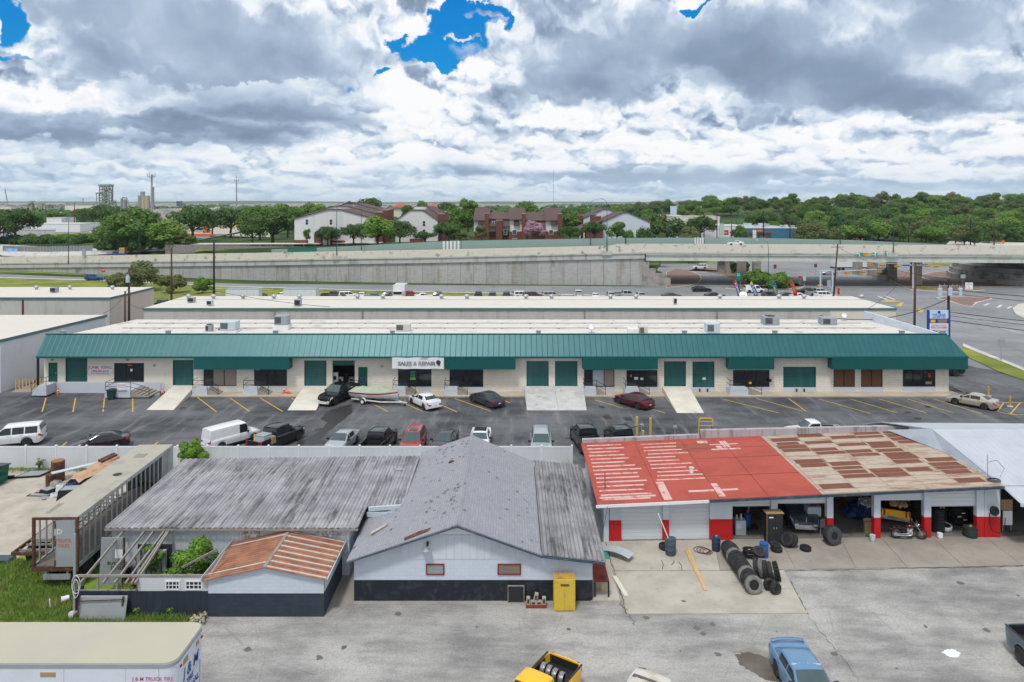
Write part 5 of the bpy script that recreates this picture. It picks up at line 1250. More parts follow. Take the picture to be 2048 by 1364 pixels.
def fz(px):return ip(px,[(550,497.5),(632,495.5),(900,482),(1020,480),(1250,476),(1470,475),(1700,480),(1920,490)])
def fpt(px,off=22.5):
 Y=hw_y(XP(px,215))+off;return XP(px,Y),Y
def fence_run(a,b_,mat,parent,lift=0,name='panel'):
 m=MB();n=max(1,int((b_-a)/12));pts=[lerp(a,b_,i/n)for i in range(n+1)];vs=[]
 for px in pts:
  x,y=fpt(px);zt_=ZP(fz(px)+lift,y);zl_=T(x,y)-1.5 if x<34 else hw_z(x)-2.4;vs+=[(x,y,zl_),(x,y,zt_),(x,y+.15,zt_),(x,y+.15,zl_)]
 fs=[(i*4+k,i*4+4+k,i*4+4+(k+1)%4,i*4+(k+1)%4)for i in range(n)for k in range(3)]
 m.add(vs,fs+[(3,2,1,0),tuple(n*4+k for k in range(4))]);return obj(name,m,mat,parent)
fence_run(543,575,M_GREENFENCE,gf,1);fence_run(575.4,633,mk('bright_green_sheet',(.01,.17,.12),.6),gf,1);fence_run(633.4,885,M_GREENFENCE,gf);fence_run(923,1250,M_GREENFENCE,gf);fence_run(1253,1388,M_GREENFENCE,gf);fence_run(1410,1478,M_GREENFENCE,gf);fence_run(1478.4,1905,M_GREENFENCE,gf,0)
for a,b_,n in((885.5,922,5),(1389,1409,4)):
 for i in range(n):
  q=lerp(a,b_,i/n);fence_run(q,q+(b_-a)/n*.55,M_WHITE,gf);fence_run(q+(b_-a)/n*.56,q+(b_-a)/n*.98,M_GREENFENCE,gf)
def bridge_sign(px0,px1,py0,py1,mat,label,text,tmat=M_SIGNW,sz=1.2):
 Y=hw_y(XP((px0+px1)/2,184))-.2;x0,x1=XP(px0,Y),XP(px1,Y);z0,z1=ZP(py1,Y),ZP(py0,Y)
 t=thing('road_sign',label,'road sign',((x0+x1)/2,Y,(z0+z1)/2));o=obj('board',MB().box(0,0,0,x1-x0,.08,z1-z0),mat,t);obj('bracket',MB().box(-.8,.1,0,.1,.14,z1-z0).box(.8,.1,0,.1,.14,z1-z0),M_METAL,t)
 if callable(text):text(o)
 else:letters('lettering',text,sz,tmat,o,tm(0,-.05,0),.005)
def arrow(kind):
 def f(o):
  m=MB()
  m.b2(-.09,-.055,-.6,.09,-.045,.3)
  if kind=='up':m.add([(-.35,-.05,.25),(.35,-.05,.25),(0,-.05,.7)],[(0,1,2)])
  elif kind=='left':m.b2(-.5,-.055,.12,-.092,-.045,.3);m.add([(-.45,-.05,-.1),(-.45,-.05,.52),(-.85,-.05,.21)],[(0,1,2)])
  else:m.add([(-.35,-.05,.25),(.35,-.05,.25),(0,-.05,.7)],[(0,1,2)]);m.b2(-.7,-.055,-.2,-.092,-.045,-.05)
  obj('arrow',m,M_SIGNW,o)
 return f
bridge_sign(1714,1723.5,505,511.5,M_SIGNTEAL,'teal arrow sign, leftmost on the bridge edge',arrow('left'))
bridge_sign(1726,1744,506,511.5,M_SIGNY,'yellow exit sign on the bridge edge','EXIT 45',M_INK,.9)
bridge_sign(1746,1755,505,511.5,M_SIGNTEAL,'teal arrow sign right of the yellow one on the bridge edge',arrow('fork'))
bridge_sign(1770,1779,505,511.5,M_SIGNTEAL,'teal arrow sign, rightmost on the bridge edge',arrow('up'))
# ---- lamp posts on and around the highway ----
def hw_lamp(px,pytop,pybase,label,off=.2,dirx=-1,arm=2.0,r=.13):
 Y=hw_y(XP(px,200))+off;x=XP(px,Y);z0=ZP(pybase,Y);z1=ZP(pytop,Y);return lamp_post(x,Y,z0,z1-z0,label,arm,dirx,r=r)
hw_lamp(137,425,528,'green lamp post on the highway barrier, leftmost',0,-1);hw_lamp(673.5,405,512,'tall green lamp post on the barrier in front of the first white apartment house',-.2,1)
hw_lamp(1214,398,503,'green lamp post on the barrier right of the crepe myrtle, with a curled top',-.2,-1);hw_lamp(1787,402,505,'green lamp post on the bridge above the teal signs',-.2,-1)
hw_lamp(278,440,512,'green lamp post by the blue pickup with the crate',18,-1);hw_lamp(722.7,412,500,'tall green lamp post behind the highway, left of the big tree',21,-1)
hw_lamp(1180.5,400,490,'thin green lamp post behind the highway, right of the red-brown apartments',21,1);hw_lamp(1680.5,410,490,'green lamp post behind the bridge near the blue building',21,-1);hw_lamp(1336,448,478,'short green lamp post between the trees right of the white gable',30,1)
for px,y_ in((137,528),(673.5,512),(1214,503),(1787,506)):
 x=XP(px,hw_y(XP(px,200)));o=obj('lamp_bracket',MB().box(x,hw_y(x)-.1,ZP(y_+3,hw_y(x)),2.6,.5,1.1),M_COPE,hw)
x,y=G(1536.8,592);lamp_post(x,y,0,ZP(480,y),'green street lamp with a curved arm standing near the feather flags',2.4,-1)
x,y,z=GT(66.5*2,462);lamp_post(x,y,z,12,'pale green street lamp among the cars far left',2.0,1)
# ================= VINYL FENCE =================
YV=59.8
fe=thing('vinyl_fence','long white vinyl privacy fence between the parking lot and the yards','fence',(0,YV,0))
posts=[-42.9-2.52*5+2.52*i for i in range(26)]
posts=[x for x in posts if x<6.6]
for i,(a,b_)in enumerate(zip(posts,posts[1:])):
 obj('panel',MB().b2(a+.065,-.03,.12,b_-.065,.03,1.68),M_PVC,fe)
rl=MB().b2(posts[0],-.045,1.685,posts[-1],.045,1.8).b2(posts[0],-.045,.02,posts[-1],.045,.115)
obj('rail',rl,M_PVCP,fe)
for x in posts:obj('post',MB().box(x,0,.93,.13,.13,1.86).box(x,0,1.89,.18,.18,.06,taper=.5),M_PVCP,fe)
# ================= WHITE HOUSE WITH THE GREY SHINGLE ROOF =================
ho=thing('house','white and navy gabled workshop with a grey shingle roof, centre foreground','house',(-3.0,39.8,0))
hx0,hx1,dep=-5.73,7.45,14.2
ox=-3.0
RZ,LE,RE,PE=4.42,2.42,2.78,2.42
wl_=MB();zc=1.16
obj('lower_wall',MB().b2(hx0,0,0,hx1,.2,zc),M_CMUK,ho)
obj('upper_wall',MB().b2(hx0,0,zc+.003,hx1,.2,2.32),M_CMUB,ho)
gm=MB().add([(hx0-.0,-.02,2.323),(hx1,-.02,2.323),(hx1,-.02,2.36),(4.6,-.02,2.70),(0,-.02,RZ-.16),(hx0,-.02,2.46)]+[(hx0,.15,2.323),(hx1,.15,2.323),(hx1,.15,2.36),(4.6,.15,2.70),(0,.15,RZ-.16),(hx0,.15,2.46)],[(0,1,2,3,4,5),(11,10,9,8,7,6),(0,6,7,1)])
obj('gable',gm,M_BATTEN,ho)
obj('side_wall',MB().b2(hx0,.201,0,hx0+.2,dep,2.3).b2(hx1-.2,.201,0,hx1,dep,2.25).b2(hx0+.2,dep-.2,0,hx1-.2,dep,2.4),M_WHITEB,ho)
def roofpiece(pts,t,m,name,par=ho):return obj(name,MB().slab(pts,t),m,par)
yA,yB=-.45,14.75
roofpiece([(-6.05,yA,LE),(0,yA,RZ),(0,yB,RZ),(-3.85,yB,RZ-3.85/3),(-3.85,5.0,RZ-3.85/3),(-6.05,5.0,LE)],.10,M_SHINGLE,'roof')
roofpiece([(0.003,yA,RZ),(4.6,yA,RE),(4.6,yB-1.0,RE),(0.003,yB,RZ)],.10,M_SHINGLE,'roof')
obj('ridge_cap',MB().add([(-.14,yA-.01,RZ-.03),(0,yA-.01,RZ+.03),(.14,yA-.01,RZ-.035),(-.14,yB,RZ-.03),(0,yB,RZ+.03),(.14,yB,RZ-.035)],[(0,1,4,3),(1,2,5,4)]),M_SHINGLE,ho)
M_NAVYT=mk('navy_trim',(.03,.06,.09),.7,0,.25,2,(.15,.15,.15),.4,2)
fa=MB().bar((-6.1,yA-.04,LE-.09),(0,yA-.04,RZ-.09),.16,.05).bar((0,yA-.04,RZ-.09),(4.6,yA-.04,RE-.09),.16,.05).bar((4.6,yA-.04,RE-.09),(8.1,yA-.04,PE-.12),.2,.05)
obj('fascia',fa,M_NAVYT,ho)
def corr(x0,x1,y0,y1,zf,pitch,amp,mat,name,par,along='y',nfac=6):
 """corrugated sheet; ribs run along y, heights from zf(x,y)"""
 n=int((x1-x0)/pitch*nfac);m=MB()
 def f(u,v):
  x=lerp(x0,x1,u);yy0=y0(x)if callable(y0)else y0;yy1=y1(x)if callable(y1)else y1;y=lerp(yy0,yy1,v)
  return(x,y,zf(x,y)+amp*math.cos(2*PI*(x-x0)/pitch))
 m.grid(f,n,3);k=len(m.v)
 vs=[(x,y,z-.04)for x,y,z in m.v];fs=[tuple(reversed([i+k for i in q]))for q in m.f];nn=n+1
 m.v+=vs;m.f+=fs;m.m+=[0]*len(fs)
 for i in range(n):m.f.append((i,k+i,k+i+1,i+1));m.m.append(0);a=3*nn+i;m.f.append((a+1,k+a+1,k+a,a));m.m.append(0)
 return obj(name,m,mat,par,60)
corr(4.64,8.15,yA,14.0,lambda x,y:lerp(RE,PE,(x-4.6)/3.5)+.02,.30,.035,M_FIBRO2,'porch_roof',ho)
def small_win(par,x0,x1,z0,z1,fm,gm_,y=-.06,name='window',mull=0):
 t=.07;f=MB().b2(x0,y,z0,x1,y+.05,z0+t).b2(x0,y,z1-t,x1,y+.05,z1).b2(x0,y,z0+t,x0+t,y+.05,z1-t).b2(x1-t,y,z0+t,x1,y+.05,z1-t)
 for k in range(mull):xx=lerp(x0,x1,(k+1)/(mull+1));f.b2(xx-.02,y+.01,z0+t,xx+.02,y+.04,z1-t)
 if mull:f.b2(x0+t,y+.011,(z0+z1)/2-.02,x1-t,y+.039,(z0+z1)/2+.02)
 o=obj(name,f,fm,par);obj('pane',MB().b2(x0+t,y+.02,z0+t,x1-t,y+.035,z1-t),gm_,o);return o
hs=.02764
for a,b_ in((852,889),(995,1042)):small_win(ho,(a-1024)*hs+3.0,(b_-1024)*hs+3.0,H-(1149-HY)*hs,H-(1127-HY)*hs,M_REDT,mk('frosted_pane' if a<900 else 'brown_pane',(.26,.30,.31)if a<900 else(.20,.17,.14),.3))
gl=MB()
for k in range(6):gl.b2(-.75+k*.0,-.06,3.62+k*.07,.75-k*.0,-.03,3.65+k*.07)
obj('gable_vent',MB().add([(-1.1,-.035,3.72),(1.1,-.035,3.72),(0,-.035,4.15)],[(0,1,2)]).add(gl.v[:8*1],[tuple(q)for q in gl.f[:6]]),M_WHITE,ho)
lp=obj('gable_lamp',MB().box(-1.65,-.12,3.22,.1,.22,.2),M_DARK,ho);obj('shade',MB().lathe([(.05,.12),(.26,0),(.24,-.02),(0,.05)],12,0,Matrix.Translation((-1.7,-.35,2.98))),M_METAL,lp)
vt=thing('roof_turbine','rusty ball-shaped roof turbine on the grey shingles','roof vent',(XP(904,50.0),50.0,ZP(935,50.0)-.1));obj('neck',MB().cyl((0,0,-.25),(0,0,.2),.16,.16,12),M_GREY,vt)
obj('ball',MB().lathe([(.16,.2),(.24,.3),(.26,.42),(.2,.54),(.06,.6),(0,.61)],14),M_RUST,vt,40)
obj('patch',MB().slab([(-5.2,1.9,LE+.42),(-4.4,2.5,LE+.66),(-4.35,2.75,LE+.68),(-5.2,2.15,LE+.42)],.08),M_STRIPE,ho)
obj('bare_patch',MB().slab([(x,y,RZ+x/3+.012)for x,y in((-2.9,-.3),(-1.6,-.1),(-1.5,.3),(-2.2,.35),(-3.0,.1))],.03),M_RUST,ho)
ms_=MB();rnd=random.Random(5)
for i in range(46):
 x=rnd.uniform(-3.4,-.2)if rnd.random()<.7 else rnd.uniform(.2,4.2);y=rnd.uniform(0,14);z=(RZ+x/3 if x<0 else RZ-x*(RZ-RE)/4.6)+.006
 if i<26:x=rnd.uniform(-2.2,-.3);y=rnd.choice((rnd.uniform(10,14),rnd.uniform(2.5,5)));z=RZ+x/3+.006
 sl=1/3 if x<0 else-(RZ-RE)/4.6
 w_=rnd.uniform(.1,.2);d_=rnd.uniform(.12,.3);ms_.add([(x,y,z),(x+w_,y,z+sl*w_),(x+w_,y+d_,z+sl*w_),(x,y+d_,z)],[(0,1,2,3)])
obj('lifted_shingle',ms_,mk('old_felt',(.13,.13,.15),.9),ho)
# ================= BIG FLAT CORRUGATED ROOF BUILDING =================
fb=thing('workshop','wide low workshop under a stained grey corrugated roof, left of the gabled house','workshop')
zr_=lambda x,y:lerp(3.0,3.32,(y-42.2)/10.4)
corr(-23.85,-9.02,42.15,lambda x:52.6+(x+23.85)*.035,zr_,.36,.032,M_FIBRO,'roof',fb)
corr(-9.0,-6.8,44.75,lambda x:53.1,lambda x,y:zr_(x,y)+.012,.36,.032,M_FIBRO,'roof',fb)
obj('front_wall',MB().b2(-16.1,42.5,0,-9.6,42.7,2.93).b2(-23.6,42.5,0,-16.12,42.7,2.93),M_BATTEN,fb)
obj('side_wall',MB().b2(-23.6,42.71,0,-23.4,52.3,2.93).b2(-9.8,42.71,0,-9.6,52.9,2.93).b2(-23.39,52.1,0,-9.81,52.3,3.1),M_WHITEB,fb)
obj('fascia',MB().b2(-23.85,42.08,2.83,-9.0,42.13,2.94),M_WOOD,fb)
obj('gutter',MB().bar((-8.9,44.7,3.0),(-6.9,44.8,3.1),.15,.25).bar((-9.0,44.6,2.7),(-7,44.3,2.85),.05,.3),M_GREYB,fb)
obj('roof_stub',MB().cyl((-8.3,50.5,3.2),(-8.3,50.5,3.75),.03,.03,6).box(-7.9,50.4,3.32,.4,.25,.12),M_METAL,fb)
obj('peeling_patch',MB().b2(-15.9,42.44,1.6,-14.9,42.49,2.7).b2(-11.6,42.44,2.3,-10.1,42.49,2.8),mk('peeling_paint',(.30,.28,.25),.9,0,.4,5,(.6,.64,.68),.8,5,(.48,.52)),fb)
# ================= RUST-ROOFED SHED =================
sh=thing('shed','small pale blue and navy block shed with a rust-brown striped roof','shed',(-13.1,38.27,0))
sx0,sx1=-3.05,3.1
obj('lower_wall',MB().b2(sx0,0,0,sx1,.2,1.25).b2(sx1-.2,.201,0,sx1,4.1,1.25).b2(sx0,.201,0,sx0+.2,4.1,1.25),M_CMUD,sh)
g=MB();fr=[(sx0,0,1.253),(sx1,0,1.253),(sx1,0,2.1),(0,0,2.66),(sx0,0,2.03)]
g.add(fr+[(x,y+.2,z)for x,y,z in fr],[(0,1,2,3,4),(9,8,7,6,5)]);g.b2(sx1-.2,.201,1.253,sx1,4.1,2.1).b2(sx0,.201,1.253,sx0+.2,4.1,2.0)
obj('upper_wall',g,M_CMUB,sh)
def shz(x):return 2.74-abs(x)*(.64/3.2)if x>0 else 2.74-abs(x)*(.68/3.2)
for a,b_ in((-3.3,0),(0.002,3.3)):
 roofpiece([(a,-.2,shz(a)),(b_,-.2,shz(b_)),(b_,4.15,shz(b_)),(a,4.15,shz(a))],.05,M_RUSTROOF,'roof',sh)
st_=MB()
for k in range(8):
 y=-.1+k*.58;a,b_=.05,3.25
 st_.slab([(a,y,shz(a)+.012),(b_,y,shz(b_)+.012),(b_,y+.13,shz(b_)+.012),(a,y+.13,shz(a)+.012)],.01)
for y in(.35,3.55):st_.slab([(-3.25,y,shz(-3.25)+.012),(-.05,y,shz(.05)+.012),(-.05,y+.13,shz(.05)+.012),(-3.25,y+.13,shz(-3.25)+.012)],.01)
obj('pale_stripe',st_,M_STRIPE,sh)
obj('ridge_cap',MB().bar((0,-.22,2.75),(0,4.16,2.75),.16,.03),M_WOOD,sh)
obj('edge_flashing',MB().bar((-3.34,-.22,2.08),(-3.34,4.16,2.08),.03,.26).bar((3.32,-.2,2.09),(3.32,4.15,2.09),.05,.05),M_GREYB,sh)
# ================= OPEN BURNT-OUT LEAN-TO =================
lt=thing('lean_to','roofless timber lean-to with bare white rafters and a dark boarded front, left of the shed','lean-to')
YL=38.35
def lx(px,Y=YL):return XP(px,Y)
obj('front_boards',MB().b2(lx(153),YL,0,lx(417),YL+.1,1.34),M_DARKBOARD,lt)
obj('end_boards',MB().b2(lx(153)-.1,YL,0,lx(153)-.003,YL+.7,1.3),M_DARKBOARD,lt)
fm=MB();fm.b2(lx(152),YL-.04,2.08,lx(418),YL+.06,2.2);fm.b2(lx(152),YL-.03,1.345,lx(275),YL+.05,1.40)
for px in(195,233,275):fm.b2(lx(px)-.05,YL-.0,1.402,lx(px)+.05,YL+.08,2.078)
obj('frame',fm,M_WOOD,lt)
obj('corner_post',MB().b2(lx(152)-.09,YL-.1,0,lx(152)+.01,YL+.0,4.4),M_GREY,lt)
obj('lattice_wall',MB().b2(lx(277),YL-.02,1.345,lx(416),YL+.04,2.075),brick('white_lattice',(.58,.61,.64),(.60,.63,.66),(.46,.49,.52),.12,.12,.012),lt)
for a,b_ in((331,361),(371,406)):small_win(lt,lx(a),lx(b_),1.42,1.92,M_WHITE,M_GLASS,YL-.07,'window',3)
for i,(ax,bx)in enumerate(((168,249),(213,291),(236,309),(258,330),(270,336),(277,339))):
 obj('rafter',MB().bar((lx(ax),YL-.35,1.92),(XP(bx,42.3),42.3,2.78),.09,.13),M_WOOD,lt)
obj('fallen_beam',MB().bar((lx(360,39),39.2,2.15),(lx(432,40.5),40.5,2.5),.06,.1).bar((lx(425,38.7),38.6,2.2),(lx(440,39.2),39.9,2.7),.1,.04),M_WOOD,lt)
g=MB()
for k in range(6):x=XP(277+k*10,41);g.b2(x,40.8,0,x+.2,41.0,2.3)
obj('dark_column',g,M_GREY,lt);obj('back_board',MB().b2(XP(277,41.2),41.1,0,XP(345,41.2),41.2,2.5),M_DARK,lt)
t=thing('leaning_door','big old aluminium trailer door leaning upright inside the lean-to','door',(XP(228,41.5),41.4,0),R(4));o=obj('panel',MB().box(-.15,0,1.38,1.25,.06,2.75,M=Matrix.Rotation(R(3),4,'Y')),M_OLDAL,t)
obj('edge_rail',MB().box(.62,-.02,1.38,.1,.1,2.75),M_RUST,t);obj('sticker',MB().box(.25,-.05,1.85,.42,.02,.5,M=Matrix.Rotation(R(3),4,'Y')),M_WHITE,t)
letters('lettering','BUY HOT\nDOGS',.26,M_INK,o,tm(.25,-.04,1.15,Matrix.Rotation(R(3),4,'Y')@FACE_CAM),.003)
t=thing('old_wheel','dark wheel standing behind the rafters','wheel',(XP(256,41.6),41.9,.42),0);obj('tyre',MB().lathe([(.22,-.1),(.4,-.1),(.42,0),(.4,.1),(.22,.1)],16,0,Matrix.Rotation(PI/2,4,'X')),M_TYRE,t,40)
t=thing('gas_bottle','rust-red handcart with a round tank among the rafters','handcart',(XP(270,41),40.9,.0));obj('tank',MB().lathe([(0,.2),(.16,.3),(.2,.5),(.16,.75),(0,.85)],12),M_ORANGE if False else M_REDT,t);obj('handle',MB().bar((0,.1,.6),(-.05,.35,1.6),.04).box(-.05,.38,1.6,.22,.05,.2),M_RUST,t)
bush(XP(380,40.6),40.7,1.5,1.85,'leafy green shrub growing inside the roofless lean-to, beside the shed','shrub','shrub',L_BRIGHT,21,.085,200,0,14)
bush(XP(312,41.2),40.9,.8,1.65,'tall thin green shrub rising between the bare rafters','shrub','shrub',L_MID,22,.085,150,0,10)
t=thing('fallen_door','grey trailer door with rusty hinges propped against the dark boards','door',(lx(213),37.85,0));o=obj('panel',MB().box(0,0,.60,2.5,.08,1.28,taper=1.0,M=Matrix.Rotation(R(-14),4,'X')),M_OLDAL,t,bevel=.03)
obj('hinge_bar',MB().bar((-1.2,.12,1.0),(1.15,.14,1.08),.04).bar((-1.2,-.1,.1),(-1.2,.15,1.22),.05).bar((1.05,.12,.75),(1.05,.22,1.2),.08),M_RUST,t)
for px,py,lb,a in((131,1204,'white plastic bucket lying on the lawn',.6),(148,1233,'cream bucket lying at the corner post',1.2)):
 x,y=G(px,py);t=thing('bucket',lb,'bucket',(x,y,.17),a);obj('body',MB().cyl((-.18,0,0),(.18,0,.02),.17,.15,12),M_SIGNW if px<140 else M_KERB,t,40);obj('rim',MB().cyl((-.2,0,0),(-.16,0,0),.185,.185,12),M_WHITE,t,40)
x,y=G(101,1216);one('stake',MB().bar((x,y,0),(x-.05,y,.5),.05),M_WHITE,'thin white stake in the lawn','stake')
t=thing('cable_coil','white cable looped over the top of the grey corner post','cable',(0,0,0));g=MB()
for k in range(2):g.tube([(lx(155)+.22*math.sin(a_*PI/8)*(1-.25*k),YL-.14-.02*k,1.75+.48*math.cos(a_*PI/8)-.2*k)for a_ in range(17)],.018,5)
obj('coil',g,M_WHITE,t)
def blades(name,zone,n,h,seed,mat=M_BLADE):
 rnd=random.Random(seed);m=MB()
 for i in range(n):
  x,y=zone(rnd)
  if x is None:continue
  k=rnd.uniform(.4,1.2)*h;a=rnd.uniform(0,PI);w_=.02;dx,dy=rnd.uniform(-.5,.5)*k,rnd.uniform(-.5,.5)*k
  m.add([(x-w_*math.cos(a),y-w_*math.sin(a),0),(x+w_*math.cos(a),y+w_*math.sin(a),0),(x+dx,y+dy,k)],[(0,1,2)])
 return struct(name,m,mat,'stuff')
def z1(r):
 x=r.uniform(-32,-22.8);y=r.uniform(37.6,45.5)
 if y>40.5 and x>-24.6:return None,None
 if y>44.5-(x+32)*.1:return None,None
 return x,y
blades('tall_grass',z1,30000,.26,31);blades('weeds',lambda r:(r.uniform(-22.8,-16.2),r.uniform(37.3,38.3)),3500,.3,32);blades('weeds',lambda r:(r.uniform(-22.8,-16.6),r.uniform(38.5,42)),6000,.3,33)
blades('weeds',lambda r:(r.uniform(-45,-26),59.5-abs(r.gauss(0,.35))),2500,.3,34);blades('weeds',lambda r:(r.uniform(3.9,5.4),r.uniform(50,59.3)),4000,.7,35)
blades('weeds',lambda r:((lambda p:p)(G(*((lambda u:(lerp(1222,1256,u),lerp(1120,1230,u)))(r.random()))))),160,.12,36)
bush(XP(388,59.2),58.9,1.25,1.75,'bright green bush growing against the vinyl fence','bush','bush',L_BRIGHT,23,.10,230,0,14)
bush(XP(217,57.5),57.6,.35,.7,'small green sapling behind the junk pile','bush','sapling',L_BRIGHT,24,.08,40,0,4)
bush(XP(73,59),59.3,.5,.6,'wispy dry weed by the vinyl fence','bush','weed_clump',L_OLIVE,25,.05,40,0,5)
for px,py,lb in((278,1228,'pale green weed right of the propped trailer door'),(345,1228,'pale green weed in front of the dark boards')):
 x,y=G(px,py);bush(x,y,.35,.35,lb,'weed','weed_clump',L_LIGHT,26,.06,40,0,5,'weeds before the dark boards',False)
x,y=G(400,1240);one('rubble_heap',crown_mesh(3,.7,.12,6,30,.09)[0],M_WALK,'brown rubble heap at the shed corner','rubble',loc=(x,y,.08))
# ================= STRIPPED SEMI TRAILER =================
tr=thing('semi_trailer','stripped rusty semi trailer with bare ribs and a roof, in the left yard','trailer',(-26.0,41.0,0),R(1.6))
TL=12.3;w2=1.24
obj('roof',MB().b2(-w2,0,4.06,w2,TL,4.12),M_TRROOF,tr);
obj('floor',MB().b2(-w2+.02,.02,1.22,w2-.02,TL,1.34),mk('trailer_floor',(.16,.14,.12),.9,0,.3,2,(.06,.05,.045),.6,2),tr)
rb=MB()
for sg in(-1,1):
 rb.b2(sg*w2-.04,.1,3.9,sg*w2+.04,TL,4.05);rb.b2(sg*w2-.04,.1,1.18,sg*w2+.04,TL,1.42)
obj('side_rail',rb,M_OLDAL,tr)
for sg in(-1,1):
 for k in range(19):
  y=.55+k*.62
  if y<TL-1.6:obj('rib',MB().b2(sg*w2-.03,y,1.43,sg*w2+.03,y+.09,3.89),M_METAL,tr)
obj('nose_wall',MB().b2(-w2,TL-.05,1.35,w2,TL,4.05).b2(w2-.02,TL-1.7,1.43,w2+.02,TL-.06,3.89).b2(-w2-.02,TL-1.7,1.43,-w2+.02,TL-.06,3.89),M_OLDAL,tr)
obj('rear_frame',MB().b2(-w2-.05,-.05,1.05,-w2+.09,.09,4.1).b2(w2-.09,-.05,1.05,w2+.05,.09,4.1).b2(-w2+.09,-.05,3.97,w2-.09,.09,4.11).b2(-w2+.09,-.05,1.05,w2-.09,.09,1.3),M_RUST,tr)
dr=obj('rear_door',MB().b2(.06,-.09,1.32,w2-.1,-.052,3.95),M_OLDAL,tr)
letters('lettering','D',.42,M_WHITE,dr,tm(.28,-.1,3.3),.003);letters('lettering','TRUCK\nTIRES',.28,mk('faded_red_lettering',(.45,.16,.14),.7),dr,tm(.5,-.1,2.65,FACE_CAM@Matrix.Rotation(0,4,'Z')),.003)
obj('hinge',MB().b2(.0,-.12,1.4,.08,-.05,1.7).b2(.0,-.12,2.5,.08,-.05,2.8).b2(.0,-.12,3.5,.08,-.05,3.8),M_RUST,dr)
obj('bumper_bar',MB().b2(-.7,.0,.55,.8,.12,.85).b2(-.6,.02,.85,-.5,.1,1.05).b2(.6,.02,.85,.7,.1,1.05),M_OLDAL,tr)
obj('roof_patch',MB().cyl((.2,6.4,4.125),(.2,6.4,4.14),.28,.28,14),M_DARK,tr);obj('roof_hatch',MB().b2(-.35,9.6,4.124,.35,10.3,4.15),M_WOOD,tr);obj('roof_patch',MB().b2(-.9,.5,4.122,-.6,1.9,4.13),M_WOOD,tr)
for y in(1.6,2.8):
 for sg in(-1,1):obj('wheel',MB().lathe([(.2,-.13),(.46,-.14),(.5,-.08),(.5,.08),(.46,.14),(.2,.13)],18,0,Matrix.Translation((sg*.95,y,.5))@Matrix.Rotation(PI/2,4,'Y')),M_TYRE,tr,40)
obj('axle',MB().cyl((-1,1.6,.5),(1,1.6,.5),.07,.07,8).cyl((-1,2.8,.5),(1,2.8,.5),.07,.07,8).b2(-.5,.4,.85,-.4,6,1.21).b2(.4,.4,.85,.5,6,1.21),M_RUST,tr)
obj('landing_leg',MB().b2(-.9,TL-2.4,0,-.78,TL-2.25,1.21).b2(.78,TL-2.4,0,.9,TL-2.25,1.21),M_RUST,tr)
ch=thing('trailer_chassis','bare rusty trailer chassis beside the stripped trailer','chassis',(-28.7,43.0,0),R(2))
obj('frame',MB().b2(-1.2,0,.95,-1.08,9,1.15).b2(1.0,0,.95,1.12,9,1.15).b2(-1.07,0,.95,.99,.14,1.14),M_RUST,ch);g=MB()
for k in range(13):g.b2(-1.07,.5+k*.68,.98,.99,.58+k*.68,1.08)
obj('cross_member',g,M_WOOD,ch);obj('plank',MB().b2(-.9,1.4,1.10,.3,3.6,1.3).b2(-.6,3.9,1.1,.6,6.5,1.22),M_WOOD,ch)
for y in(1.5,2.7):obj('wheel',MB().cyl((-1.0,y,.48),(-.75,y,.48),.48,.48,16).cyl((.65,y,.48),(.9,y,.48),.48,.48,16),M_TYRE,ch,40)
# ================= JUNK PILE =================
def junk(name,label,cat,px,py,z,build,rz=0):
 x,y=G(px,py,z);t=thing(name,label,cat,(x,y,z),R(rz));build(t);return t
M_TANB=mk('tan_faded_paint',(.48,.31,.19),.6,0,.15,1.5,(.2,.12,.08),.4,2)
def vanshell(t):
 g=MB();L_=4.8
 prof=[(-.9,0),(-.95,.5),(-.8,.95),(-.35,1.25),(.4,1.25),(.8,.9)]
 rows=[(0,.8),(.4,1),(1.6,1),(3.2,1),(4.4,.95),(4.8,.7)]
 vs=[(yy if False else p[0]*k,x,p[1]*k)for x,k in rows for p in prof];n=len(prof)
 g.add(vs,[(i*n+j,i*n+j+1,(i+1)*n+j+1,(i+1)*n+j)for i in range(len(rows)-1)for j in range(n-1)if not(i in(1,3)and j==2)])
 obj('shell',g,M_TANB,t,40);obj('trim_strip',MB().b2(-.99,.4,.30,-.955,4.3,.42).b2(-.99,.4,.18,-.955,4.3,.22),M_GREY,t)
 obj('window_opening',MB().b2(-.70,1.0,.85,-.45,3.6,1.1),M_DARK,t)
t=junk('wrecked_van','tan scrap vehicle body lying tilted on the junk pile','scrap',148,985,.25,vanshell,-24)
t.rotation_euler=(0,R(-8),R(-24))
t=junk('wrecked_van','narrow tan and white scrap piece at the far end of the junk pile','scrap',178,958,.5,lambda t:(obj('shell',MB().prism([(-.35,0),(.35,0),(.35,2.4),(-.1,2.6),(-.35,2.3)],.3,.9),M_TANB,t,bevel=.06),obj('white_band',MB().b2(.355,.2,.42,.37,2.3,.7),M_WHITE,t),obj('rust_edge',MB().b2(-.3,1.0,.9,.2,2.3,1.05),M_RUST,t)),-26)
t.rotation_euler=(R(8),R(6),R(-26))
junk('oil_drum','rusty brown oil drum lying at the near end of the junk pile','drum',100,972,0,lambda t:(obj('body',MB().cyl((0,0,0),(0,0,.9),.3,.3,14).cyl((0,0,.42),(0,0,.46),.315,.315,14),M_RUST,t,40)))
junk('oil_drum','tall rusty drum standing with an orange-brown top in the junk pile','drum',116,962,0,lambda t:(obj('body',MB().cyl((0,0,0),(0,0,1.6),.48,.48,14),M_RUST,t,40),obj('lid',MB().cyl((0,0,1.6),(0,0,1.65),.46,.46,14),mk('ochre_rust',(.30,.14,.06),.8),t)))
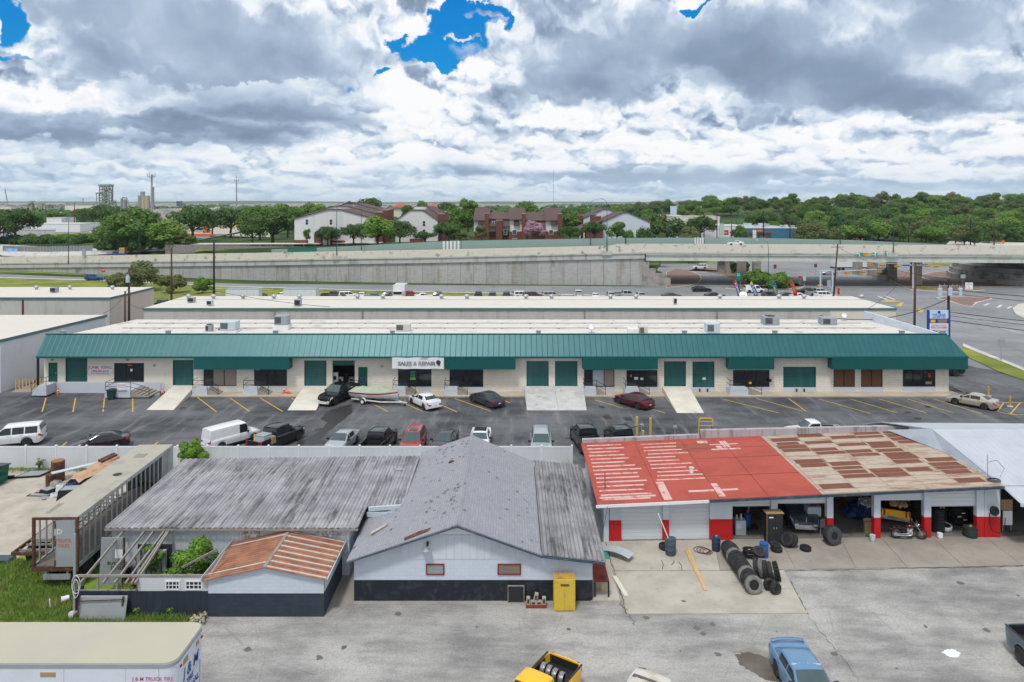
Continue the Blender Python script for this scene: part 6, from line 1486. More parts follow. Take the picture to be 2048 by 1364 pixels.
junk('scrap_sheet','long pale blue sheet metal panel lying on top of the junk pile','scrap',130,948,.9,lambda t:obj('sheet',MB().box(0,.8,.3,.5,3.4,.05),M_GREYB,t),-45)
junk('scrap_sheet','dark blue panel against the side of the junk pile','scrap',158,980,.1,lambda t:obj('sheet',MB().box(0,0,.4,.8,1.6,.7),M_BLUED,t,bevel=.05),-24)
rnd=random.Random(11)
for i,(px,py,m_,lb,s_)in enumerate(((88,985,M_REDP,'red crumpled sheet at the near edge of the junk pile',(1.3,.5,.1)),(122,984,M_WHITE,'white plastic crate in the junk pile',(.6,.5,.6)),(112,994,M_SIGNW,'white bag in front of the junk pile',(.8,.4,.3)),(80,991,M_DARK,'flat black panel at the front of the junk pile',(2.0,.5,.06)),(100,996,M_GREY,'grey metal strip at the front of the junk pile',(1.8,.2,.08)),(88,1000,M_REDP,'small red scrap piece lying on the gravel',(.35,.15,.08)),(97,985,M_BLACK,'black rubber scrap in the junk pile',(1.0,.9,.3)),(112,975,M_BLOCK,'brown wooden box in the junk pile',(.7,.6,.5)),(142,1000,M_BLACK,'black box under the tan body',(1.6,1.2,.9)))):
 x,y=G(px,py);t=thing('junk_piece',lb,'scrap',(x,y,.0),rnd.uniform(-.6,.6));obj('body',MB().box(0,0,s_[2]/2,*s_,taper=.85),m_,t,bevel=.03);obj('lip',MB().box(0,0,s_[2]+.01,s_[0]*.7,s_[1]*.7,.03),M_GREY,t)
junk('hood_panel','flat dark car hood lying on the gravel by the fence','scrap',66,950,0,lambda t:(obj('panel',MB().prism([(-1.1,-.7),(.8,-.7),(1.3,.5),(-.5,.7)],.06,.14),M_BLACK,t),obj('top_sheet',MB().prism([(-.9,-.55),(.7,-.55),(1.1,.4),(-.4,.55)],.141,.16),M_GREY,t),obj('bracket',MB().box(-1.5,-.6,.15,.8,.2,.2),M_BLACK,t)),10)
t=thing('dumpster','green dumpster with a black lid at the left edge','dumpster',(XP(-8,57),56.2,0),R(-6));obj('body',MB().box(0,0,.75,1.9,1.5,1.3,taper=1.1),mk('dumpster_green',(.01,.09,.05),.55,0,.15,2),t);obj('lid',MB().box(0,0,1.47,2.1,1.6,.08,M=Matrix.Rotation(R(-8),4,'X')),M_SLATE,t);obj('side_pocket',MB().b2(1.0,-.6,.5,1.12,.6,.75),M_GREEN,t);obj('sticker',MB().b2(.4,-.85,.9,.7,-.82,1.1),M_SIGNY,t)
t=thing('plastic_bin','slate blue plastic lid lying at the left edge of the gravel','bin lid',(*G(5,1122),0));obj('lid',MB().box(0,0,.12,1.3,.8,.22,taper=.85),M_SLATE,t,bevel=.04);obj('handle',MB().box(.2,-.42,.15,.4,.06,.08),M_BLACK,t)
# ================= WHITE SEMI TRAILER, LOWER LEFT =================
wt=thing('box_trailer','white box trailer with a tan roof and J & M lettering, lower left corner','trailer',(-13.1,0,0))
ya,yb,zt_=27.95,30.75,4.1;Lt=14.5;rc=.45
def rr(x0,x1,y0,y1,r,n=6):
 p=[(x0,y0)];
 for k in range(n+1):a=-PI/2+PI/2*k/n;p.append((x1-r+r*math.cos(a),y0+r+r*math.sin(a)))
 for k in range(n+1):a=PI/2*k/n;p.append((x1-r+r*math.cos(a),y1-r+r*math.sin(a)))
 return p+[(x0,y1)]
obj('body',MB().prism(rr(-Lt,0,ya,yb,rc),1.1,zt_-.16),mk('trailer_white',(.60,.65,.72),.35,0,.05,.6,(.45,.47,.5),.2,.8),wt,30)
obj('top_rail',MB().prism(rr(-Lt-.01,.02,ya-.02,yb+.02,rc+.01),zt_-.158,zt_-.02),M_GREY,wt,30)
obj('roof',MB().prism(rr(-Lt,-.02,ya+.03,yb-.03,rc),zt_-.018,zt_+.02),M_TRROOF2,wt)
NX=Matrix.Rotation(PI/2,4,'Z')@FACE_CAM
bdy=wt.children[0]
letters('lettering','J & M',.62,M_BLUEL,bdy,tm(.012,29.35,3.15,NX),.003,shear=.2);letters('lettering','TIRE',.30,M_BLUEL,bdy,tm(.012,29.3,2.68,NX),.003);letters('lettering','DISPOSAL',.36,M_BLUEL,bdy,tm(.012,29.3,2.32,NX),.003)
obj('outline',MB().tube([(.008,28.5,1.4),(.008,28.5,2.85),(.008,30.2,2.85),(.008,30.2,1.4)],.012,4).tube([(.008,28.7,1.2),(.008,28.7,2.0),(.008,30.0,2.0)],.010,4),M_GREY,wt)
obj('marker_patch',MB().b2(.0,28.7,3.55,.015,29.1,3.78).b2(.0,29.85,3.6,.015,30.1,3.78).b2(XP(96,ya)+13.1-.3,ya-.012,3.6,XP(96,ya)+13.1+.3,ya-.002,3.78),M_BOARD,wt)
obj('marker_lamp',MB().box(.03,28.45,3.72,.05,.12,.06).box(.03,30.35,3.72,.05,.12,.06),M_TAIL,wt)
letters('lettering','J & M TRUCK TIRE\nWANTS YOU',.20,mk('pink_lettering',(.50,.12,.25),.6),bdy,tm(XP(306,ya)+13.1,ya-.01,3.42),.003)
obj('panel_seam',MB().b2(-.62,ya-.006,1.1,-.60,ya-.001,zt_-.17).b2(-1.9,ya-.006,1.1,-1.89,ya-.001,zt_-.17).b2(-4.3,ya-.006,1.1,-4.29,ya-.001,zt_-.17),M_GREY,wt)
obj('undercarriage',MB().b2(-Lt,ya+.9,.8,-.4,ya+1.0,1.09).b2(-Lt,yb-1.0,.8,-.4,yb-.9,1.09).b2(-2.6,ya+.3,0,-2.45,ya+.42,1.09).b2(-2.6,yb-.42,0,-2.45,yb-.3,1.09),M_RUST,wt)
for x in(-Lt+1.5,-Lt+2.8):
 for y in(ya+.3,yb-.3):obj('wheel',MB().lathe([(.2,-.13),(.46,-.14),(.5,-.08),(.5,.08),(.46,.14),(.2,.13)],18,0,Matrix.Translation((x,y,.5))@Matrix.Rotation(PI/2,4,'X')),M_TYRE,wt,40)
obj('corner_post',MB().b2(-.1,yb-.35,.9,-.02,yb-.25,1.4),M_RUST,wt)
# ================= THINGS BY THE HOUSE =================
YH=39.8
def at(px,py,dy=0):x,y=G(px,py);return x,y+dy
x,y=at(1128,1214);t=thing('steel_cabinet','tall yellow two-door steel safety cabinet against the navy wall','cabinet',(x,39.1,0));cw=.58
obj('body',MB().b2(-cw,-.35,.03,cw,.35,1.75),M_SAFETY,t,bevel=.015);obj('top',MB().b2(-cw+.03,-.32,1.751,cw-.03,.32,1.765),mk('stained_yellow',(.45,.28,.06),.8,0,.3,3,(.15,.09,.05),.7,2.5),t)
for sg in(-1,1):obj('door',MB().b2(min(0,sg*(cw-.04))+(.006 if sg>0 else 0),-.375,.1,max(0,sg*(cw-.04))-(.006 if sg<0 else 0),-.352,1.68),M_SAFETY,t)
obj('label_plate',MB().b2(-.22,-.385,1.38,.25,-.377,1.5),M_BROWNB,t);obj('handle',MB().b2(-.04,-.4,.85,.04,-.377,1.0),M_METAL,t)
x,y=at(1032,1206);t=thing('window_screen','dark mesh panel in a wooden frame leaning on the navy wall','screen',(x,39.5,0));obj('mesh',MB().b2(-.42,.1,.05,.42,.12,.92),M_DARK,t);obj('frame',MB().b2(-.46,.08,.0,.46,.13,.05).b2(-.46,.08,.92,.46,.13,.97).b2(-.46,.08,.051,-.42,.13,.919).b2(.42,.08,.051,.46,.13,.919),M_WOOD,t)
x0,y0=at(1072,1209);one('low_pallet',MB().b2(x0-.56,39.05,.0,x0+.56,39.45,.14),M_REDT,'low red timber base under the concrete blocks','timber base',bevel=.01)
for i,(dx,dz,r_,lb)in enumerate(((-.43,.15,0,'upright concrete block, leftmost on the red base'),(-.15,.15,1,'flat concrete block beside the leftmost upright one'),(.15,.15,1,'flat concrete block in the middle of the red base'),(.43,.15,0,'upright concrete block, rightmost on the red base'),(-.05,.36,2,'tilted concrete block on top of the flat ones'))):
 g=MB();w_,h_=(.2,.4)if r_!=1 else(.3,.2)
 t=thing('concrete_block',lb,'block',(x0+dx,39.22,dz),0,'concrete blocks on the red base');q=Matrix.Rotation(R(12),4,'Y')if r_==2 else None
 obj('shell',g.b2(-w_/2,-.1,0,w_/2,.1,h_,M=q),M_BLOCK,t,bevel=.01);obj('cell',MB().b2(-w_*.3,-.105,h_*.2,w_*.3,-.102,h_*.8,M=q),M_INT,t)
x,y=at(1197,1190);t=thing('workbench','red topped workbench beside the house corner','bench',(x+.15,41.0,0));obj('top',MB().b2(-.42,-.9,.88,.42,1.0,.94),M_REDT,t)
for a,b_ in((-.38,-.85),(.38,-.85),(-.38,.95),(.38,.95)):obj('leg',MB().b2(a-.04,b_-.04,0,a+.04,b_+.04,.879),M_BLACK,t)
obj('rag',MB().box(.1,-.5,.97,.2,.3,.05),M_RUST,t)
x,y=at(1204,1180);one('yellow_bottle',MB().cyl((x,y,.0),(x,y,.35),.1,.05,10),M_SIGNY,'small yellow container on the ground under the red bench','container')
x,y=at(1240,1173);one('white_plank',MB().box(0,0,.06,.25,2.2,.06),M_RAMP,'short pale plank on the concrete right of the red bench','plank',loc=(x,y-.1,.03),rz=R(10))
def curved_sheet(t):
 g=MB();g.grid(lambda u,v:(lerp(-1.2,1.2,u),lerp(-.4,.4,v),.12+.35*math.sin(u*PI*.8)),10,2);o=obj('sheet',g,M_WHITEMETAL,t);o.modifiers.new('s','SOLIDIFY').thickness=.02
x,y=at(1227,1110);t=thing('curved_panel','bent white sheet panel lying beside the house corner','panel',(x,y-.2,.05),R(-35));curved_sheet(t)
x,y=at(1208,1112);one('green_tarp',MB().box(0,0,.2,.7,.9,.3,taper=.4),mk('teal_tarp',(.01,.22,.17),.6),'bright teal tarp under the bent white panel','tarp',loc=(x,y,0))
# ================= GARAGE WITH RED AND RUSTED ROOF =================
GY0,GA=46.75,R(1.3)
ga=thing('garage','long open-fronted tyre garage with red and white piers and a red and rusted roof','garage',(6.29,GY0,0),GA)
def gxl(px,py=1078):return(XP(px,Yz(py))-6.29)/math.cos(GA)
GI=Matrix.Translation((6.29,GY0,0))@Matrix.Rotation(GA,4,'Z')
def loc(x,y,z):return GI.inverted()@Vector((x,y,z))
zr=H-(1040-HY)*.0325
PIER=[(1217.5,1241),(1324,1336),(1418,1463),(1541,1554),(1653.5,1666),(1748.5,1761.5),(1850,1864),(1957,1972),(1972.3,2004)]
def eav(x):return lerp(2.62,3.55,x/26.0)
lo,up,upw=MB(),MB(),MB()
for i,(a,b_)in enumerate(PIER):
 x0,x1=gxl(a),gxl(b_);d=-.03 if i==8 else 0
 q=obj('pier',MB().b2(x0,d,zr+.003,x1,.35,eav(x0)-.02),M_WHITEB,ga);obj('red_base',MB().b2(x0,d-.012,0,x1,.35,zr),M_REDP,q)
def gdoor(i,open_=0.0,m=M_ROLLW,lab=None):
 x0,x1=gxl(PIER[i][1])+.005,gxl(PIER[i+1][0])-.005;zt_=2.42
 if open_:z0=open_;o=obj('roller_door',MB().b2(x0,.18,z0,x1,.24,max(zt_,eav((x0+x1)/2)-.1)),m,ga)
 else:o=obj('roller_door',MB().b2(x0,.18,.05,x1,.24,zt_),m,ga)
 return o
gdoor(0);gdoor(1)
for i,z in((2,2.15),(3,2.3),(5,2.45),(6,2.02)):gdoor(i,z)
obj('header',MB().b2(gxl(1241),.1,2.43,gxl(1418),.16,2.62),M_WHITEB,ga)
RB=[(5.46,46.0,2.72),(31.75,46.62,3.70),(31.05,56.3,4.25),(5.4,56.2,3.25)]
def rp(u,v):
 a=Vector(RB[0]).lerp(Vector(RB[1]),u);b_=Vector(RB[3]).lerp(Vector(RB[2]),u);return a.lerp(b_,v)
us_=.552
obj('roof_red',MB().slab([rp(0,0),rp(us_,0),rp(us_-.005,1),rp(0,1)],.08),M_REDROOF,ga).matrix_parent_inverse=GI.inverted()
rr_=obj('roof_rusted',MB().slab([rp(us_+.0005,0),rp(1,0),rp(1,1),rp(us_-.0045,1)],.078),M_PALEPANEL,ga);rr_.matrix_parent_inverse=GI.inverted()
def rpatch(u0,v0,u1,v1,mb,lift=.012,sk=0.0):mb.slab([rp(u0,v0)+Vector((0,0,lift)),rp(u1,v0)+Vector((0,0,lift)),rp(u1+sk,v1)+Vector((0,0,lift)),rp(u0+sk,v1)+Vector((0,0,lift))],.008)
g=MB();rnd=random.Random(9)
NR,NC=15,5
rows={0:'00000',1:'10001',2:'00000',3:'01101',4:'01111',5:'01001',6:'11011',7:'10010',8:'00110',9:'01110',10:'11010',11:'10111',12:'11001',13:'10111',14:'01011'}
for r_ in range(NR):
 for c_ in range(NC):
  if rows[r_][c_]=='1':
   u0=lerp(us_+.008,.99,c_/NC)+rnd.uniform(0,.012);u1=lerp(us_+.008,.99,(c_+1)/NC)-rnd.uniform(-.006,.014);v0=r_/NR+rnd.uniform(-.004,.014);rpatch(u0,v0,u1,(r_+1)/NR+rnd.uniform(-.012,.006),g,.012+.0015*rnd.random())
o=obj('rusted_sheet',g,M_RUSTPANEL,rr_);o.matrix_parent_inverse=Matrix()
g=MB()
for c_ in range(0,NC+1):u=lerp(us_+.008,.993,c_/NC);rpatch(u-.001,0,u+.001,1,g,.018)
for r_ in range(NR):rpatch(us_+.008,r_/NR,.995,r_/NR+.006,g,.010)
o=obj('seam',g,mk('seam_tan',(.33,.25,.2),.8,0,.3,2),rr_)
g=MB()
for k in range(15):rpatch(.012+rnd.uniform(0,.004),.05+k*.063,.135+.01*math.sin(k*2)-(.02 if k>8 else 0),.05+k*.063+.02,g)
for k in range(11):rpatch(.175+rnd.uniform(-.004,.008),.30+k*.062,.265+rnd.uniform(-.015,.035),.30+k*.062+.017,g)
rpatch(.01,.075,.15,.10,g);rpatch(.235,.11,.36,.135,g);rpatch(.165,.02,.185,.28,g,.014);rpatch(.30,.03,.318,.22,g,.014);rpatch(.345,.90,.375,.95,g);rpatch(.375,.86,.46,.875,g);rpatch(.41,.80,.43,.93,g,.014);rpatch(.37,.765,.455,.79,g);rpatch(.39,.79,.405,.84,g,.014)
rd=[c for c in ga.children if c.name.startswith('roof_red')][0]
obj('patch_stripe',g,M_PINKSTRIPE,rd)
g=MB()
for u in(.30,.42,.16):rpatch(u,.01,u+.0015,.97,g,.016)
for v in(.33,.62,.8):rpatch(.3,v,.55,v+.004,g,.015)
obj('seam',g,mk('dark_red_seam',(.20,.03,.02),.8),rd)
g=MB();rpatch(.27,.74,.40,.9,g,.006);obj('worn_patch',g,mk('worn_red',(.30,.075,.05),.8,0,.2,2,(.15,.06,.05),.5,2),rd)
fa=MB();a,b_=rp(0,0),rp(1,0)
fa.bar(a-Vector((.1,.06,.10)),a.lerp(b_,.272)-Vector((0,.06,.10)),.06,.18);o=obj('fascia',fa,M_WHITE,ga);o.matrix_parent_inverse=GI.inverted()
fa=MB().bar(a.lerp(b_,.275)-Vector((0,.06,.10)),b_-Vector((-.1,.06,.10)),.06,.16);o=obj('fascia',fa,M_NAVYT,ga);o.matrix_parent_inverse=GI.inverted()
g=MB();c_,d_=rp(0,1),rp(1,1)
g.add([c_+Vector((.1,.0,-.3)),c_.lerp(d_,.36)+Vector((0,0,-.3)),c_.lerp(d_,.36)+Vector((0,0,.28)),c_+Vector((.1,0,.28)),c_+Vector((.1,.35,-.3)),c_.lerp(d_,.36)+Vector((0,.35,-.3)),c_.lerp(d_,.36)+Vector((0,.35,.28)),c_+Vector((.1,.35,.28))],[(0,1,2,3),(7,6,5,4),(3,2,6,7),(1,5,6,2),(0,3,7,4)])
c2=c_.lerp(d_,.365);g.add([c2+Vector((0,0,-.3)),d_+Vector((0,0,-.3)),d_+Vector((0,0,.32)),c2+Vector((0,0,.62)),c2+Vector((0,.35,-.3)),d_+Vector((0,.35,-.3)),d_+Vector((0,.35,.32)),c2+Vector((0,.35,.62))],[(0,1,2,3),(7,6,5,4),(3,2,6,7),(1,5,6,2),(0,3,7,4)])
o=obj('back_parapet',g,mk('weathered_parapet',(.40,.37,.40),.9,0,.15,1.5,(.16,.13,.13),.6,2,streak=True),ga);o.matrix_parent_inverse=GI.inverted()
obj('side_wall',MB().b2(-.35,.3,0,-.15,9.4,2.62).b2(-.34,-.02,0,-.0,.29,2.6),M_WHITEB,ga)
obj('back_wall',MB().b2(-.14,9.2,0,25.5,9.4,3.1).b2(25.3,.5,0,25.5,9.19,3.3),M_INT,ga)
g=MB()
for i in range(2,7):x=gxl(PIER[i][0]);g.b2(x,4.4,0,x+.2,4.6,2.9)
obj('inner_post',g,M_REDT,ga)
x,y=6,0
t=thing('vent_pipe','short white vent bucket on the red roof','vent',rp(.272,.40));obj('pipe',MB().cyl((0,0,-.05),(0,0,.32),.14,.16,12),M_WHITE,t,40);obj('rim',MB().cyl((0,0,.32),(0,0,.37),.19,.19,12),M_KERB,t)
t=thing('roof_pipe','thin rusty pipe standing on the left of the red roof','pipe',rp(.03,.22));obj('pipe',MB().cyl((0,0,-.05),(0,0,1.1),.03,.03,6),M_RUST,t)
t=thing('roof_mast','thin steel mast with looped cable at the right end of the rusted roof','mast',rp(.985,.08));obj('pole',MB().cyl((0,0,-.05),(0,0,1.7),.03,.03,6),M_METAL,t)
g=MB()
for k in range(3):g.tube([(.35+(.42-k*.05)*math.cos(a_*PI/8),-.1+(.3-.04*k)*math.sin(a_*PI/8),.06+.04*k)for a_ in range(17)],.02,5)
g.tube([(0,0,1.2),(.6,0,1.35),(1.1,0,.8),(.8,0,.2)],.015,5);obj('cable',g,M_BLACK,t)
# ================= WHITE METAL BUILDING AT THE RIGHT =================
wb_=thing('metal_shed','white sheet metal roofed shed at the right edge, joined to the garage','shed',(0,0,0))
e0,e1=32.0,60;zl,zh=3.3,5.0
def wroof(x,y):return lerp(zl,zh,(y-45.3)/8.9)
obj('roof',MB().slab([(e0-.1,46.9,wroof(0,46.9)),(e1,46.9,wroof(0,46.9)),(e1,54.2,zh),(31.6,54.2,zh)],.07),M_WHITEMETAL,wb_)
obj('lower_roof',MB().slab([(29.9+2,45.2,zl-.12),(e1,45.2,zl-.12),(e1,46.87,wroof(0,46.9)-.05),(31.9,46.87,wroof(0,46.9)-.05)],.05),M_WHITEMETAL,wb_)
obj('back_roof',MB().slab([(29.2,56.8,4.75),(31.58,54.21,zh+.0),(e1,54.21,zh),(e1,60,3.6),(29.2,60,3.6)],.07),M_WHITEMETAL,wb_)
obj('flashing',MB().add([(29.2,56.2,4.3),(31.6,54.2,zh+.01),(32.02,46.9,wroof(0,46.9)+.02),(31.9,46.75,3.55),(31.2,52,4.02)],[(0,1,4),(1,2,4),(2,3,4),(4,2,1),(4,1,0),(4,3,2)]),M_WHITEB,wb_)
obj('fascia',MB().b2(31.9,45.1,zl-.34,e1,45.19,zl-.1),M_GREYB,wb_)
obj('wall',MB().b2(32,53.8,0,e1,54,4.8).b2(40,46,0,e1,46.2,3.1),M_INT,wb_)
# ---- garage contents ----
def gpos(px,py):return G(px,py)
def stack_tyre(name,x,y,z,r,w_,label,rot=(0,0,0),mat=M_TYRE,group=None,hole=.55,n=22):
 key=('T',round(r,2),round(w_,2),round(hole,2))
 if key not in VM:
  g=MB();h=w_/2
  prof=[(r*hole,-h*.8),(r*(hole+.1),-h),(r*.9,-h),(r*.985,-h*.8),(r,-h*.45),(r,h*.45),(r*.985,h*.8),(r*.9,h),(r*(hole+.1),h),(r*hole,h*.8),(r*(hole+.16),h*.45),(r*(hole+.16),-h*.45)]
  g.lathe(prof,n,closed=True)
  tread=MB()
  for k in range(3):
   zz=(-.3+.3*k)*w_;tread.lathe([(r*1.001,zz-.012),(r*1.004,zz),(r*1.001,zz+.012)],n)
  VM[key]=(mesh_of(g,M_TYRE,35,'tyre'),mesh_of(tread,M_BLACK,None,'tread_groove'))
 o=thing(name,label,'tyre',(x,y,z),0,group);o.rotation_euler=rot
 link_part('carcass',VM[key][0],o,mat);
 link_part('tread_groove',VM[key][1],o)
 return o
p0,p1=Vector((*G(1457,1112),0)),Vector((*G(1507,1188),0));n=13
dr_=(p1-p0).normalized();yaw=math.atan2(dr_.y,dr_.x)
rnd=random.Random(3)
for i in range(n):
 p=p0.lerp(p1,i/(n-1));r_=.50 if i not in(0,)else .46
 m_=M_TYREG if i in(3,9,12)else M_TYRE
 look='pale dusty' if m_ is M_TYREG else 'black'
 o=stack_tyre('truck_tyre',p.x,p.y,r_*.97+.045,r_,.26,f'{look} truck tyre standing in the long leaning row, {nth(i)} from the garage',(R(78),0,yaw+PI/2+rnd.uniform(-.08,.08)),m_,'truck tyres standing in a long row')
p0=Vector((*G(1514,1152),0));p1=Vector((*G(1540,1160),0))
for i in range(4):
 p=p0.lerp(p1,i/3);stack_tyre('truck_tyre',p.x,p.y,.54,.5,.26,f'big truck tyre standing beside the long row, {nth(i)} from the left',(R(78),0,R(62+i*4)),M_TYRE if i!=1 else M_TYREG,'second cluster of truck tyres')
o=stack_tyre('tractor_tyre',*G(1553,1160),.52,.47,.3,'knobbly torn tyre at the right end of the second cluster',(R(75),0,R(75)),M_BLACK)
g=MB();
for k in range(20):a=k*2*PI/20;g.box(math.cos(a)*.49,math.sin(a)*.49,0,.09,.09,.26,rz=a)
obj('lug',g,M_BLACK,o)
stack_tyre('tyre',*G(1538,1181),.36,.33,.22,'small tyre standing behind the front small tyre',(R(80),0,R(15)),M_TYRE);stack_tyre('tyre',*G(1551,1189),.36,.34,.24,'small chunky tyre standing at the front of the second cluster',(R(80),0,R(20)),M_TYRE,hole=.42)
stack_tyre('tyre',*G(1519,1141),1.12,.38,.22,'tyre lying on top of the second cluster',(R(25),0,0),M_TYRE)
x,y=G(1500,1115)
g=MB();rnd=random.Random(8)
for k in range(5):g.tube([(.42*math.cos(a*PI/7)+rnd.uniform(-.05,.05),.35*math.sin(a*PI/7)+rnd.uniform(-.05,.05),.1+k*.09+rnd.uniform(-.04,.04))for a in range(15)],.045,5)
one('rubber_strips',g,M_BLACK,'tangled heap of black rubber strips beside the tyre row','rubber',loc=(x,y,.03))
stack_tyre('tyre',*G(1553,1103),.17,.36,.22,'lower tyre of the flat pair right of the blue barrel',(0,0,0));stack_tyre('tyre',G(1551,1103)[0],G(1551,1103)[1]+.05,.40,.33,.22,'upper tyre of the flat pair right of the blue barrel',(R(6),R(8),0))
stack_tyre('tyre',*G(1575,1094),.50,.46,.25,'large tyre leaning left on the flat pair',(R(55),0,R(-60)));stack_tyre('tyre',G(1582,1094)[0],G(1582,1094)[1],.48,.46,.25,'large tyre leaning on another one, right of the flat pair',(R(55),0,R(-60)))
stack_tyre('tyre',*G(1611,1101),.16,.35,.2,'single flat tyre lying on the apron',(R(5),0,0),M_BLACK)
stack_tyre('truck_tyre',*G(1661,1086),.58,.55,.28,'large truck tyre behind its twin at the red pier',(R(82),0,R(18)));stack_tyre('truck_tyre',*G(1667,1090.5),.62,.58,.28,'large grey truck tyre standing against the red pier, in front of its twin',(R(80),0,R(20)),mk('grey_tyre_rubber',(.05,.055,.065),.8,0,.25,4),hole=.42)
stack_tyre('tyre',*G(1331,1098),.17,.42,.28,'tyre lying behind the slate plastic barrel',(0,0,0))
def barrel(px,py,r_,h_,m_,label,cat='barrel',name='barrel',fill=None,tz=0.045,taper=.92):
 x,y=G(px,py);t=thing(name,label,cat,(x,y,tz))
 obj('body',MB().lathe([(0,.0),(r_*taper,0),(r_*.98,h_*.33),(r_*1.02,h_*.35),(r_*.98,h_*.38),(r_*.99,h_*.66),(r_*1.03,h_*.68),(r_,h_*.71),(r_,h_),(r_*.93,h_),(r_*.9,h_*.72),(0,h_*.7)],18),m_,t,40)
 obj('rim',MB().lathe([(r_*.92,h_-.02),(r_*1.05,h_-.02),(r_*1.05,h_+.02),(r_*.92,h_+.02)],18),m_,t,40)
 if fill:obj('contents',MB().box(0,0,h_*.9,r_,r_*.8,.12).box(.05,.05,h_*1.0,r_*.6,.1,.2,rz=.6),fill,t)
 return t
barrel(1341,1110,.34,.98,M_SLATE,'slate blue plastic barrel with a long pole standing in it, before the left white door')
x,y=G(1341,1110);one('pole',MB().bar((x+.05,y,.6),(x-.75,y+.1,2.55),.05),M_SIGNW,'long white pole leaning out of the slate barrel','pole')
barrel(1432,1102,.27,.82,M_BLUED,'blue barrel full of rubbish beside the first tyre of the row',fill=M_BOARD);barrel(1528,1115,.27,.85,M_BLUE,'bright blue open barrel on the apron')
barrel(1745,1084,.17,.40,M_GREYB,'grey-blue bucket beside the fourth red pier','bucket','bucket',tz=.045,taper=.8);barrel(1880,1078,.17,.32,M_WHITE,'white bucket beside the motorcycle bay','bucket','bucket',taper=.8)
barrel(1941,1074,.42,.60,mk('dark_green_drum',(.02,.035,.03),.7),'dark green drum of debris under the right roller door',fill=M_BOARD)
x,y=G(1543,1082);t=thing('metal_locker','tall black metal locker with a tan top beside the open bay','cabinet',(x+.05,y-.2,.045),R(2));obj('body',MB().b2(-.52,-.28,0,.52,.28,1.92),M_BLACK,t,bevel=.015);obj('top',MB().b2(-.58,-.32,1.93,.58,.32,1.97),M_BOARD,t)
for sg in(-1,1):obj('door',MB().b2(min(sg*.01,sg*.48),-.30,.06,max(sg*.01,sg*.48),-.282,1.86),M_DARK,t);obj('handle',MB().b2(sg*.09-.02,-.32,.95,sg*.09+.02,-.30,1.08),M_CHROME,t)
obj('side_strip',MB().b2(-.545,-.3,0,-.521,-.27,1.9),M_BOARD,t);obj('sticker',MB().b2(-.40,-.305,1.66,-.12,-.301,1.74),M_SIGNW,t)
x,y=G(1380,1105)
for i,(a,b_,lb)in enumerate((((1372,1102),(1404,1170),'right-hand one of two long yellow boards on the concrete pad'),((1376,1100),(1411,1184),'longer left one of two yellow boards lying on the concrete pad'))):
 A,B=Vector((*G(*a),.08+.05*i)),Vector((*G(*b_),.08));t=one('board',MB().bar(A,B,.16,.05),M_LUMBER,lb,'board')
g=MB();rnd=random.Random(2)
for k in range(4):g.tube([(.45*math.cos(a*PI/8)*(1-.12*k)+rnd.uniform(-.04,.04)+.1*k,.45*math.sin(a*PI/8)*(1-.1*k)-.12*k,.03+.02*k)for a in range(17)],.018,5)
one('air_hose',g,mk('brown_hose',(.12,.05,.035),.6),'brown air hose coiled on the concrete pad','hose',loc=(*G(1402,1102),.05))
for a,b_,lb in(((1323,1122),(1325,1140),'bent black rod on the concrete pad below the barrel'),((1348,1122),(1343,1132),'short twisted brown rod on the pad'),((1357,1125),(1364,1142),'thin tan wire hook on the concrete pad')):
 A,B=Vector((*G(*a),.06)),Vector((*G(*b_),.06));one('metal_rod',MB().tube([A,A.lerp(B,.5)+Vector((.08,0,.02)),B],.016,5),M_RUST,lb,'rod')
x,y=G(1478,1066);t=thing('tyre_machine','grey tyre-changing machine with bottles just inside the first open bay','machine',(x,47.9,.03));obj('cabinet',MB().b2(-.35,-.3,0,.35,.3,.95,),M_GREYB,t,bevel=.02);obj('panel',MB().b2(-.3,-.32,.45,.0,-.302,.75),M_SIGNW,t);obj('bottle',MB().cyl((.1,0,.95),(.1,0,1.3),.08,.05,8).cyl((-.15,.1,.95),(-.15,.1,1.2),.07,.07,8),M_BEIGE,t)
x,y=G(1498,1063);t=thing('balancing_machine','blue cylinder tank on a low trolley inside the first open bay','machine',(x,48.6,.03));obj('tank',MB().cyl((0,0,.2),(0,0,1.0),.22,.22,14),M_BLUE,t,40);obj('base',MB().b2(-.7,-.3,.05,.7,.3,.18),M_DARK,t);obj('arm',MB().bar((.1,.2,1.0),(.3,.3,1.9),.08),M_METAL,t)
x,y=G(1626,1045);t=thing('toolbox','white crate held up beside the dark pickup','crate',(XP(1625,48.6),48.6,.03));obj('box',MB().b2(-.45,-.3,.95,.45,.3,1.55),M_GREYB,t);obj('leg',MB().b2(-.4,-.25,0,-.32,-.17,.949).b2(.32,-.25,0,.4,-.17,.949).b2(-.4,.17,0,-.32,.25,.949).b2(.32,.17,0,.4,.25,.949),M_DARK,t);obj('tool',MB().box(.1,0,1.62,.4,.2,.12),M_RUST,t)
t=thing('plastic_chair','dark grey plastic chair beside the dark pickup','chair',(XP(1641,48.0),48.0,.03),R(200));obj('seat',MB().box(0,0,.45,.5,.5,.05),M_GREY,t,bevel=.02);obj('backrest',MB().box(0,.25,.75,.5,.04,.55),M_GREY,t,bevel=.02)
for a in(-.22,.22):
 for b_ in(-.22,.22):obj('leg',MB().bar((a,b_,.44),(a*1.1,b_*1.1,0),.04),M_GREY,t)
x=XP(1722,49.5);one('blue_tarp',crown_mesh(31,1.0,.7,8,60,.35)[0],mk('blue_tarp',(.01,.03,.12),.5),'heap of dark blue tarp inside the middle bay','tarp',loc=(x,49.8,.75))
one('grey_bundle',crown_mesh(32,.45,.35,6,40,.2)[0],M_METAL,'grey bundle on top of the blue tarp heap','bundle',loc=(XP(1730,49.3),49.4,1.45))
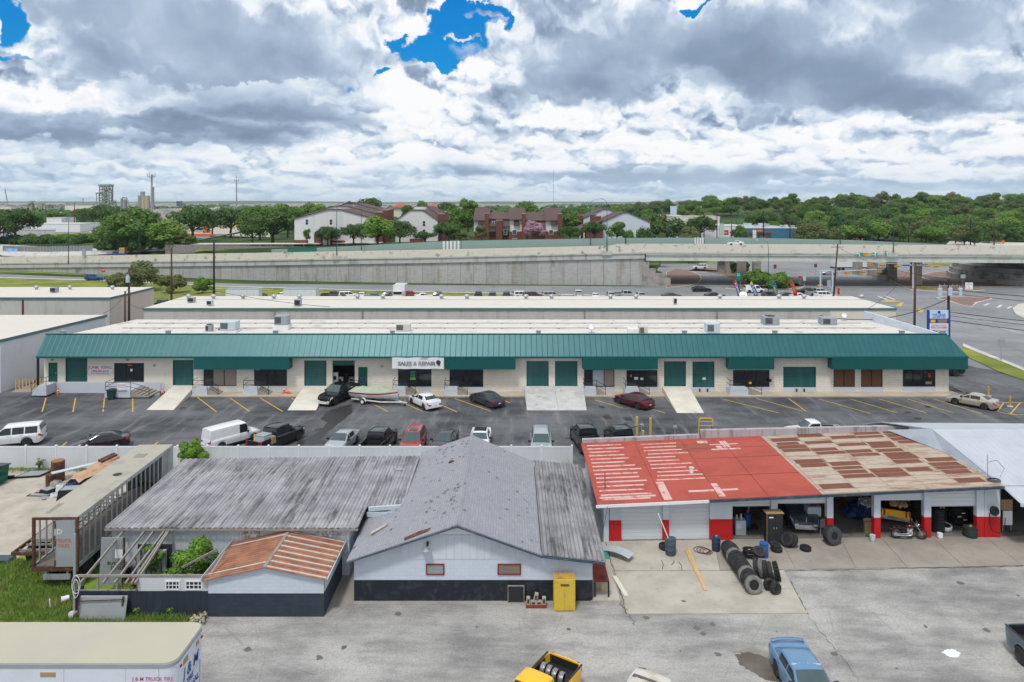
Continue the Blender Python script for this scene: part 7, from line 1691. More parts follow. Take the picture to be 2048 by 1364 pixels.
t=thing('cardboard_box','tan cardboard sheet beside the fourth red pier','box',(XP(1736,48),48.0,.03));obj('panel',MB().b2(-.25,-.1,0,.25,.1,.75),M_BOARD,t);obj('flap',MB().box(0,.12,.8,.5,.02,.2),M_BOARD,t)
one('green_rag',crown_mesh(33,.25,.12,4,30,.1)[0],mk('green_bag',(.02,.22,.06),.6),'green bag on the floor by the fourth red pier','bag',loc=(XP(1741,47.4),47.4,.15))
for i in range(6):
 a=Vector((XP(1738+i*3,50),50.3,2.15-.06*i));b_=Vector((XP(1800+i*7,48.4),48.5+.1*i,1.72+.02*i));one('lumber_beam',MB().bar(a,b_,.1,.07),M_LUMBER if i%3 else M_WOOD,f'long timber beam stacked over the yellow truck tailgate, {nth(i)} from the top','beam','timber beams over the yellow tailgate')
one('load_bundle',crown_mesh(34,.5,.12,6,40,.15)[0],M_BOARD,'brown bundle on the tailgate of the truck with timber','bundle',loc=(XP(1800,48.4),48.6,1.72))
for i in range(7):stack_tyre('tyre',XP(1876,48.2),48.2,.15+.22*i,.40,.21,f'tyre of the tall dark stack behind the second last pier, {nth(i)} from the floor',(0,0,0),M_BLACK,'tall tyre stack inside the garage')
for i in range(5):stack_tyre('tyre',XP(1915,49.5),49.5,.15+.24*i,.62,.23,f'big tyre with pale markings in the wide stack, {nth(i)} from the floor',(0,0,0),M_BLACK,'wide tyre stack under the right roller door')
for i in range(6):stack_tyre('tyre',XP(1838,49.5),49.8,.15+.24*i,.45,.23,f'dark tyre in the stack behind the motorcycle, {nth(i)} from the floor',(0,0,0),M_BLACK,'tyre stack behind the motorcycle')
for i,(px,z_)in enumerate(((1927,.95),(1919,.72),(1930,.5))):one('label_tag',MB().box(0,0,0,.24,.02,.08),M_SIGNW,f'white paper tag on the wide tyre stack, {nth(i)} from the top','tag',loc=(XP(px,48.85),48.85,z_))
x,y=G(1892,1062);o=stack_tyre('wheel_rim',x,y+.1,.25,.42,.28,'large white steel rim lying at the foot of the tyre stack',(R(8),0,0),M_WHITE,hole=.8);o['category']='rim'
for i,(px,top)in enumerate(((1884,2.1),(1890,2.2))):one('yellow_strap',MB().bar((XP(px,48),48.2,.9),(XP(px+4,48),48.3,top),.08,.04),mk('yellow_bar',(.60,.60,.02),.5),f'bright yellow bar hanging in the right bay, {nth(i)} from the left','bar')
stack_tyre('spare_tyre',XP(1990,46.9),46.95,1.92,.30,.2,'pair of black tyres hung on the white and red end pier',(R(80),0,R(10)),M_BLACK,hole=.4)
g=MB().tube([(0,0,1.7),(-.02,-.05,1.0),(.15,-.06,.55),(.55,-.06,.4),(.95,-.06,.6),(1.0,-.05,1.4)],.03,6);one('hanging_hose',g,M_BLACK,'black hose hanging in a loop on the red end pier','hose',loc=(XP(1980,47.1),47.15,0))
t=thing('wall_board','brown board above a white panel in the bay at the right edge','board',(XP(2018,48),48.2,0));obj('brown_panel',MB().b2(-.38,0,1.45,.38,.04,2.15),M_BOARD,t);obj('white_panel',MB().box(0,-.06,.95,.62,.04,.95),M_SIGNW,t);obj('stand',MB().b2(-.3,0,0,-.24,.05,1.44).b2(.24,0,0,.3,.05,1.44),M_WOOD,t)
# ---------- motorcycle ----------
mx,my=G(1823,1084);mc=thing('motorcycle','black and maroon cruiser motorcycle with chrome engine parked before the garage','motorcycle',(mx,my+.35,.045),R(-6))
def whl(x):
 return MB().lathe([(.27,-.05),(.32,-.055),(.34,0),(.32,.055),(.27,.05)],22,0,Matrix.Translation((x,0,.34))@Matrix.Rotation(PI/2,4,'X'),closed=True)
for x in(-.78,.82):
 wlx=obj('wheel',whl(x),M_TYRE,mc,40);g=MB()
 for k in range(9):a=k*PI/9;g.bar((x+.27*math.cos(a),0,.34+.27*math.sin(a)),(x-.27*math.cos(a),0,.34-.27*math.sin(a)),.012)
 obj('spokes',g.cyl((x,-.07,.34),(x,.07,.34),.06,.06,10),M_CHROME,wlx)
M_MAR=mk('maroon_tank',(.06,.012,.02),.2,.3,coat=.6)
obj('frame',MB().tube([(-.78,.07,.34),(-.3,.09,.38),(.25,.07,.3),(.42,.03,.78),(-.1,.04,.72),(-.5,.07,.55),(-.78,.07,.34)],.025,6).tube([(-.78,-.07,.34),(-.3,-.09,.38),(.25,-.07,.3),(.42,-.03,.78)],.025,6),M_BLACK,mc)
obj('fork',MB().cyl((.82,.09,.34),(.42,.09,.98),.03,.025,8).cyl((.82,-.09,.34),(.42,-.09,.98),.03,.025,8),M_CHROME,mc)
obj('fuel_tank',MB().lathe([(0,-.3),(.10,-.27),(.15,-.1),(.16,.08),(.11,.24),(0,.3)],14,0,Matrix.Translation((.12,0,.82))@Matrix.Rotation(R(84),4,'Y')),M_MAR,mc,180)
obj('seat',MB().box(-.38,0,.70,.55,.26,.10).box(-.66,0,.78,.2,.2,.12),M_BLACK,mc,bevel=.04)
for x,nm in((-.78,'rear_fender'),(.82,'front_fender')):
 g=MB();g.grid(lambda u,v,x=x:(x+.39*math.cos(lerp(.15,2.6,u)if x<0 else lerp(.6,2.4,u)),lerp(-.08,.08,v),.34+.39*math.sin(lerp(.15,2.6,u)if x<0 else lerp(.6,2.4,u))),10,2);o=obj(nm,g,M_MAR,mc,180);o.modifiers.new('s','SOLIDIFY').thickness=.012
obj('engine',MB().box(.05,0,.42,.34,.26,.24).cyl((.0,0,.5),(-.1,0,.74),.10,.09,12).cyl((.12,0,.5),(.24,0,.74),.10,.09,12),M_CHROME,mc,30)
obj('exhaust',MB().tube([(.2,-.16,.5),(.1,-.18,.3),(-.3,-.19,.27),(-1.0,-.2,.3)],.035,8).tube([(-.05,-.16,.55),(-.1,-.18,.4),(-.5,-.19,.38),(-1.0,-.2,.4)],.03,8),M_CHROME,mc,60)
obj('handlebar',MB().tube([(.30,-.36,1.02),(.36,-.2,1.05),(.42,0,.98),(.36,.2,1.05),(.30,.36,1.02)],.018,6),M_CHROME,mc)
obj('headlight',MB().lathe([(0,-.08),(.08,-.05),(.10,.06),(0,.08)],12,0,Matrix.Translation((.56,0,.93))@Matrix.Rotation(PI/2,4,'Y')),M_CHROME,mc,60);obj('tail_light',MB().box(-1.12,0,.62,.06,.12,.08),M_TAIL,mc)
obj('mirror',MB().box(.32,.34,1.17,.04,.12,.08).box(.32,-.34,1.17,.04,.12,.08).bar((.33,.3,1.03),(.32,.34,1.15),.012).bar((.33,-.3,1.03),(.32,-.34,1.15),.012),M_CHROME,mc);obj('windshield',MB().box(.50,0,1.12,.02,.3,.22),M_GLASSG,mc,bevel=.01)
obj('kickstand',MB().bar((-.05,.1,.3),(-.1,.28,.01),.025),M_BLACK,mc)
# ================= VEHICLES NEAR THE CAMERA =================
P_SKY=paint('sky_blue',(.13,.27,.45),.3,.35)
v=vehicle('coupe',13.15,32.2,-90,P_SKY,'light blue sports coupe with a rear spoiler, lower right',name='sports_coupe',rim=M_CHROME)
sp=obj('spoiler',MB().grid(lambda u,v:(-2.26-.08*math.sin(PI*u)+.16*v,lerp(-.78,.78,u),1.12+.05*math.sin(PI*u)-.02*v),12,2),P_SKY,v,180);sp.modifiers.new('s','SOLIDIFY').thickness=.03
for q in(-.74,.74):obj('spoiler_foot',MB().box(-2.15,q,1.10,.12,.05,.12),P_SKY,v)
fr=letters('windshield_lettering','Dirty Hands, Clean Money',.12,M_SIGNW,v,Matrix.Translation((-.02,0,1.40))@Matrix.Rotation(R(90),4,'Z')@Matrix.Rotation(R(24),4,'X'),.002,shear=.25);fr.location=(0.02,0,-.01)
P_YEL=paint('bright_yellow',(.85,.46,.0),.4,.0)
v=vehicle('regcab',1.02,30.84,-122.6,P_YEL,'bright yellow pickup carrying steel rims, cut by the bottom edge',glass=M_GLASS)
for i,(bx,by)in enumerate(((-1.55,-.50),(-1.5,-.18),(-1.45,.14),(-1.4,.50),(-.85,-.35),(-.8,.15))):
 M_=Matrix.Rotation(R(-122.6),4,'Z')@Vector((bx,by,0))
 big=i<4;q=stack_tyre('wheel_rim',1.02+M_.x,30.84+M_.y,.72+.30,.29 if big else .22,.22 if big else .16,f'steel truck rim lying in the bed of the yellow pickup, {nth(i)} of the six',(R(90),0,R(-122.6+8)),M_RIM if big else M_METAL,'steel rims in the yellow pickup bed',hole=.80);q['category']='rim'
P_TAN=mk('paint_worn_beige',(.52,.46,.33),.5,.1,.12,1.0,(.62,.62,.60),.7,.7,(.50,.56))
vehicle('sedan',5.14,30.2,-122,P_TAN,'faded beige car with peeling paint on its deck, cut by the bottom edge',name='parked_car',glass=M_GLASS)
v=vehicle('pickup',25.2,32.6,-90,paint('steel_blue_dark',(.10,.14,.17),.35,.3),'dark truck cut by the right edge, with a ladder rack',bumper=M_CHROME)
obj('ladder_rack',MB().tube([(-2.6,.85,1.25),(-2.5,.85,2.0),(1.2,.85,2.05)],.03,6).tube([(-2.6,.75,1.3),(-2.0,.85,1.9)],.02,6),M_METAL,v)
v=vehicle('pickup',XP(1589,50.6),50.75,-96,paint('dark_slate',(.05,.08,.105),.3,.2),'dark slate pickup with a chrome cross grille, nose out inside the garage bay',bumper=M_CHROME,grille=M_CHROME)
obj('grille_insert',MB().box(2.955,0,.96,.02,1.0,.30),M_DARK,v);obj('grille_cross',MB().box(2.97,0,.96,.03,.05,.3),M_RIM,v);obj('front_plate',MB().box(2.985,.0,.52,.02,.32,.16),M_PLATE,v)
vehicle('regcab',27.1,51.3,66,P_YEL,'yellow pickup parked tail out inside the garage, under the timber',bumper=M_CHROME)
# ================= VEHICLES IN THE PARKING LOT =================
BLK=paint('black',(.012,.013,.015),.22,.3);WHT=paint('white',(.72,.74,.76),.3,0);SIL=paint('silver',(.42,.46,.50),.3,.5);GRY=paint('dark_grey',(.055,.062,.07),.3,.4)
MAR=paint('maroon',(.085,.008,.022),.25,.3);RED=paint('red',(.34,.015,.018),.28,.2);CHA=paint('champagne',(.46,.42,.35),.3,.4);PLUM=paint('plum_black',(.028,.015,.020),.25,.3);BLU=paint('blue',(.01,.06,.25),.28,.2)
def veh(kind,px,py,ang,col,label,**k):
 x,y=G(px,py);return vehicle(kind,x,y,ang,col,label,**k)
veh('bigsuv',22,891,200,WHT,'big white SUV behind the vinyl fence at the left edge',rim=M_CHROME)
veh('sedan',200,897,205,PLUM,'plum black sedan behind the fence near the stripped trailer')
veh('cargo',464,888,50,WHT,'white panel van parked tail to the fence',glass=M_GLASS,s=.9)
v=veh('pickup',553,891,66,BLK,'black pickup with boxes and a yellow strap in its bed, right of the white van')
t=thing('cargo_box','grey-blue covered load in the bed of the black pickup','box',(v.location.x-.55,v.location.y-1.9,.79),R(66));obj('box',MB().box(0,0,.4,1.0,1.0,.8),M_GREYB,t,bevel=.05);obj('lid',MB().box(0,0,.83,1.05,1.05,.06),M_GREY,t)
t=thing('cargo_box','brown carton beside the covered load in the black pickup','box',(v.location.x+.1,v.location.y-1.7,.79),R(66));obj('box',MB().box(0,0,.3,.5,.6,.6),M_BOARD,t);obj('flap',MB().box(0,0,.62,.52,.3,.02),M_BOARD,t)
t=thing('strap','bright yellow strap over the tail of the black pickup','strap',(v.location.x-1.3,v.location.y-2.0,0));obj('strap',MB().tube([(0,0,1.7),(.05,-.1,1.3),(.1,-.7,.6)],.05,4),M_SIGNY,t)
veh('sedan',684,896,-100,SIL,'silver sedan facing the fence, with writing across its windshield')
veh('pickup',758,900,82,BLK,'black pickup parked tail to the fence, left of the red SUV')
v=veh('suv',826,900,-92,RED,'red SUV facing the fence with roof rails');obj('roof_rail',MB().bar((-1.6,.58,1.78),(.2,.58,1.80),.05).bar((-1.6,-.58,1.78),(.2,-.58,1.80),.05),M_CHROME,v);obj('sunroof',MB().box(-.4,0,1.785,.8,.7,.015),M_GLASS,v)
veh('coupe',889,897,-98,BLK,'black convertible with a dark soft top, right of the red SUV')
v=veh('coupe',960,893,-92,WHT,'white convertible with a black soft top, half hidden by the shingle roof');obj('soft_top',MB().box(-.6,0,1.405,1.1,1.1,.03),M_BLACK,v,bevel=.01)
v=veh('suv',1082,903,-91,SIL,'silver minivan facing the fence alone in the middle of the row',name='parked_van');
veh('pickup',1172,893,98,BLK,'black pickup left of the other black one by the red roof',name='pickup_truck')
veh('pickup',1243,895,99,BLK,'black pickup just behind the red roof edge, right of its twin')
veh('regcab',1628,879,183,WHT,'white pickup behind the rusted roof, alone in the lot')
v=veh('pickup',679,800,-112,BLK,'black pickup parked by the ramp, its chrome grille facing the camera',bumper=M_CHROME,grille=M_CHROME,rim=M_CHROME);obj('grille_insert',MB().box(2.96,0,.90,.02,1.0,.10).box(2.96,0,1.06,.02,1.0,.10),M_DARK,v)
veh('sedan',849,812,125,WHT,'white sedan right of the covered boat')
veh('sedan',973,808,128,GRY,'dark grey sedan with red tail lights by the long awning')
veh('sedan',1267,811,128,MAR,'maroon sedan left of the narrow ramp')
veh('sedan',1945,812,131,CHA,'champagne sedan at the right end of the strip',rim=M_CHROME)
x,y=G(1905,745,1.0);vehicle('pickup',x,y+3,180,BLK,'dark truck mostly hidden behind the end of the green building')
bx,by=G(752,806);bt=thing('boat','white and red motor boat under a pale green fitted cover','boat',(bx,by,0),R(-22))
Lb=5.6
def hullw(u):return 1.15*(1-max(0,(u-.45)/.55)**2.2)
g=MB();rows=[]
for i in range(15):
 u=i/14;w_=max(.03,hullw(u));x=-Lb/2+Lb*u;sh=.28*u*u
 rows.append([(x,w_,1.25+sh),(x,w_*.96,1.0+sh),(x,w_*.7,.66+sh*.9),(x,0,.5+sh*.9+.3*max(0,u-.8)),(x,-w_*.7,.66+sh*.9),(x,-w_*.96,1.0+sh),(x,-w_,1.25+sh)])
g.add([p for r_ in rows for p in r_],[(i*7+j,i*7+j+1,(i+1)*7+j+1,(i+1)*7+j)for i in range(14)for j in range(6)]+[tuple(range(6,-1,-1))])
obj('hull',g,WHT,bt,50)
g=MB();
for sg in(1,-1):
 for i in range(14):
  pts=[]
  for k in(i,i+1):u=k/14;w_=max(.03,hullw(u))*1.0+.006;x=-Lb/2+Lb*u;sh=.28*u*u;pts.append(((x,sg*w_,1.22+sh),(x,sg*w_*.985,1.10+sh)))
  g.add([pts[0][0],pts[1][0],pts[1][1],pts[0][1]],[(0,1,2,3)])
obj('red_stripe',g,RED,bt)
M_COVER=mk('boat_cover',(.34,.38,.29),.8,0,.12,2,(.48,.5,.44),.5,1.2)
def cover(u,v):
 w_=max(.05,hullw(u))+.04;s_=v*2-1;x=-Lb/2+Lb*u*.98;sh=.28*u*u
 hgt=1.27+sh+(1-abs(s_)**1.6)*(.62*math.exp(-((u-.55)/.16)**2)+.30*math.exp(-((u-.2)/.2)**2)+.10)
 return(x,s_*w_,hgt+.04*math.sin(u*40+s_*4)*(1-abs(s_)))
obj('cover',MB().grid(cover,30,12),M_COVER,bt,60)
bt.rotation_euler=(0,0,R(158))
tt=thing('boat_trailer','white galvanised boat trailer under the covered boat','trailer',(bx,by,0),R(158))
tt.rotation_euler=(0,0,R(-22))
bt.rotation_euler=(0,0,R(-22))
obj('frame',MB().bar((-2.6,.85,.45),(1.2,.85,.45),.1).bar((-2.6,-.85,.45),(1.2,-.85,.45),.1).bar((1.2,.85,.45),(3.4,0,.45),.1).bar((1.2,-.85,.45),(3.4,0,.45),.1).bar((-2.0,-.85,.45),(-2.0,.85,.45),.08).bar((3.3,0,.45),(3.9,0,.45),.09),M_WHITE,tt)
for sg in(-1,1):
 obj('wheel',MB().cyl((-1.0,sg*1.0,.33),(-1.0,sg*1.2,.33),.33,.33,16),M_TYRE,tt,40);obj('rim',MB().cyl((-1.0,sg*1.201,.33),(-1.0,sg*1.22,.33),.19,.19,12),M_WHITE,tt)
 obj('fender',MB().grid(lambda u,v,sg=sg:(-1.0+.42*math.cos(PI*u),sg*lerp(.98,1.26,v),.36+.40*math.sin(PI*u)),10,1),M_WHITE,tt)
obj('winch_post',MB().bar((2.7,0,.45),(2.9,0,1.3),.08).cyl((3.6,.12,0),(3.6,.12,.8),.04,.04,8),M_METAL,tt);obj('jockey_wheel',MB().cyl((3.55,.05,.12),(3.55,.2,.12),.12,.12,10),M_BLACK,tt)
for px,h_,lb in((1274,2.0,'tall yellow bollard behind the red roof, left one'),(1301,1.9,'tall yellow bollard behind the red roof, right one'),(1286,1.0,'short yellow bollard between the two tall ones')):
 x,y=G(px,885-(8 if h_>1.5 else 2));t=thing('bollard',lb,'bollard',(x,y,0));obj('post',MB().cyl((0,0,0),(0,0,h_),.11,.11,10),M_SIGNY if False else mk('faded_yellow_post',(.55,.45,.10),.6),t);obj('cap',MB().cyl((0,0,h_),(0,0,h_+.05),.12,.06,10),mk('faded_yellow_post',()),t)
x,y=G(1412,868);t=thing('yellow_rack','yellow pipe frame rack behind the red roof','rack',(x,y,0));obj('frame',MB().tube([(-.7,0,0),(-.65,0,1.35),(-.5,0,1.5),(.5,0,1.5),(.65,0,1.35),(.7,0,0)],.05,6).bar((-.66,0,1.2),(.66,0,1.2),.05).bar((-.68,0,.8),(.68,0,.8),.05),M_SIGNY,t)
x,y=G(1437,872);t=thing('grey_cart','dark blue cart beside the yellow rack','cart',(x,y,0));obj('tray',MB().box(0,0,.7,1.2,.7,.2),M_SLATE,t);obj('leg',MB().box(-.5,0,.3,.08,.6,.6).box(.5,0,.3,.08,.6,.6),M_SLATE,t)
# ================= THINGS BETWEEN THE BUILDINGS AND THE BRIDGE =================
def lite(kind,px,py,ang,col,label,z=None,group=None,**k):
 if z is None:x,y,zz=GT(px,py)if py<530 and px<1300 or py<500 else(*G(px,py),0)
 else:x,y=G(px,py,z);zz=z
 return vehicle(kind,x,y,ang,col,label,z=zz,lite=True,group=group,**k)
PAL={'white':WHT,'black':BLK,'silver':SIL,'dark grey':GRY,'red':RED,'blue':BLU,'beige':CHA,'maroon':MAR}
ROW=[(325,'pickup','dark grey',70),(347,'pickup','blue',62),(372,'suv','white',60),(395,'sedan','white',60),(522,'sedan','dark grey',90),(566,'sedan','white',90),(668,'pickup','dark grey',0),(697,'suv','white',20),(724,'sedan','white',90),(748,'sedan','blue',90),(775,'suv','black',90),(822,'suv','red',10),(849,'sedan','white',10),(876,'suv','dark grey',88),(957,'suv','black',90),(985,'suv','dark grey',90),(1013,'suv','dark grey',90),(1045,'suv','white',15),(1067,'suv','maroon',15),(1104,'suv','beige',10),(1157,'pickup','white',88),(1190,'sedan','white',88),(1221,'suv','silver',88),(1252,'pickup','silver',5),(1280,'suv','silver',90),(1344,'sedan','dark grey',5),(1430,'sedan','black',5),(1487,'suv','white',70),(1545,'suv','dark grey',10),(1575,'sedan','dark grey',10),(1600,'sedan','white',10),(1650,'suv','white',5)]
for i,(px,k,c,a)in enumerate(ROW):
 Y=165+(i%3)*.6 if px>450 else 150-(px-325)*.1;x=XP(px,Y)
 vehicle(k,x,Y,a+1,PAL[c],f'{c} {"car" if k == "sedan" else k} showing above the long back roof, {nth(i)} from the left in that row',z=0,lite=True,group='vehicles parked behind the long back roof',cat='car' if k=='sedan' else k)
for px,Y,w_,lb in((488,160,7.3,'white panelled enclosed trailer, left one behind the long back roof'),(602,160,7.2,'white panelled enclosed trailer with dark seams, right one behind the long back roof')):
 t=thing('enclosed_trailer',lb,'trailer',(XP(px,Y),Y,0));o=obj('body',MB().box(0,0,1.85,w_,2.3,2.3),ribbed('trailer_panel',(.66,.70,.76),1.5,'X',.5,.5,0,None,0,.04),t);obj('roof',MB().box(0,0,3.03,w_+.1,2.4,.06),M_GREY,t)
 for q in(-1,1):obj('wheel',MB().cyl((q*.6,-1.1,.4),(q*.6,-.9,.4),.4,.4,14),M_TYRE,t)
x=XP(799,164);t=thing('box_truck','white box truck in the middle of the car row behind the back roof','truck',(x,164,0));obj('box',MB().box(0,1.5,2.1,2.6,5,2.6),WHT,t);obj('cab',MB().box(0,-2.0,1.35,2.3,1.9,1.9,taper=.9),WHT,t,bevel=.1);obj('windshield',MB().box(0,-2.9,1.85,1.9,.1,.6),M_GLASS,t);obj('wheel',MB().cyl((-1.1,-2,.45),(1.1,-2,.45),.45,.45,14),M_TYRE,t)
lite('bigsuv',190,561,-2,BLU,'bright blue SUV driving on the frontage road, left');lite('sedan',1403,583,0,BLK,'black sedan driving on the frontage road in front of the bridge')
lite('van',1508,585,0,WHT,'small white van behind the yellow and blue feather flag');lite('suv',1400,538,178,WHT,'white SUV seen under the bridge, left opening');lite('sedan',1612,587,178,BLK,'black sedan just left of the silver pickup at the junction');lite('pickup',1637,592,2,SIL,'silver pickup waiting at the junction, by the leaning pole',cat='pickup');lite('sedan',1657,550,170,SIL,'silver sedan under the bridge, behind the signal gantry')
x,y,z=XP(258,236),236,hw_z(XP(258,232))-1.25
v=vehicle('pickup',x-.5,hw_y(x)+9,182,BLU,'blue pickup carrying a yellow wooden crate on the elevated road',z=z,lite=True)
t=thing('crate','yellow wooden crate standing in the blue pickup bed','crate',(x+1.3,hw_y(x)+9,z+.8));g=MB()
for k in range(5):g.box(0,0,.2+k*.45,1.7,1.6,.3)
obj('slats',g,M_LUMBER,t);obj('post',MB().box(-.8,0,1.1,.1,1.7,2.2).box(.8,0,1.1,.1,1.7,2.2).box(0,0,1.1,.1,1.7,2.2),M_LUMBER,t)
lite('sedan',1471,491,175,WHT,'white car roof just visible over the bridge parapet',z=9.6)
x,y=G(1712,541);t=thing('flatbed_trailer','long white truck and trailer seen under the bridge','truck',(x,y,0));obj('box',MB().box(-1,0,2.4,13,2.5,2.4),WHT,t);obj('chassis',MB().box(-1,0,1.0,14,2.3,.35),M_BLACK,t)
for q in(-6,-4.7,3.5,4.8):obj('wheel',MB().cyl((q,-1.2,.5),(q,-.9,.5),.5,.5,14),M_TYRE,t)
def feather(px,top,base,cols,label,txt,lean,ty):
 Y=163.5;x=XP(px,Y);hh=ZP(top,Y);t=thing('feather_flag',label,'flag',(x,Y,0));L_=lean
 def c(v):return(L_*(1-v)**1.0*-1+.0,v*hh)
 def cx(v):return-L_*v+L_*.55*(1-(1-v)**2)*0
 obj('pole',MB().tube([(L_*(1-v)*1.0-.0+.35*math.sin(v*PI),.02,v*hh)for v in[k/8 for k in range(9)]],.03,5),M_METAL,t)
 segs=[(0.0,.12,cols[0]),(.12,.78,cols[1]),(.78,1.0,cols[2])]
 for a,b_,m_ in segs:
  g=MB();g.grid(lambda u,v,a=a,b_=b_:((lambda w:(L_*(1-w)+.35*math.sin(w*PI)-u*(.85*(1-max(0,(w-.75)/.25)**2)+.02),-.02+.05*math.sin(w*9),w*hh))(.10+.9*lerp(a,b_,v))),3,6)
  o=obj('banner',g,m_,t,180);o.modifiers.new('s','SOLIDIFY').thickness=.02
 letters('lettering',txt,.62,M_SIGNW if ty==0 else ty,o,tm(L_*.45-.10,-.13,hh*.52,FACE_CAM@Matrix.Rotation(PI/2+.38*(1 if L_>0 else 1),4,'Z')),.004)
purple=mk('flag_purple',(.05,.03,.22),.6);fblue=mk('flag_blue',(.01,.07,.32),.6)
feather(1470,560,592,(purple,purple,M_SIGNR),'purple feather flag with an orange-red tip, leftmost','EMPANADA',1.6,0)
feather(1503,563,592,(M_SIGNY,fblue,M_SIGNY),'blue feather flag with a yellow tip','SPORTS',1.6,0)
feather(1549,563,590,(fblue,mk('flag_teal',(.02,.15,.25),.6),fblue),'blue and teal feather flag by the green lamp post','OPEN',.6,M_SIGNY)
feather(1583,560,590,(M_SIGNY,M_SIGNR,M_SIGNR),'red feather flag, rightmost','TAX',1.5,M_SIGNY)
def gsign(px,pb,pt,w_,hh,mat,label,text=(),posts=1,cat='road sign',name='road_sign'):
 x,y=G(px,pb);zt=ZP(pt,y);return sign_board(name,label,cat,x,y,zt-hh,w_,hh,mat,text,posts)
gsign(1477,575,544,1.35,2.2,M_SIGNG,'green and yellow guide sign on two posts before the bridge piers',[('Lane\nEnds',.42,0,1.5,M_SIGNW)],2)
gsign(2003,723,679,.95,.95,M_METAL,'back of a grey square sign on a thin post by the grass verge');gsign(1926,575,549,1.25,.95,M_GREYB,'back of a triangular give way sign on the island');gsign(1934,598,565,.8,1.6,M_SIGNW,'left one of two white arrow signs on a post',[('<',.6,0,1.1,M_INK)]);gsign(1942,598,565,.8,1.6,M_SIGNW,'right one of two white arrow signs',[('>',.6,0,1.1,M_INK)])
gsign(207,565,536,1.0,1.15,M_SIGNR,'red and white wrong way sign by the blue SUV',[('WRONG\nWAY',.26,0,.6,M_SIGNW)]);gsign(1677,592,576,.55,1.5,M_SIGNR,'small red and white sign right of the leaning pole');gsign(1550,545,529,.9,1.3,M_BROWNB,'brown sign back in the left carriageway beyond the bridge');gsign(1631,549,528,.9,1.0,M_BROWNB,'brown sign back right of the first one beyond the bridge')
gsign(1600,573,552,.9,.7,M_SIGNR,'small red sign above the black sedan');gsign(1609,573,553,.7,1.1,M_GREYB,'back of a small pale sign right of the red one');gsign(1658,590,560,.9,2.0,M_METAL,'back of a grey sign between the gantry posts')
x,y=XP(222,238),232;sign_board('road_sign','two narrow pale sign backs on the elevated road, left of the blue pickup','road sign',x,hw_y(x)-.4,5.6,1.2,2.0,M_METAL,(),2)
for px,w_,lb in((12,2.6,'blue and white banner on the far fence at the left edge, wider one'),(26,1.3,'small blue and white banner on the far fence at the left edge')):
 x=XP(px,262);sign_board('fence_banner',lb,'banner',x,hw_y(x)+24,T(x,hw_y(x)+24)+.2,w_,1.3,mk('pale_blue_banner',(.20,.42,.70),.6),[('SALES',.5,0,.6,M_SIGNW)])
def signal(parent_t,x,z,horiz=True,y=0):
 h_=obj('signal_head',MB().box(x,y,z,1.35 if horiz else .4,.3,.45 if horiz else 1.2),M_TSIG,parent_t);obj('lenses',MB().cyl((x-.42,y-.17,z),(x-.42,y-.15,z),.13,.13,10).cyl((x,y-.17,z),(x,y-.15,z),.13,.13,10).cyl((x+.42,y-.17,z),(x+.42,y-.15,z),.13,.13,10),M_RUST,h_)
x,y=G(1826,578);t=thing('traffic_signal','signal mast with a long arm and five yellow heads at the right junction','traffic signal',(x,y,0));zz=lambda p:ZP(p,y);xx=lambda p:XP(p,y)-x
obj('mast',MB().tube([(0,0,0),(0,0,zz(526))],[.22,.15],8),M_GREYB,t);obj('arm',MB().tube([(0,0,zz(530)),(xx(1715),0,zz(523))],[.12,.07],6).tube([(0,0,zz(530)),(xx(1880),0,zz(531))],[.12,.07],6),M_METAL,t)
for p,q in((1739,529),(1765,530.5),(1794,532.5),(1854,533),(1873,533.5)):signal(t,xx(p),zz(q))
for p in(1812,1846):obj('street_name_sign',MB().b2(xx(p-7),-.05,zz(532),xx(p+9),.0,zz(528)),M_SIGNB,t)
x,y=G(1651,592);y+=8;x=XP(1651,y);t=thing('traffic_signal','twin-post gantry with three yellow signal heads, left junction','traffic signal',(x,y,0))
obj('post',MB().cyl((xx(1641),0,0),(xx(1641),0,zz(541)),.25,.2,8).cyl((xx(1665),0,0),(xx(1665),0,zz(541)),.25,.2,8),M_GREYB,t);obj('arm',MB().bar((xx(1640),0,zz(541.5)),(xx(1666),0,zz(541.5)),.3).tube([(xx(1664),0,zz(543)),(xx(1768),0,zz(538))],[.14,.07],6),M_GREYB,t)
for p,q in((1694,546),(1725.5,544.5),(1758,543)):signal(t,xx(p),zz(q))
obj('beacon',MB().lathe([(0,-.2),(.25,-.15),(.3,.1),(0,.25)],10,0,Matrix.Translation((xx(1636),-.2,zz(571)))).lathe([(0,-.2),(.25,-.15),(.3,.1),(0,.25)],10,0,Matrix.Translation((xx(1643),-.2,zz(571)))),M_TSIG,t)
Y=95;x=XP(1877,Y);t=thing('pylon_sign','tall blue framed FOR LEASE pylon sign behind the end of the green roof','sign',(x,Y,0));wv=1.35;zt=ZP(620,Y)
obj('post',MB().b2(-wv-.12,-.15,0,-wv+.1,.15,zt).b2(wv-.1,-.15,0,wv+.12,.15,zt),M_SIGNB,t)
def panel(y0,y1,m_,tx):
 o=obj('panel',MB().b2(-wv+.11,-.12,ZP(y1,Y),wv-.11,.12,ZP(y0,Y)),m_,t)
 for s_,sz,py,mm in tx:letters('lettering',s_,sz,mm,o,tm(0,-.13,ZP(py,Y)),.003)
 return o
lsp=mk('sign_pale_blue',(.50,.66,.85),.5);o=panel(620.5,636.5,lsp,[('FOR LEASE',.36,629.5,M_BLUEL),('210-308-1187',.30,633.8,M_BLUEL)]);obj('logo',MB().cyl((0,-.13,ZP(624,Y)),(0,-.14,ZP(624,Y)),.2,.2,16),M_BLUEL,o)
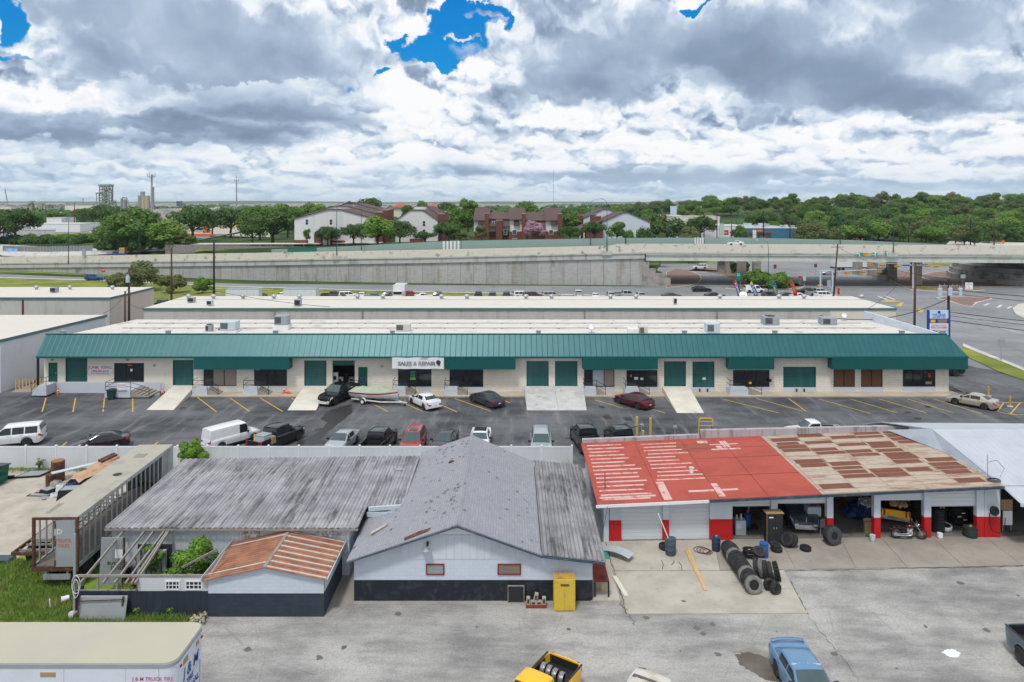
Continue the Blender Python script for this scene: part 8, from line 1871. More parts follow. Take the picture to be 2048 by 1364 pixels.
o=panel(637.5,645.5,M_SIGNB,[]);obj('logo',MB().b2(-1.1,-.14,ZP(644.5,Y),-.5,-.125,ZP(639,Y)),M_SIGNY,o);obj('text_bar',MB().b2(-.2,-.14,ZP(641,Y),1.1,-.125,ZP(638.6,Y)).b2(-.1,-.14,ZP(644.6,Y),1.0,-.125,ZP(642,Y)),M_BOARD,o)
panel(646.5,659.5,M_SIGNW,[('Real Estate Sold Well',.22,650.5,M_REDL),('976-310-6080',.38,655,M_REDL)]);panel(660.5,670,lsp,[])
# ================= UTILITY POLES =================
def pole(px,pt,pb,label,Y=None,**k):
 if Y is None:x,y=G(px,pb)
 else:x,y=XP(px,Y),Y
 z=k.pop('z',0);return utility_pole(x,y,ZP(pt,y)-z,label,z=z,**k),(x,y,ZP(pt,y))
A1,a1=pole(258,537,0,'brown pole with a grey transformer behind the left white building',Y=112,trans=1,tz=ZP(558,112),r=.2);A2,a2=pole(250,582,0,'shorter brown pole touching the transformer pole',Y=111,r=.16)
A3,a3=pole(343,495,0,'reddish brown pole beside the big bush, with pale fittings on top',Y=136,r=.22);A4,a4=pole(428,483,0,'black pole beside the fan-shaped palm bush',Y=140,mat=M_POLEB,r=.24)
A5,a5=pole(1665,488,592,'brown pole leaning left at the junction, with two cross arms',Y=150,lean=1.1,arms=((12.8,2.6),(10.8,2.8)),r=.22);A6,a6=pole(1828,527,0,'tall brown pole standing between the parapet and the FOR LEASE sign',Y=104,lean=.2,arms=((13.0,1.6),),r=.19);A7,a7=pole(1897,558,0,'dark pole carrying three grey transformers beside the FOR LEASE sign',Y=96.5,mat=M_POLEB,arms=((10.9,2.6),),trans=3,tsep=1.35,tz=ZP(583,96.5),r=.2)
wire(a7,a5,1.2,'overhead wire from the transformer pole to the leaning pole');wire(a6,(XP(1690,104.5),98,7.6),.8,'wire sagging from the tall brown pole to the white parapet');wire((a7[0],a7[1],9.2),(XP(1640,96),96,7.0),1.5,'thick black cable sagging over the parapet',.05)
for i,(q,s_)in enumerate(((10.4,.3),(9.9,.5),(7.4,.6),(6.9,.6),(6.3,.8))):wire((a7[0],a7[1],q),(100,78,q-1.5),s_,f'overhead wire running to the right edge from the transformer pole, {nth(i)} from the top',.03 if i%2 else .045,group='wires towards the right edge')
wire(a1,(XP(660,104),104,7.0),.9,'thin wire crossing the white roofs from the left pole');wire((a2[0],a2[1],7.0),(XP(290,104),104,6.8),.4,'short cable from the left poles to the back roof');wire((a1[0],a1[1],9),(-57.6,101.5,6.5),.8,'cable from the left pole down to the white building')
wire((XP(1283,58),58,ZP(850,58)),(XP(1130,60),60,2.4),.2,'thin wire left of the little roof mast');wire((-8.9,40.5,2.6),(-10.1,40.0,2.1),.1,'white cord between the shed and the gabled house',.015);wire((5.1,41.5,2.4),(6.2,46.4,2.7),.1,'white cord between the porch roof and the garage',.015)
for px,Y,h1,lb in((1283,58.6,850,'thin service mast behind the red roof'),(1350,58.6,854,'second thin service mast behind the red roof, right one')):
 x=XP(px,Y);t=thing('service_mast',lb,'mast',(x,Y,0));obj('pole',MB().cyl((0,0,0),(0,0,ZP(h1,Y)),.05,.04,6),M_METAL,t);obj('head',MB().box(0,0,ZP(h1,Y),.3,.2,.15),M_GREY,t)
FP=[(1408,420,478,1),(1527,421,478,0),(1580,441,478,1),(1595,443,478,1),(1692,450,485,0),(1800,452,485,0),(1817,452,485,2),(1852,456,486,2),(1880,456,487,1),(1911,452,488,1),(1941,436,493,2),(1988,424,494,3),(1253,439,475,0),(646,430,485,1),(92,410,452,1),(149,405,462,1),(1434,425,478,1),(1463,440,478,0),(81,414,440,1),(187,410,440,0)]
for i,(px,pt,pb,na)in enumerate(FP):
 x,y,z=GT(px,pb);h_=ZP(pt,y)-z
 utility_pole(x,y,h_,f'distant {"black" if i % 3 == 1 else "brown"} utility pole beyond the highway, {nth(sorted(f[0] for f in FP).index(px))} from the left',M_POLEB if i%3==1 else M_POLE,[(h_*(.97-.08*q),3.6)for q in range(na)],r=.28,z=z,group='utility poles beyond the highway')
for i,(a,b_)in enumerate(((5,6),(6,7),(7,8),(8,9),(9,10),(10,11),(1,2),(3,4))):
 A,B=FP[a],FP[b_];xa,ya,za=GT(A[0],A[2]);xb,yb,zb=GT(B[0],B[2]);wire((xa,ya,ZP(A[1],ya)),(xb,yb,ZP(B[1],yb)),1.5,f'distant overhead wire beyond the bridge, {nth(i)} span',.05,group='distant wire spans')
# ================= APARTMENTS =================
M_BR=M_REDBRICK
def gable(t,x0,x1,y0,y1,z0,ze,za,wall,roof,flat=.0,over=.5):
 xm=(x0+x1)/2;fl=(x1-x0)*flat/2
 g=MB();P_=[(x0,z0),(x1,z0),(x1,ze),(xm+fl,za),(xm-fl,za),(x0,ze)]
 g.add([(x,y0,z)for x,z in P_]+[(x,y1,z)for x,z in P_],[(0,1,2,3,4,5),(11,10,9,8,7,6),(1,7,8,2),(6,0,5,11)]);obj('wall',g,wall,t)
 sl=(za-ze)/(xm-fl-x0);g=MB()
 g.slab([(x0-over,y0-.35,ze+.12-sl*over),(xm-fl,y0-.35,za+.14),(xm-fl,y1,za+.14),(x0-over,y1,ze+.12-sl*over)],.25);g.slab([(xm+fl,y0-.35,za+.14),(x1+over,y0-.35,ze+.12-sl*over),(x1+over,y1,ze+.12-sl*over),(xm+fl,y1,za+.14)],.25)
 if flat:g.slab([(xm-fl+.005,y0-.35,za+.14),(xm+fl-.005,y0-.35,za+.14),(xm+fl-.005,y1,za+.14),(xm-fl+.005,y1,za+.14)],.25)
 return obj('roof',g,roof,t)
def awin(t,x,y,z,w_,h_,name='window'):o=obj(name,MB().b2(x-w_/2,y-.07,z-h_/2,x+w_/2,y-.01,z+h_/2),M_SIGNW,t);obj('pane',MB().b2(x-w_/2+.12,y-.09,z-h_/2+.12,x+w_/2-.12,y-.071,z-.04).b2(x-w_/2+.12,y-.09,z+.04,x+w_/2-.12,y-.071,z+h_/2-.12),M_GLASS,o)
def chim(t,x,y,w_,z0,z1,d=1.6):o=obj('chimney',MB().b2(x-w_/2,y,z0,x+w_/2,y+d,z1),M_BR,t);obj('cap',MB().b2(x-w_/2-.1,y-.1,z1,x+w_/2+.1,y+d+.1,z1+.25),M_PIER,o)
def px3(Y):return(lambda p:XP(p,Y)),(lambda q:ZP(q,Y))
def apart(label,Y,l,r,e,a,wins,units,bricks=(),flat=.16,wall=M_STUC,side=1,step=-3.0):
 fx,fz_=px3(Y);t=thing('apartment_building',label,'apartment building');z0=T(fx(l),Y)-1
 gable(t,fx(l),fx(r),Y,Y+22,z0,fz_(e),fz_(a),wall,M_BROWNSH,flat)
 for px,py in wins:awin(t,fx(px),Y,fz_(py),1.1,2.0)
 for k in range(1,units):
  dx=step*k;gable(t,fx(l)+dx,fx(r)+dx,Y+22*k+.05,Y+22*k+21.95,z0,fz_(e)+(k%2)*.7+k*.4,fz_(a)+(k%2)*.7+k*.4,wall,M_BROWNSH,flat)
 for k in range(units):
  xe=(fx(r)if side>0 else fx(l))+step*k
  chim(t,xe+side*1.0,Y+22*k+3,2.4,z0,fz_(e)+2.0);chim(t,xe+side*1.6,Y+22*k+12,2.2,z0,fz_(e)+2.6)
 for a_,b_,c_,d_ in bricks:obj('brick_base',MB().b2(fx(a_),Y-.5,fz_(d_)-1,fx(b_),Y-.02,fz_(c_)),M_BR,t)
 return t
apart('white gabled apartment house, leftmost, with stepped brown-roofed units behind',246,589,748,437,419,((614,444),(662,444),(662,461),(663,478)),4,((589,616,480,487),(629,645,468,487),(661,690,481,487)))
t=apart('white gabled apartment house with a white box on its roof, second from the left',256,791,875,440,420,((848,447),(848,464),(850,481)),3,((820,847,477,484),),.3,step=-1.2)
fx,fz_=px3(262);obj('roof_box',MB().b2(fx(828),262,fz_(424),fx(850),268,fz_(414)),M_STUC,t)
t=apart('pale blue-white gabled apartment house right of the red-brown block',268,1203,1300,444,425,(),2,(),.1,mk('pale_blue_stucco',(.56,.60,.68),.85,0,.05,.3),-1,-4.5)
fx,fz_=px3(266);t2=thing('carport_wing','low brown-roofed wing with white columns left of the pale gabled house','building');obj('roof',MB().slab([(fx(1156),264,fz_(458)),(fx(1205),264,fz_(440)),(fx(1205),285,fz_(440)),(fx(1156),285,fz_(458))],.3),M_BROWNSH,t2);obj('column',MB().b2(fx(1158),264,8,fx(1160),264.6,fz_(458)).b2(fx(1166),264,8,fx(1168),264.6,fz_(455)),M_STUC,t2);obj('wall',MB().b2(fx(1172),265,7,fx(1205),284,fz_(458)),M_BR,t2)
Y=262;fx,fz_=px3(Y);t=thing('apartment_building','red brick and white apartment block with brown stepped roofs, centre','apartment building')
def bay(l,r,yt,ye,yb,wall=M_STUC,dy=0):
 obj('wall',MB().b2(fx(l),Y+dy,7,fx(r),Y+11,fz_(ye)),wall,t);obj('brick_base',MB().b2(fx(l)+.05,Y+dy-.4,7,fx(r)-.05,Y+dy-.01,fz_(463)),M_BR,t)
 obj('roof',MB().slab([(fx(l)-.2,Y+dy-.9,fz_(ye)-.1),(fx(r)+.2,Y+dy-.9,fz_(ye)-.1),(fx(r)+.2,Y+11,fz_(yt)),(fx(l)-.2,Y+11,fz_(yt))],.3),M_BROWNSH,t)
bay(948,978,416,440,478);bay(978.3,1019,425,437,478,dy=1.2);bay(1019.3,1050,416,438,478);bay(1050.3,1091,425,440,478,dy=1.2);bay(1091.3,1124,416,440,478)
for l,r,yt,ye in((978.3,1019,437,452),(1060,1091,440,458)):obj('lower_roof',MB().slab([(fx(l),Y-1.3,fz_(ye)),(fx(r),Y-1.3,fz_(ye)),(fx(r),Y+1.3,fz_(yt)),(fx(l),Y+1.3,fz_(yt))],.3),M_BROWNSH,t)
for px,w_,y0,y1 in((974,8,427,478),(998.5,13,441,478),(1047.5,8,428,478),(1119.5,9,428,478)):chim(t,fx(px),Y-1.7,w_*.182,7,fz_(y0))
for px,py,w_,h_ in((962,444,10,9),(1033,444,11,11),(1107,444,11,9)):o=obj('balcony',MB().b2(fx(px-w_/2),Y-.9,fz_(py+h_/2)-.2,fx(px+w_/2),Y-.03,fz_(py+h_/2)+1.0),M_BROWNSH,t);obj('recess',MB().b2(fx(px-w_/2),Y-.06,fz_(py+h_/2)+1.01,fx(px+w_/2),Y-.02,fz_(py-h_/2)),M_DARK,o)
for px,py,w_,h_ in((955,463,8,7),(987,446,5,8),(1011,464,7,11),(1029,464,9,9),(1102,464,9,9),(1029,478,9,4),(1058,444,5,6)):awin(t,fx(px),Y-.35,fz_(py),w_*.18,h_*.18)
for px,r_,lb in((800,22,'red hipped roof beyond the white apartment houses, left one'),(866,15,'red hipped roof beyond the white apartment houses, right one')):
 Yr=420;x=XP(px,Yr);w_=r_*Yr/F;t=thing('red_roofed_house',lb,'house',(x,Yr,0));obj('wall',MB().b2(-w_*.8,0,0,w_*.8,12,ZP(414,Yr)),M_CREAM,t);obj('roof',MB().add([(-w_,-1,ZP(415,Yr)),(w_,-1,ZP(415,Yr)),(w_,14,ZP(415,Yr)),(-w_,14,ZP(415,Yr)),(-w_*.15,6,ZP(407.5,Yr)),(w_*.15,6,ZP(407.5,Yr))],[(0,1,5,4),(1,2,5),(2,3,4,5),(3,0,4)]),mk('red_tile_roof',(.38,.09,.07),.8),t)
def lowb(name,label,cat,l,r,yt,yb,wall,roof=None,depth=14,Y=None,wins=(),z0=None,roof_t=.25):
 if Y is None:_,Y,_=GT((l+r)/2,yb)
 x0,x1=XP(l,Y),XP(r,Y);zt=ZP(yt,Y);zb=min(T(x0,Y),T(x1,Y))-.5 if z0 is None else z0
 t=thing(name,label,cat,((x0+x1)/2,Y,0));w_=(x1-x0)/2;obj('wall',MB().b2(-w_,0,zb,w_,depth,zt),wall,t);obj('roof',MB().b2(-w_-.15,-.15,zt+.004,w_+.15,depth+.15,zt+roof_t),roof or M_ROOFW,t)
 for px,w2_,a,b_ in wins:xc=XP(px,Y)-(x0+x1)/2;obj('opening',MB().b2(xc-w2_/2,-.08,ZP(b_,Y),xc+w2_/2,-.01,ZP(a,Y)),M_GLASS,t)
 return t
def carport(label,a,b_,za,depth,n=7,cars=0):
 A,B=Vector(a),Vector(b_);t=thing('carport',label,'carport');d=Vector((0,depth,0));obj('roof',MB().slab([A,B,B+d,A+d],.25),M_ROOFW,t)
 for k in range(n):p=A.lerp(B,(k+.5)/n);zt=T(p.x,p.y);obj('column',MB().b2(p.x-.12,p.y+.4,zt-1,p.x+.12,p.y+.65,p.z-.25),M_METAL,t)
x0,y0,_=GT(376,488);carport('long flat white carport roof just behind the grey plank fence',(XP(375,242),242,ZP(488,242)),(XP(640,242),242,ZP(487,242)),0,5,12);carport('white carport roof slanting away towards the machine yard',(XP(380,256),256,ZP(482,256)),(XP(500,300),300,ZP(459,300)),0,15,8);carport('short white carport behind the first apartment house fence',(XP(665,243),243,ZP(486,243)),(XP(760,243),243,ZP(486,243)),0,6,5)
pf=thing('plank_fence','grey weathered plank fence behind the highway, left of the green fence','fence');g=MB()
for k in range(60):
 p=lerp(330,640,k/60);q=lerp(330,640,(k+.92)/60);Yp=238;g.b2(XP(p,Yp),Yp,T(XP(p,Yp),Yp)-1,XP(q,Yp),Yp+.08,ZP(lerp(488.5,494,k/60)+(k%3)*.2,Yp))
obj('planks',g,M_WOOD,pf);obj('rail',MB().b2(XP(330,238),238.09,6.2,XP(640,238),238.2,6.4),M_WOOD,pf)
cf=thing('chain_fence','grey chain-link fence along the ramp at the far left','fence');g=MB()
for k in range(30):x=XP(-10+k*7.6,262);y=hw_y(x)+25;g.b2(x-.05,y,T(x,y),x+.05,y+.1,T(x,y)+2.4)
obj('post',g,M_METAL,cf);g=MB();xs2=[XP(-10+k*7.6,262)for k in range(30)]
for a,b_ in zip(xs2,xs2[1:]):ya_,yb_=hw_y(a)+25.12,hw_y(b_)+25.12;g.add([(a,ya_,T(a,ya_)),(b_,yb_,T(b_,yb_)),(b_,yb_,T(b_,yb_)+2.2),(a,ya_,T(a,ya_)+2.2)],[(0,1,2,3)])
obj('mesh',g,mk('chain_mesh',(.22,.23,.24),.7),cf)
x0=XP(0,262)
def patch_ground(name,pts,mat,n=10,lift=.25):
 P_=[GT(*p)for p in pts];g=MB();A,B,C_,D_=[Vector(p)for p in P_]
 def f(u,v):p=A.lerp(B,u).lerp(D_.lerp(C_,u),v);return(p.x,p.y,T(p.x,p.y)+lift)
 g.grid(f,n*2,n);return struct(name,g,mat)
patch_ground('yard',[(-20,476),(420,478),(420,436),(-20,436)],M_ROAD,14);patch_ground('gravel_track',[(0,481),(120,481),(110,475),(0,475)],M_DIRT,6,.4);patch_ground('dry_grass',[(75,481),(235,481),(225,466),(90,469)],M_GRASS,8,.45);patch_ground('machine_yard',[(375,470),(540,476),(540,447),(360,447)],M_DIRT,8,.35)
patch_ground('parking_lot',[(1290,477),(1500,478),(1560,462),(1330,462)],M_ROAD,8,.3);patch_ground('roadway',[(1890,492),(2060,500),(2060,487),(1900,483)],M_KERB,8,.3);patch_ground('grass_patch',[(390,509),(455,508),(455,503),(395,503)],M_GRASS,5,.3)
lowb('warehouse','long white walled store in the far left yard','warehouse',60,160,448,465,M_WHITE,None,20);lowb('warehouse','taller white block behind the long white wall, far left','warehouse',93,123,436,458,M_WHITE,None,14);lowb('wall','grey block wall right of the far left oak','wall',45,110,460,470,M_COPE,M_COPE,.4)
lowb('warehouse','pale grey warehouse between the oaks and the cell tower','warehouse',305,365,419,445,M_PANELWALL,None,40,Y=430);lowb('shed','low beige shed right of the big green trees','shed',325,368,437,450,M_CREAM,None,15,Y=380);lowb('warehouse','distant flat white roofs behind the machine yard','warehouse',395,440,417,430,M_PANELWALL,None,30,Y=520);lowb('warehouse','long cream shed before the tall industrial tower','warehouse',130,200,411,421,M_CREAM,None,30,Y=800)
lowb('trailer_box','long black semi trailer with a small round emblem, far left yard','trailer',100,144,452,461,M_BLACK,M_WHITE,3);lowb('warehouse','white roofed sheds at the far left edge','warehouse',-10,22,413,420,M_CREAM,None,30,Y=900)
cs=['white','silver','black','dark grey','blue','red','white','beige'];rnd=random.Random(14)
FC=[(8,478),(20,478),(85,461),(97,462),(88,457),(104,456),(118,450),(126,452),(136,449),(146,451),(155,448),(150,445),(158,443),(182,444),(190,445),(198,445),(205,446),(213,446),(175,448),(196,455),(206,453),(204,459),(200,463),(214,459),(168,455),(188,466),(395,466),(403,462),(378,458),(372,455),(412,455),(425,454),(1292,476),(1502,476),(1525,477),(1552,473),(1537,476),(1700,482),(1718,481),(1735,481),(1748,483),(1470,473),(1440,470),(1770,484)]
for i,(px,py)in enumerate(FC):
 c_=cs[rnd.randrange(8)];k=rnd.choice(('sedan','suv','pickup','suv'));lite(k,px,py,rnd.choice((0,8,180,90,172,20)),PAL[c_],f'small distant {c_} {"car" if k == "sedan" else k} beyond the highway, {nth(i)} from the left',group='distant parked vehicles',cat='car')
def machine(px,py,w_,h_,m_,lb):
 x,y,z=GT(px,py);s_=y/F;t=thing('construction_machine',lb,'machine',(x,y,z+.3));obj('chassis',MB().b2(-w_*s_/2,-1,.3,w_*s_/2,1,h_*s_*.45),m_,t,bevel=.1);obj('boom',MB().bar((-w_*s_*.3,0,h_*s_*.4),(w_*s_*.1,0,h_*s_),.5),m_,t);obj('cab',MB().b2(w_*s_*.1,-.9,h_*s_*.46,w_*s_*.4,.9,h_*s_*.8),M_GLASS,t);obj('track',MB().cyl((-w_*s_*.3,-1.1,.4),(-w_*s_*.3,1.1,.4),.5,.5,12).cyl((w_*s_*.3,-1.1,.4),(w_*s_*.3,1.1,.4),.5,.5,12),M_TYRE,t)
machine(413,467,12,22,M_ORANGE,'orange-red drilling machine beside the leafy oak');machine(430,455,10,16,M_RUST,'rust-red machine in the machine yard');machine(448,458,18,12,M_BEIGE,'tan truck-mounted machine in the yard');machine(472,456,18,12,M_SIGNY,'yellow excavator beside the white truck');machine(490,455,16,8,M_BLACK,'black tank machine at the end of the yard');machine(178,462,12,16,M_GREY,'grey crane truck in the far left yard')
t=lite('regcab',468,463,175,WHT,'white flatbed truck in the machine yard');x,y,z=GT(402,473);one('orange_barrier',MB().b2(-6,0,0,6,.3,1.0).b2(-2,-3,0,3,-2.7,.8),M_ORANGE,'orange plastic barriers along the machine yard','barrier',loc=(x,y,z+.3))
# ---- shops at the right ----
t=lowb('shop','blue painted shop with a flat cluttered roof beyond the bridge','shop',1492,1604,457,478,mk('shop_blue',(.05,.17,.27),.7,0,.08,.4),mk('grey_flat_roof',(.40,.42,.44),.8,0,.1,.3),50,Y=375)
yy=375;ox=(XP(1492,yy)+XP(1604,yy))/2;fq=lambda p:XP(p,yy)-ox;obj('brick_front',MB().b2(fq(1493),-.4,0,fq(1540),-.02,ZP(468,yy)),mk('tan_brick',(.24,.20,.17),.8),t);obj('canopy',MB().b2(fq(1490),-1.8,ZP(466.5,yy),fq(1541),-.41,ZP(464.5,yy)),M_REDT,t);o=obj('name_board',MB().b2(fq(1511),-.2,ZP(464,yy),fq(1528),-.02,ZP(459,yy)),M_SIGNR,t);letters('lettering','NAILS',1.0,M_SIGNW,o,tm(fq(1519.5),-.25,ZP(461.5,yy)),.01)
for i in range(16):u=rnd.uniform(-13,13);v_=rnd.uniform(4,46);obj('roof_unit',MB().box(u,v_,ZP(457,yy)+.9,rnd.uniform(1,2.4),1.5,1.3),M_GREYB if i%2 else M_METAL,t)
lowb('shop','low white shop with a red sign left of the blue shop','shop',1430,1488,452,476,M_STUC,None,40,Y=385);lowb('shop','row of white fronted shops with blue boards, far right of centre','shop',1345,1440,433,452,M_CREAM,None,20,Y=520,wins=((1425,7,440,445),));lowb('shop','tan shop at the left end of the far shop row','shop',1322,1362,431,446,M_BOARD,None,20,Y=540)
x,y,z=GT(1444,477);sg_=thing('pylon_sign','white pylon sign with a green frame on top beyond the bridge','sign',(XP(1444,330),330,0));obj('column',MB().b2(-1.0,0,1,1.0,1,ZP(448,330)),mk('pale_green_column',(.45,.55,.50),.7),sg_);obj('frame',MB().b2(-.9,.1,ZP(447,330),-.7,.6,ZP(438,330)).b2(6.6,.1,ZP(447,330),6.8,.6,ZP(434,330)).b2(-.9,.1,ZP(439,330),6.8,.6,ZP(438,330)).b2(-.9,.1,ZP(448.5,330),6.8,.6,ZP(447.3,330)),M_LAMPG,sg_)
for px,py,w_,h_,m_,tx,lb in((1451,470,3.0,2.4,M_SIGNR,'SALE','red sign board just right of the white column'),(1347,429,3.2,4.2,lsp,'MALL','small white and blue pylon sign above the trees'),(1509,478,1.8,4.5,M_SIGNW,'TACO','white pylon sign before the brick front of the blue shop'),(1663,478,5.5,1.8,mk('sky_blue_sign',(.02,.25,.50),.5),'CARS','blue banner sign beyond the bridge, right of the blue shop'),(1721,482,3.8,1.6,M_SIGNR,'TIRES','red banner near the parked cars beyond the bridge')):
 Yq=360;x=XP(px,Yq);sign_board('shop_sign',lb,'sign',x,Yq,ZP(py,Yq),w_,h_,m_,[(tx,min(w_,h_*2)*.3,0,h_*.5,M_SIGNW if m_ is not M_SIGNW else M_INK)],1)
for i,(l,r,a)in enumerate(((1322,1352,402),(1345,1392,401.5),(1375,1402,402))):
 Yh=900;t=thing('hill_house',f'grey roofed house on the skyline behind the trees, {nth(i)} from the left','house',(XP((l+r)/2,Yh),Yh,0));w_=(r-l)/2*Yh/F;obj('wall',MB().b2(-w_*.9,0,2,w_*.9,10,ZP(a+7,Yh)),M_BEIGE,t);obj('roof',MB().add([(-w_,-1,ZP(a+6,Yh)),(w_,-1,ZP(a+6,Yh)),(w_,11,ZP(a+6,Yh)),(-w_,11,ZP(a+6,Yh)),(-w_*.5,5,ZP(a,Yh)),(w_*.5,5,ZP(a,Yh))],[(0,1,5,4),(1,2,5),(2,3,4,5),(3,0,4)]),mk('blue_grey_roof',(.16,.17,.20),.8),t)
x,y,z=GT(2006,494);one('orange_sign',MB().box(0,0,2.2,1.5,.06,1.5,M=Matrix.Translation((0,0,2.2))@Matrix.Rotation(PI/4,4,'Y')@Matrix.Translation((0,0,-2.2))).b2(-.05,.05,0,.05,.1,1.6),M_ORANGE,'orange diamond road work sign at the right edge','road sign',loc=(x,y,z))
# ================= TREES AND BUSHES =================
U={k:(TREES[k][2]+TREES[k][3+1],TREES[k][3]*2)for k in TREES}
def TR(key,px,Y,yt,yb,w_,label,leafm=None,cat='tree',group=None,name='tree'):
 x=XP(px,Y);z=T(x,Y)if yb is None else ZP(yb,Y);z=max(z,T(x,Y)-.3)if yb is None else T(x,Y)
 h_=ZP(yt,Y)-z;U_=U[key];s_=w_*Y/F/U_[1]*1.05
 return tree(key,x,Y,label,cat,group,s_,max(.4,h_/U_[0]),z,leafm=leafm,name=name)
NEAR=[('oak',505,256,440,60,'low dark oak in the gap left of the wide dark oak',None),('oak2',575,320,412,60,'mid green oak peeking over the left end of the first white house',L_MID),('oak',425,350,418,56,'dark oak between the two machine yard oaks',None),('oak2',655,243,452,46,'dark tree before the right half of the first white house',None),('oak',850,243,462,44,'low dark tree before the second white house',None),('round2',262,245,412,105,'big bushy green tree behind the left highway ramp, left one of the pair',L_MID),('light',335,243,437,85,'brighter green tree at the right of the big left pair',L_LIGHT),('round2',232,250,428,70,'dark flank tree left of the big bushy tree',L_MID),('round',300,252,420,90,'round green tree between the big left pair',L_MID),('light',360,241,468,50,'low pale leafed tree by the plank fence',L_OLIVE),('oak',30,300,415,88,'dark spreading oak at the far left edge',None),('oak2',-8,290,425,60,'dark oak cut by the left edge',None),('oak',210,430,408,62,'dark oak before the industrial tower',None),('oak2',168,480,416,50,'dark oak left of the one before the tower',None),('oak',100,520,421,60,'mid green oak above the far parked cars',L_MID),('oak',385,300,411,96,'dark spreading oak left of the machine yard',None),('oak',462,330,413,84,'dark oak behind the machine yard',None),('oak',545,262,424,108,'wide dark oak left of the first white apartment house',None),('oak2',520,300,410,80,'oak behind the wide dark one',L_MID),('round',555,360,405,60,'light green tree over the wide oak',L_LIGHT),('round2',615,380,404,60,'mid green tree behind the left apartment roof',L_MID),('light',640,370,406,50,'yellow-green tree behind the left apartment roof',L_LIGHT),('oak2',745,360,395,84,'tall dark tree rising behind the stepped apartment roofs',None),('oak2',700,390,402,50,'dark tree left of the tall dark one',None),('light',846,400,400,42,'light green tree between the two red roofs',L_LIGHT),('round',815,405,408,30,'small tree between the red roofs',L_MID),('oak2',890,400,404,60,'dark tree right of the second red roof',None),('round2',755,236,430,74,'large round yellow-green tree before the apartment houses',L_LIGHT),('oak',707,238,447,62,'dark tree left of the round yellow-green one',None),('oak2',800,240,441,60,'dark tree right of the round yellow-green one',L_DARK),('tall',614,240,453,18,'slim small tree against the white gable',L_MID),('oak',897,244,443,60,'dark oak right of the second white house',None),('round2',918,280,412,72,'tall mid green tree left of the red brick block',L_MID),('tall',936,340,389,46,'tall light tree standing out on the skyline, centre',L_MID),('round',963,245,450,32,'olive coloured tree before the red brick block',L_OLIVE),('round',920,242,470,40,'low olive shrub tree by the fence',L_OLIVE),('round',1068,246,441,44,'pink flowering crepe myrtle before the red brick block',L_PINK),('oak2',1050,330,401,62,'tree behind the red brick block roofs',L_MID),('round2',1145,300,420,70,'mid green tree right of the red brick block',L_MID),('oak2',1140,246,452,48,'dark low tree touching the right end of the red brick block',None),('oak',1190,245,442,46,'dark tree behind the thin green lamp post',None),('round',1234,246,442,42,'tree before the pale gabled house',None),('tall',1258,246,452,22,'slim tree before the pale gabled house',None),('oak',1290,248,453,40,'low dark tree at the right of the pale gabled house',None),('round',1320,246,463,30,'low bush tree with reddish tips right of the pale house',L_OLIVE),('round2',1330,300,424,80,'tall dark tree behind the short lamp post',L_DARK),('round',1378,262,451,50,'round yellow-green tree right of the short lamp post',L_OLIVE),('oak',1400,360,430,60,'dark tree before the far shop row',None),('round',1482,340,449,26,'small round tree before the blue shop',None),('tall',1470,350,455,20,'small orange-green tree right of the pylon',L_OLIVE),('light',1637,360,466,22,'small yellow-green tree right of the blue shop',L_BRIGHT),('oak',1640,330,476,20,'low shrub tree beyond the bridge fence',L_OLIVE)]
for k,px,Y,yt,w_,lb,lm in NEAR:
 o=TR(k,px,Y,yt,None,w_,lb,lm)
rnd=random.Random(77);HT=[]
for row,(Y,n,y0)in enumerate(((345,17,1600),(385,23,1600),(430,29,1290),(480,33,1190),(540,36,1130),(610,37,1120),(700,38,1120),(800,38,1020))):
 for i in range(n):
  px=lerp(y0,2085,(i+rnd.uniform(.1,.9))/n);HT.append((row,px,Y+rnd.uniform(-18,18),i))
KS=['oak','oak2','round','round2','light','round2','oak'];WD={L_DARK:'dark green',L_MID:'mid green',L_LIGHT:'light green',L_OLIVE:'olive green'}
for row,px,Y,i in HT:
 if 1305<px<1505 and Y<570:continue
 k=rnd.choice(KS);lm=rnd.choice((L_DARK,L_MID,L_MID,L_LIGHT,L_DARK,L_OLIVE));s_=rnd.uniform(.95,1.4)*(1 if row<6 else 1.25);x=XP(px,Y)
 tree(k,x,Y,z=T(x,Y)-1.6,label=f'{WD[lm]} hill tree, {nth(i)} from the left in the {nth(row)} row',cat='tree',group='trees of the wooded hill',s=s_,sz=s_*rnd.uniform(.85,1.15),leafm=lm)
g=MB();rnd=random.Random(5)
for i in range(3200):
 Y=420*(1+12*rnd.random()**1.7);px=rnd.uniform(-40,2090)
 if Y<900 and px>1100 or(Y<500 and px<700):continue
 x=XP(px,Y);z=T(x,Y);r_=rnd.uniform(4,8)*(1+Y/4000)
 for k in range(12):
  v=Vector((rnd.gauss(0,1),rnd.gauss(0,1),abs(rnd.gauss(0,1)))).normalized();p=Vector((x,Y,z+1.2))+Vector((v.x*r_,v.y*r_,v.z*r_*.8));t_=v.orthogonal().normalized()*r_*.5;b2_=v.cross(t_)
  g.add([p-t_-b2_,p+t_-b2_*.7,p+t_*.8+b2_,p-t_*.7+b2_],[(0,1,2,3)])
struct('woodland',g,L_DARK,'stuff')
g=MB()
for i in range(260):
 Y=rnd.uniform(900,5200);px=rnd.uniform(-40,1500);x=XP(px,Y);z=T(x,Y);k=Y/1500
 g.b2(x-rnd.uniform(8,30)*k,Y,z,x+rnd.uniform(8,30)*k,Y+20,z+rnd.uniform(5,9)*k*.8)
struct('distant_town',g,M_PANELWALL,'stuff')
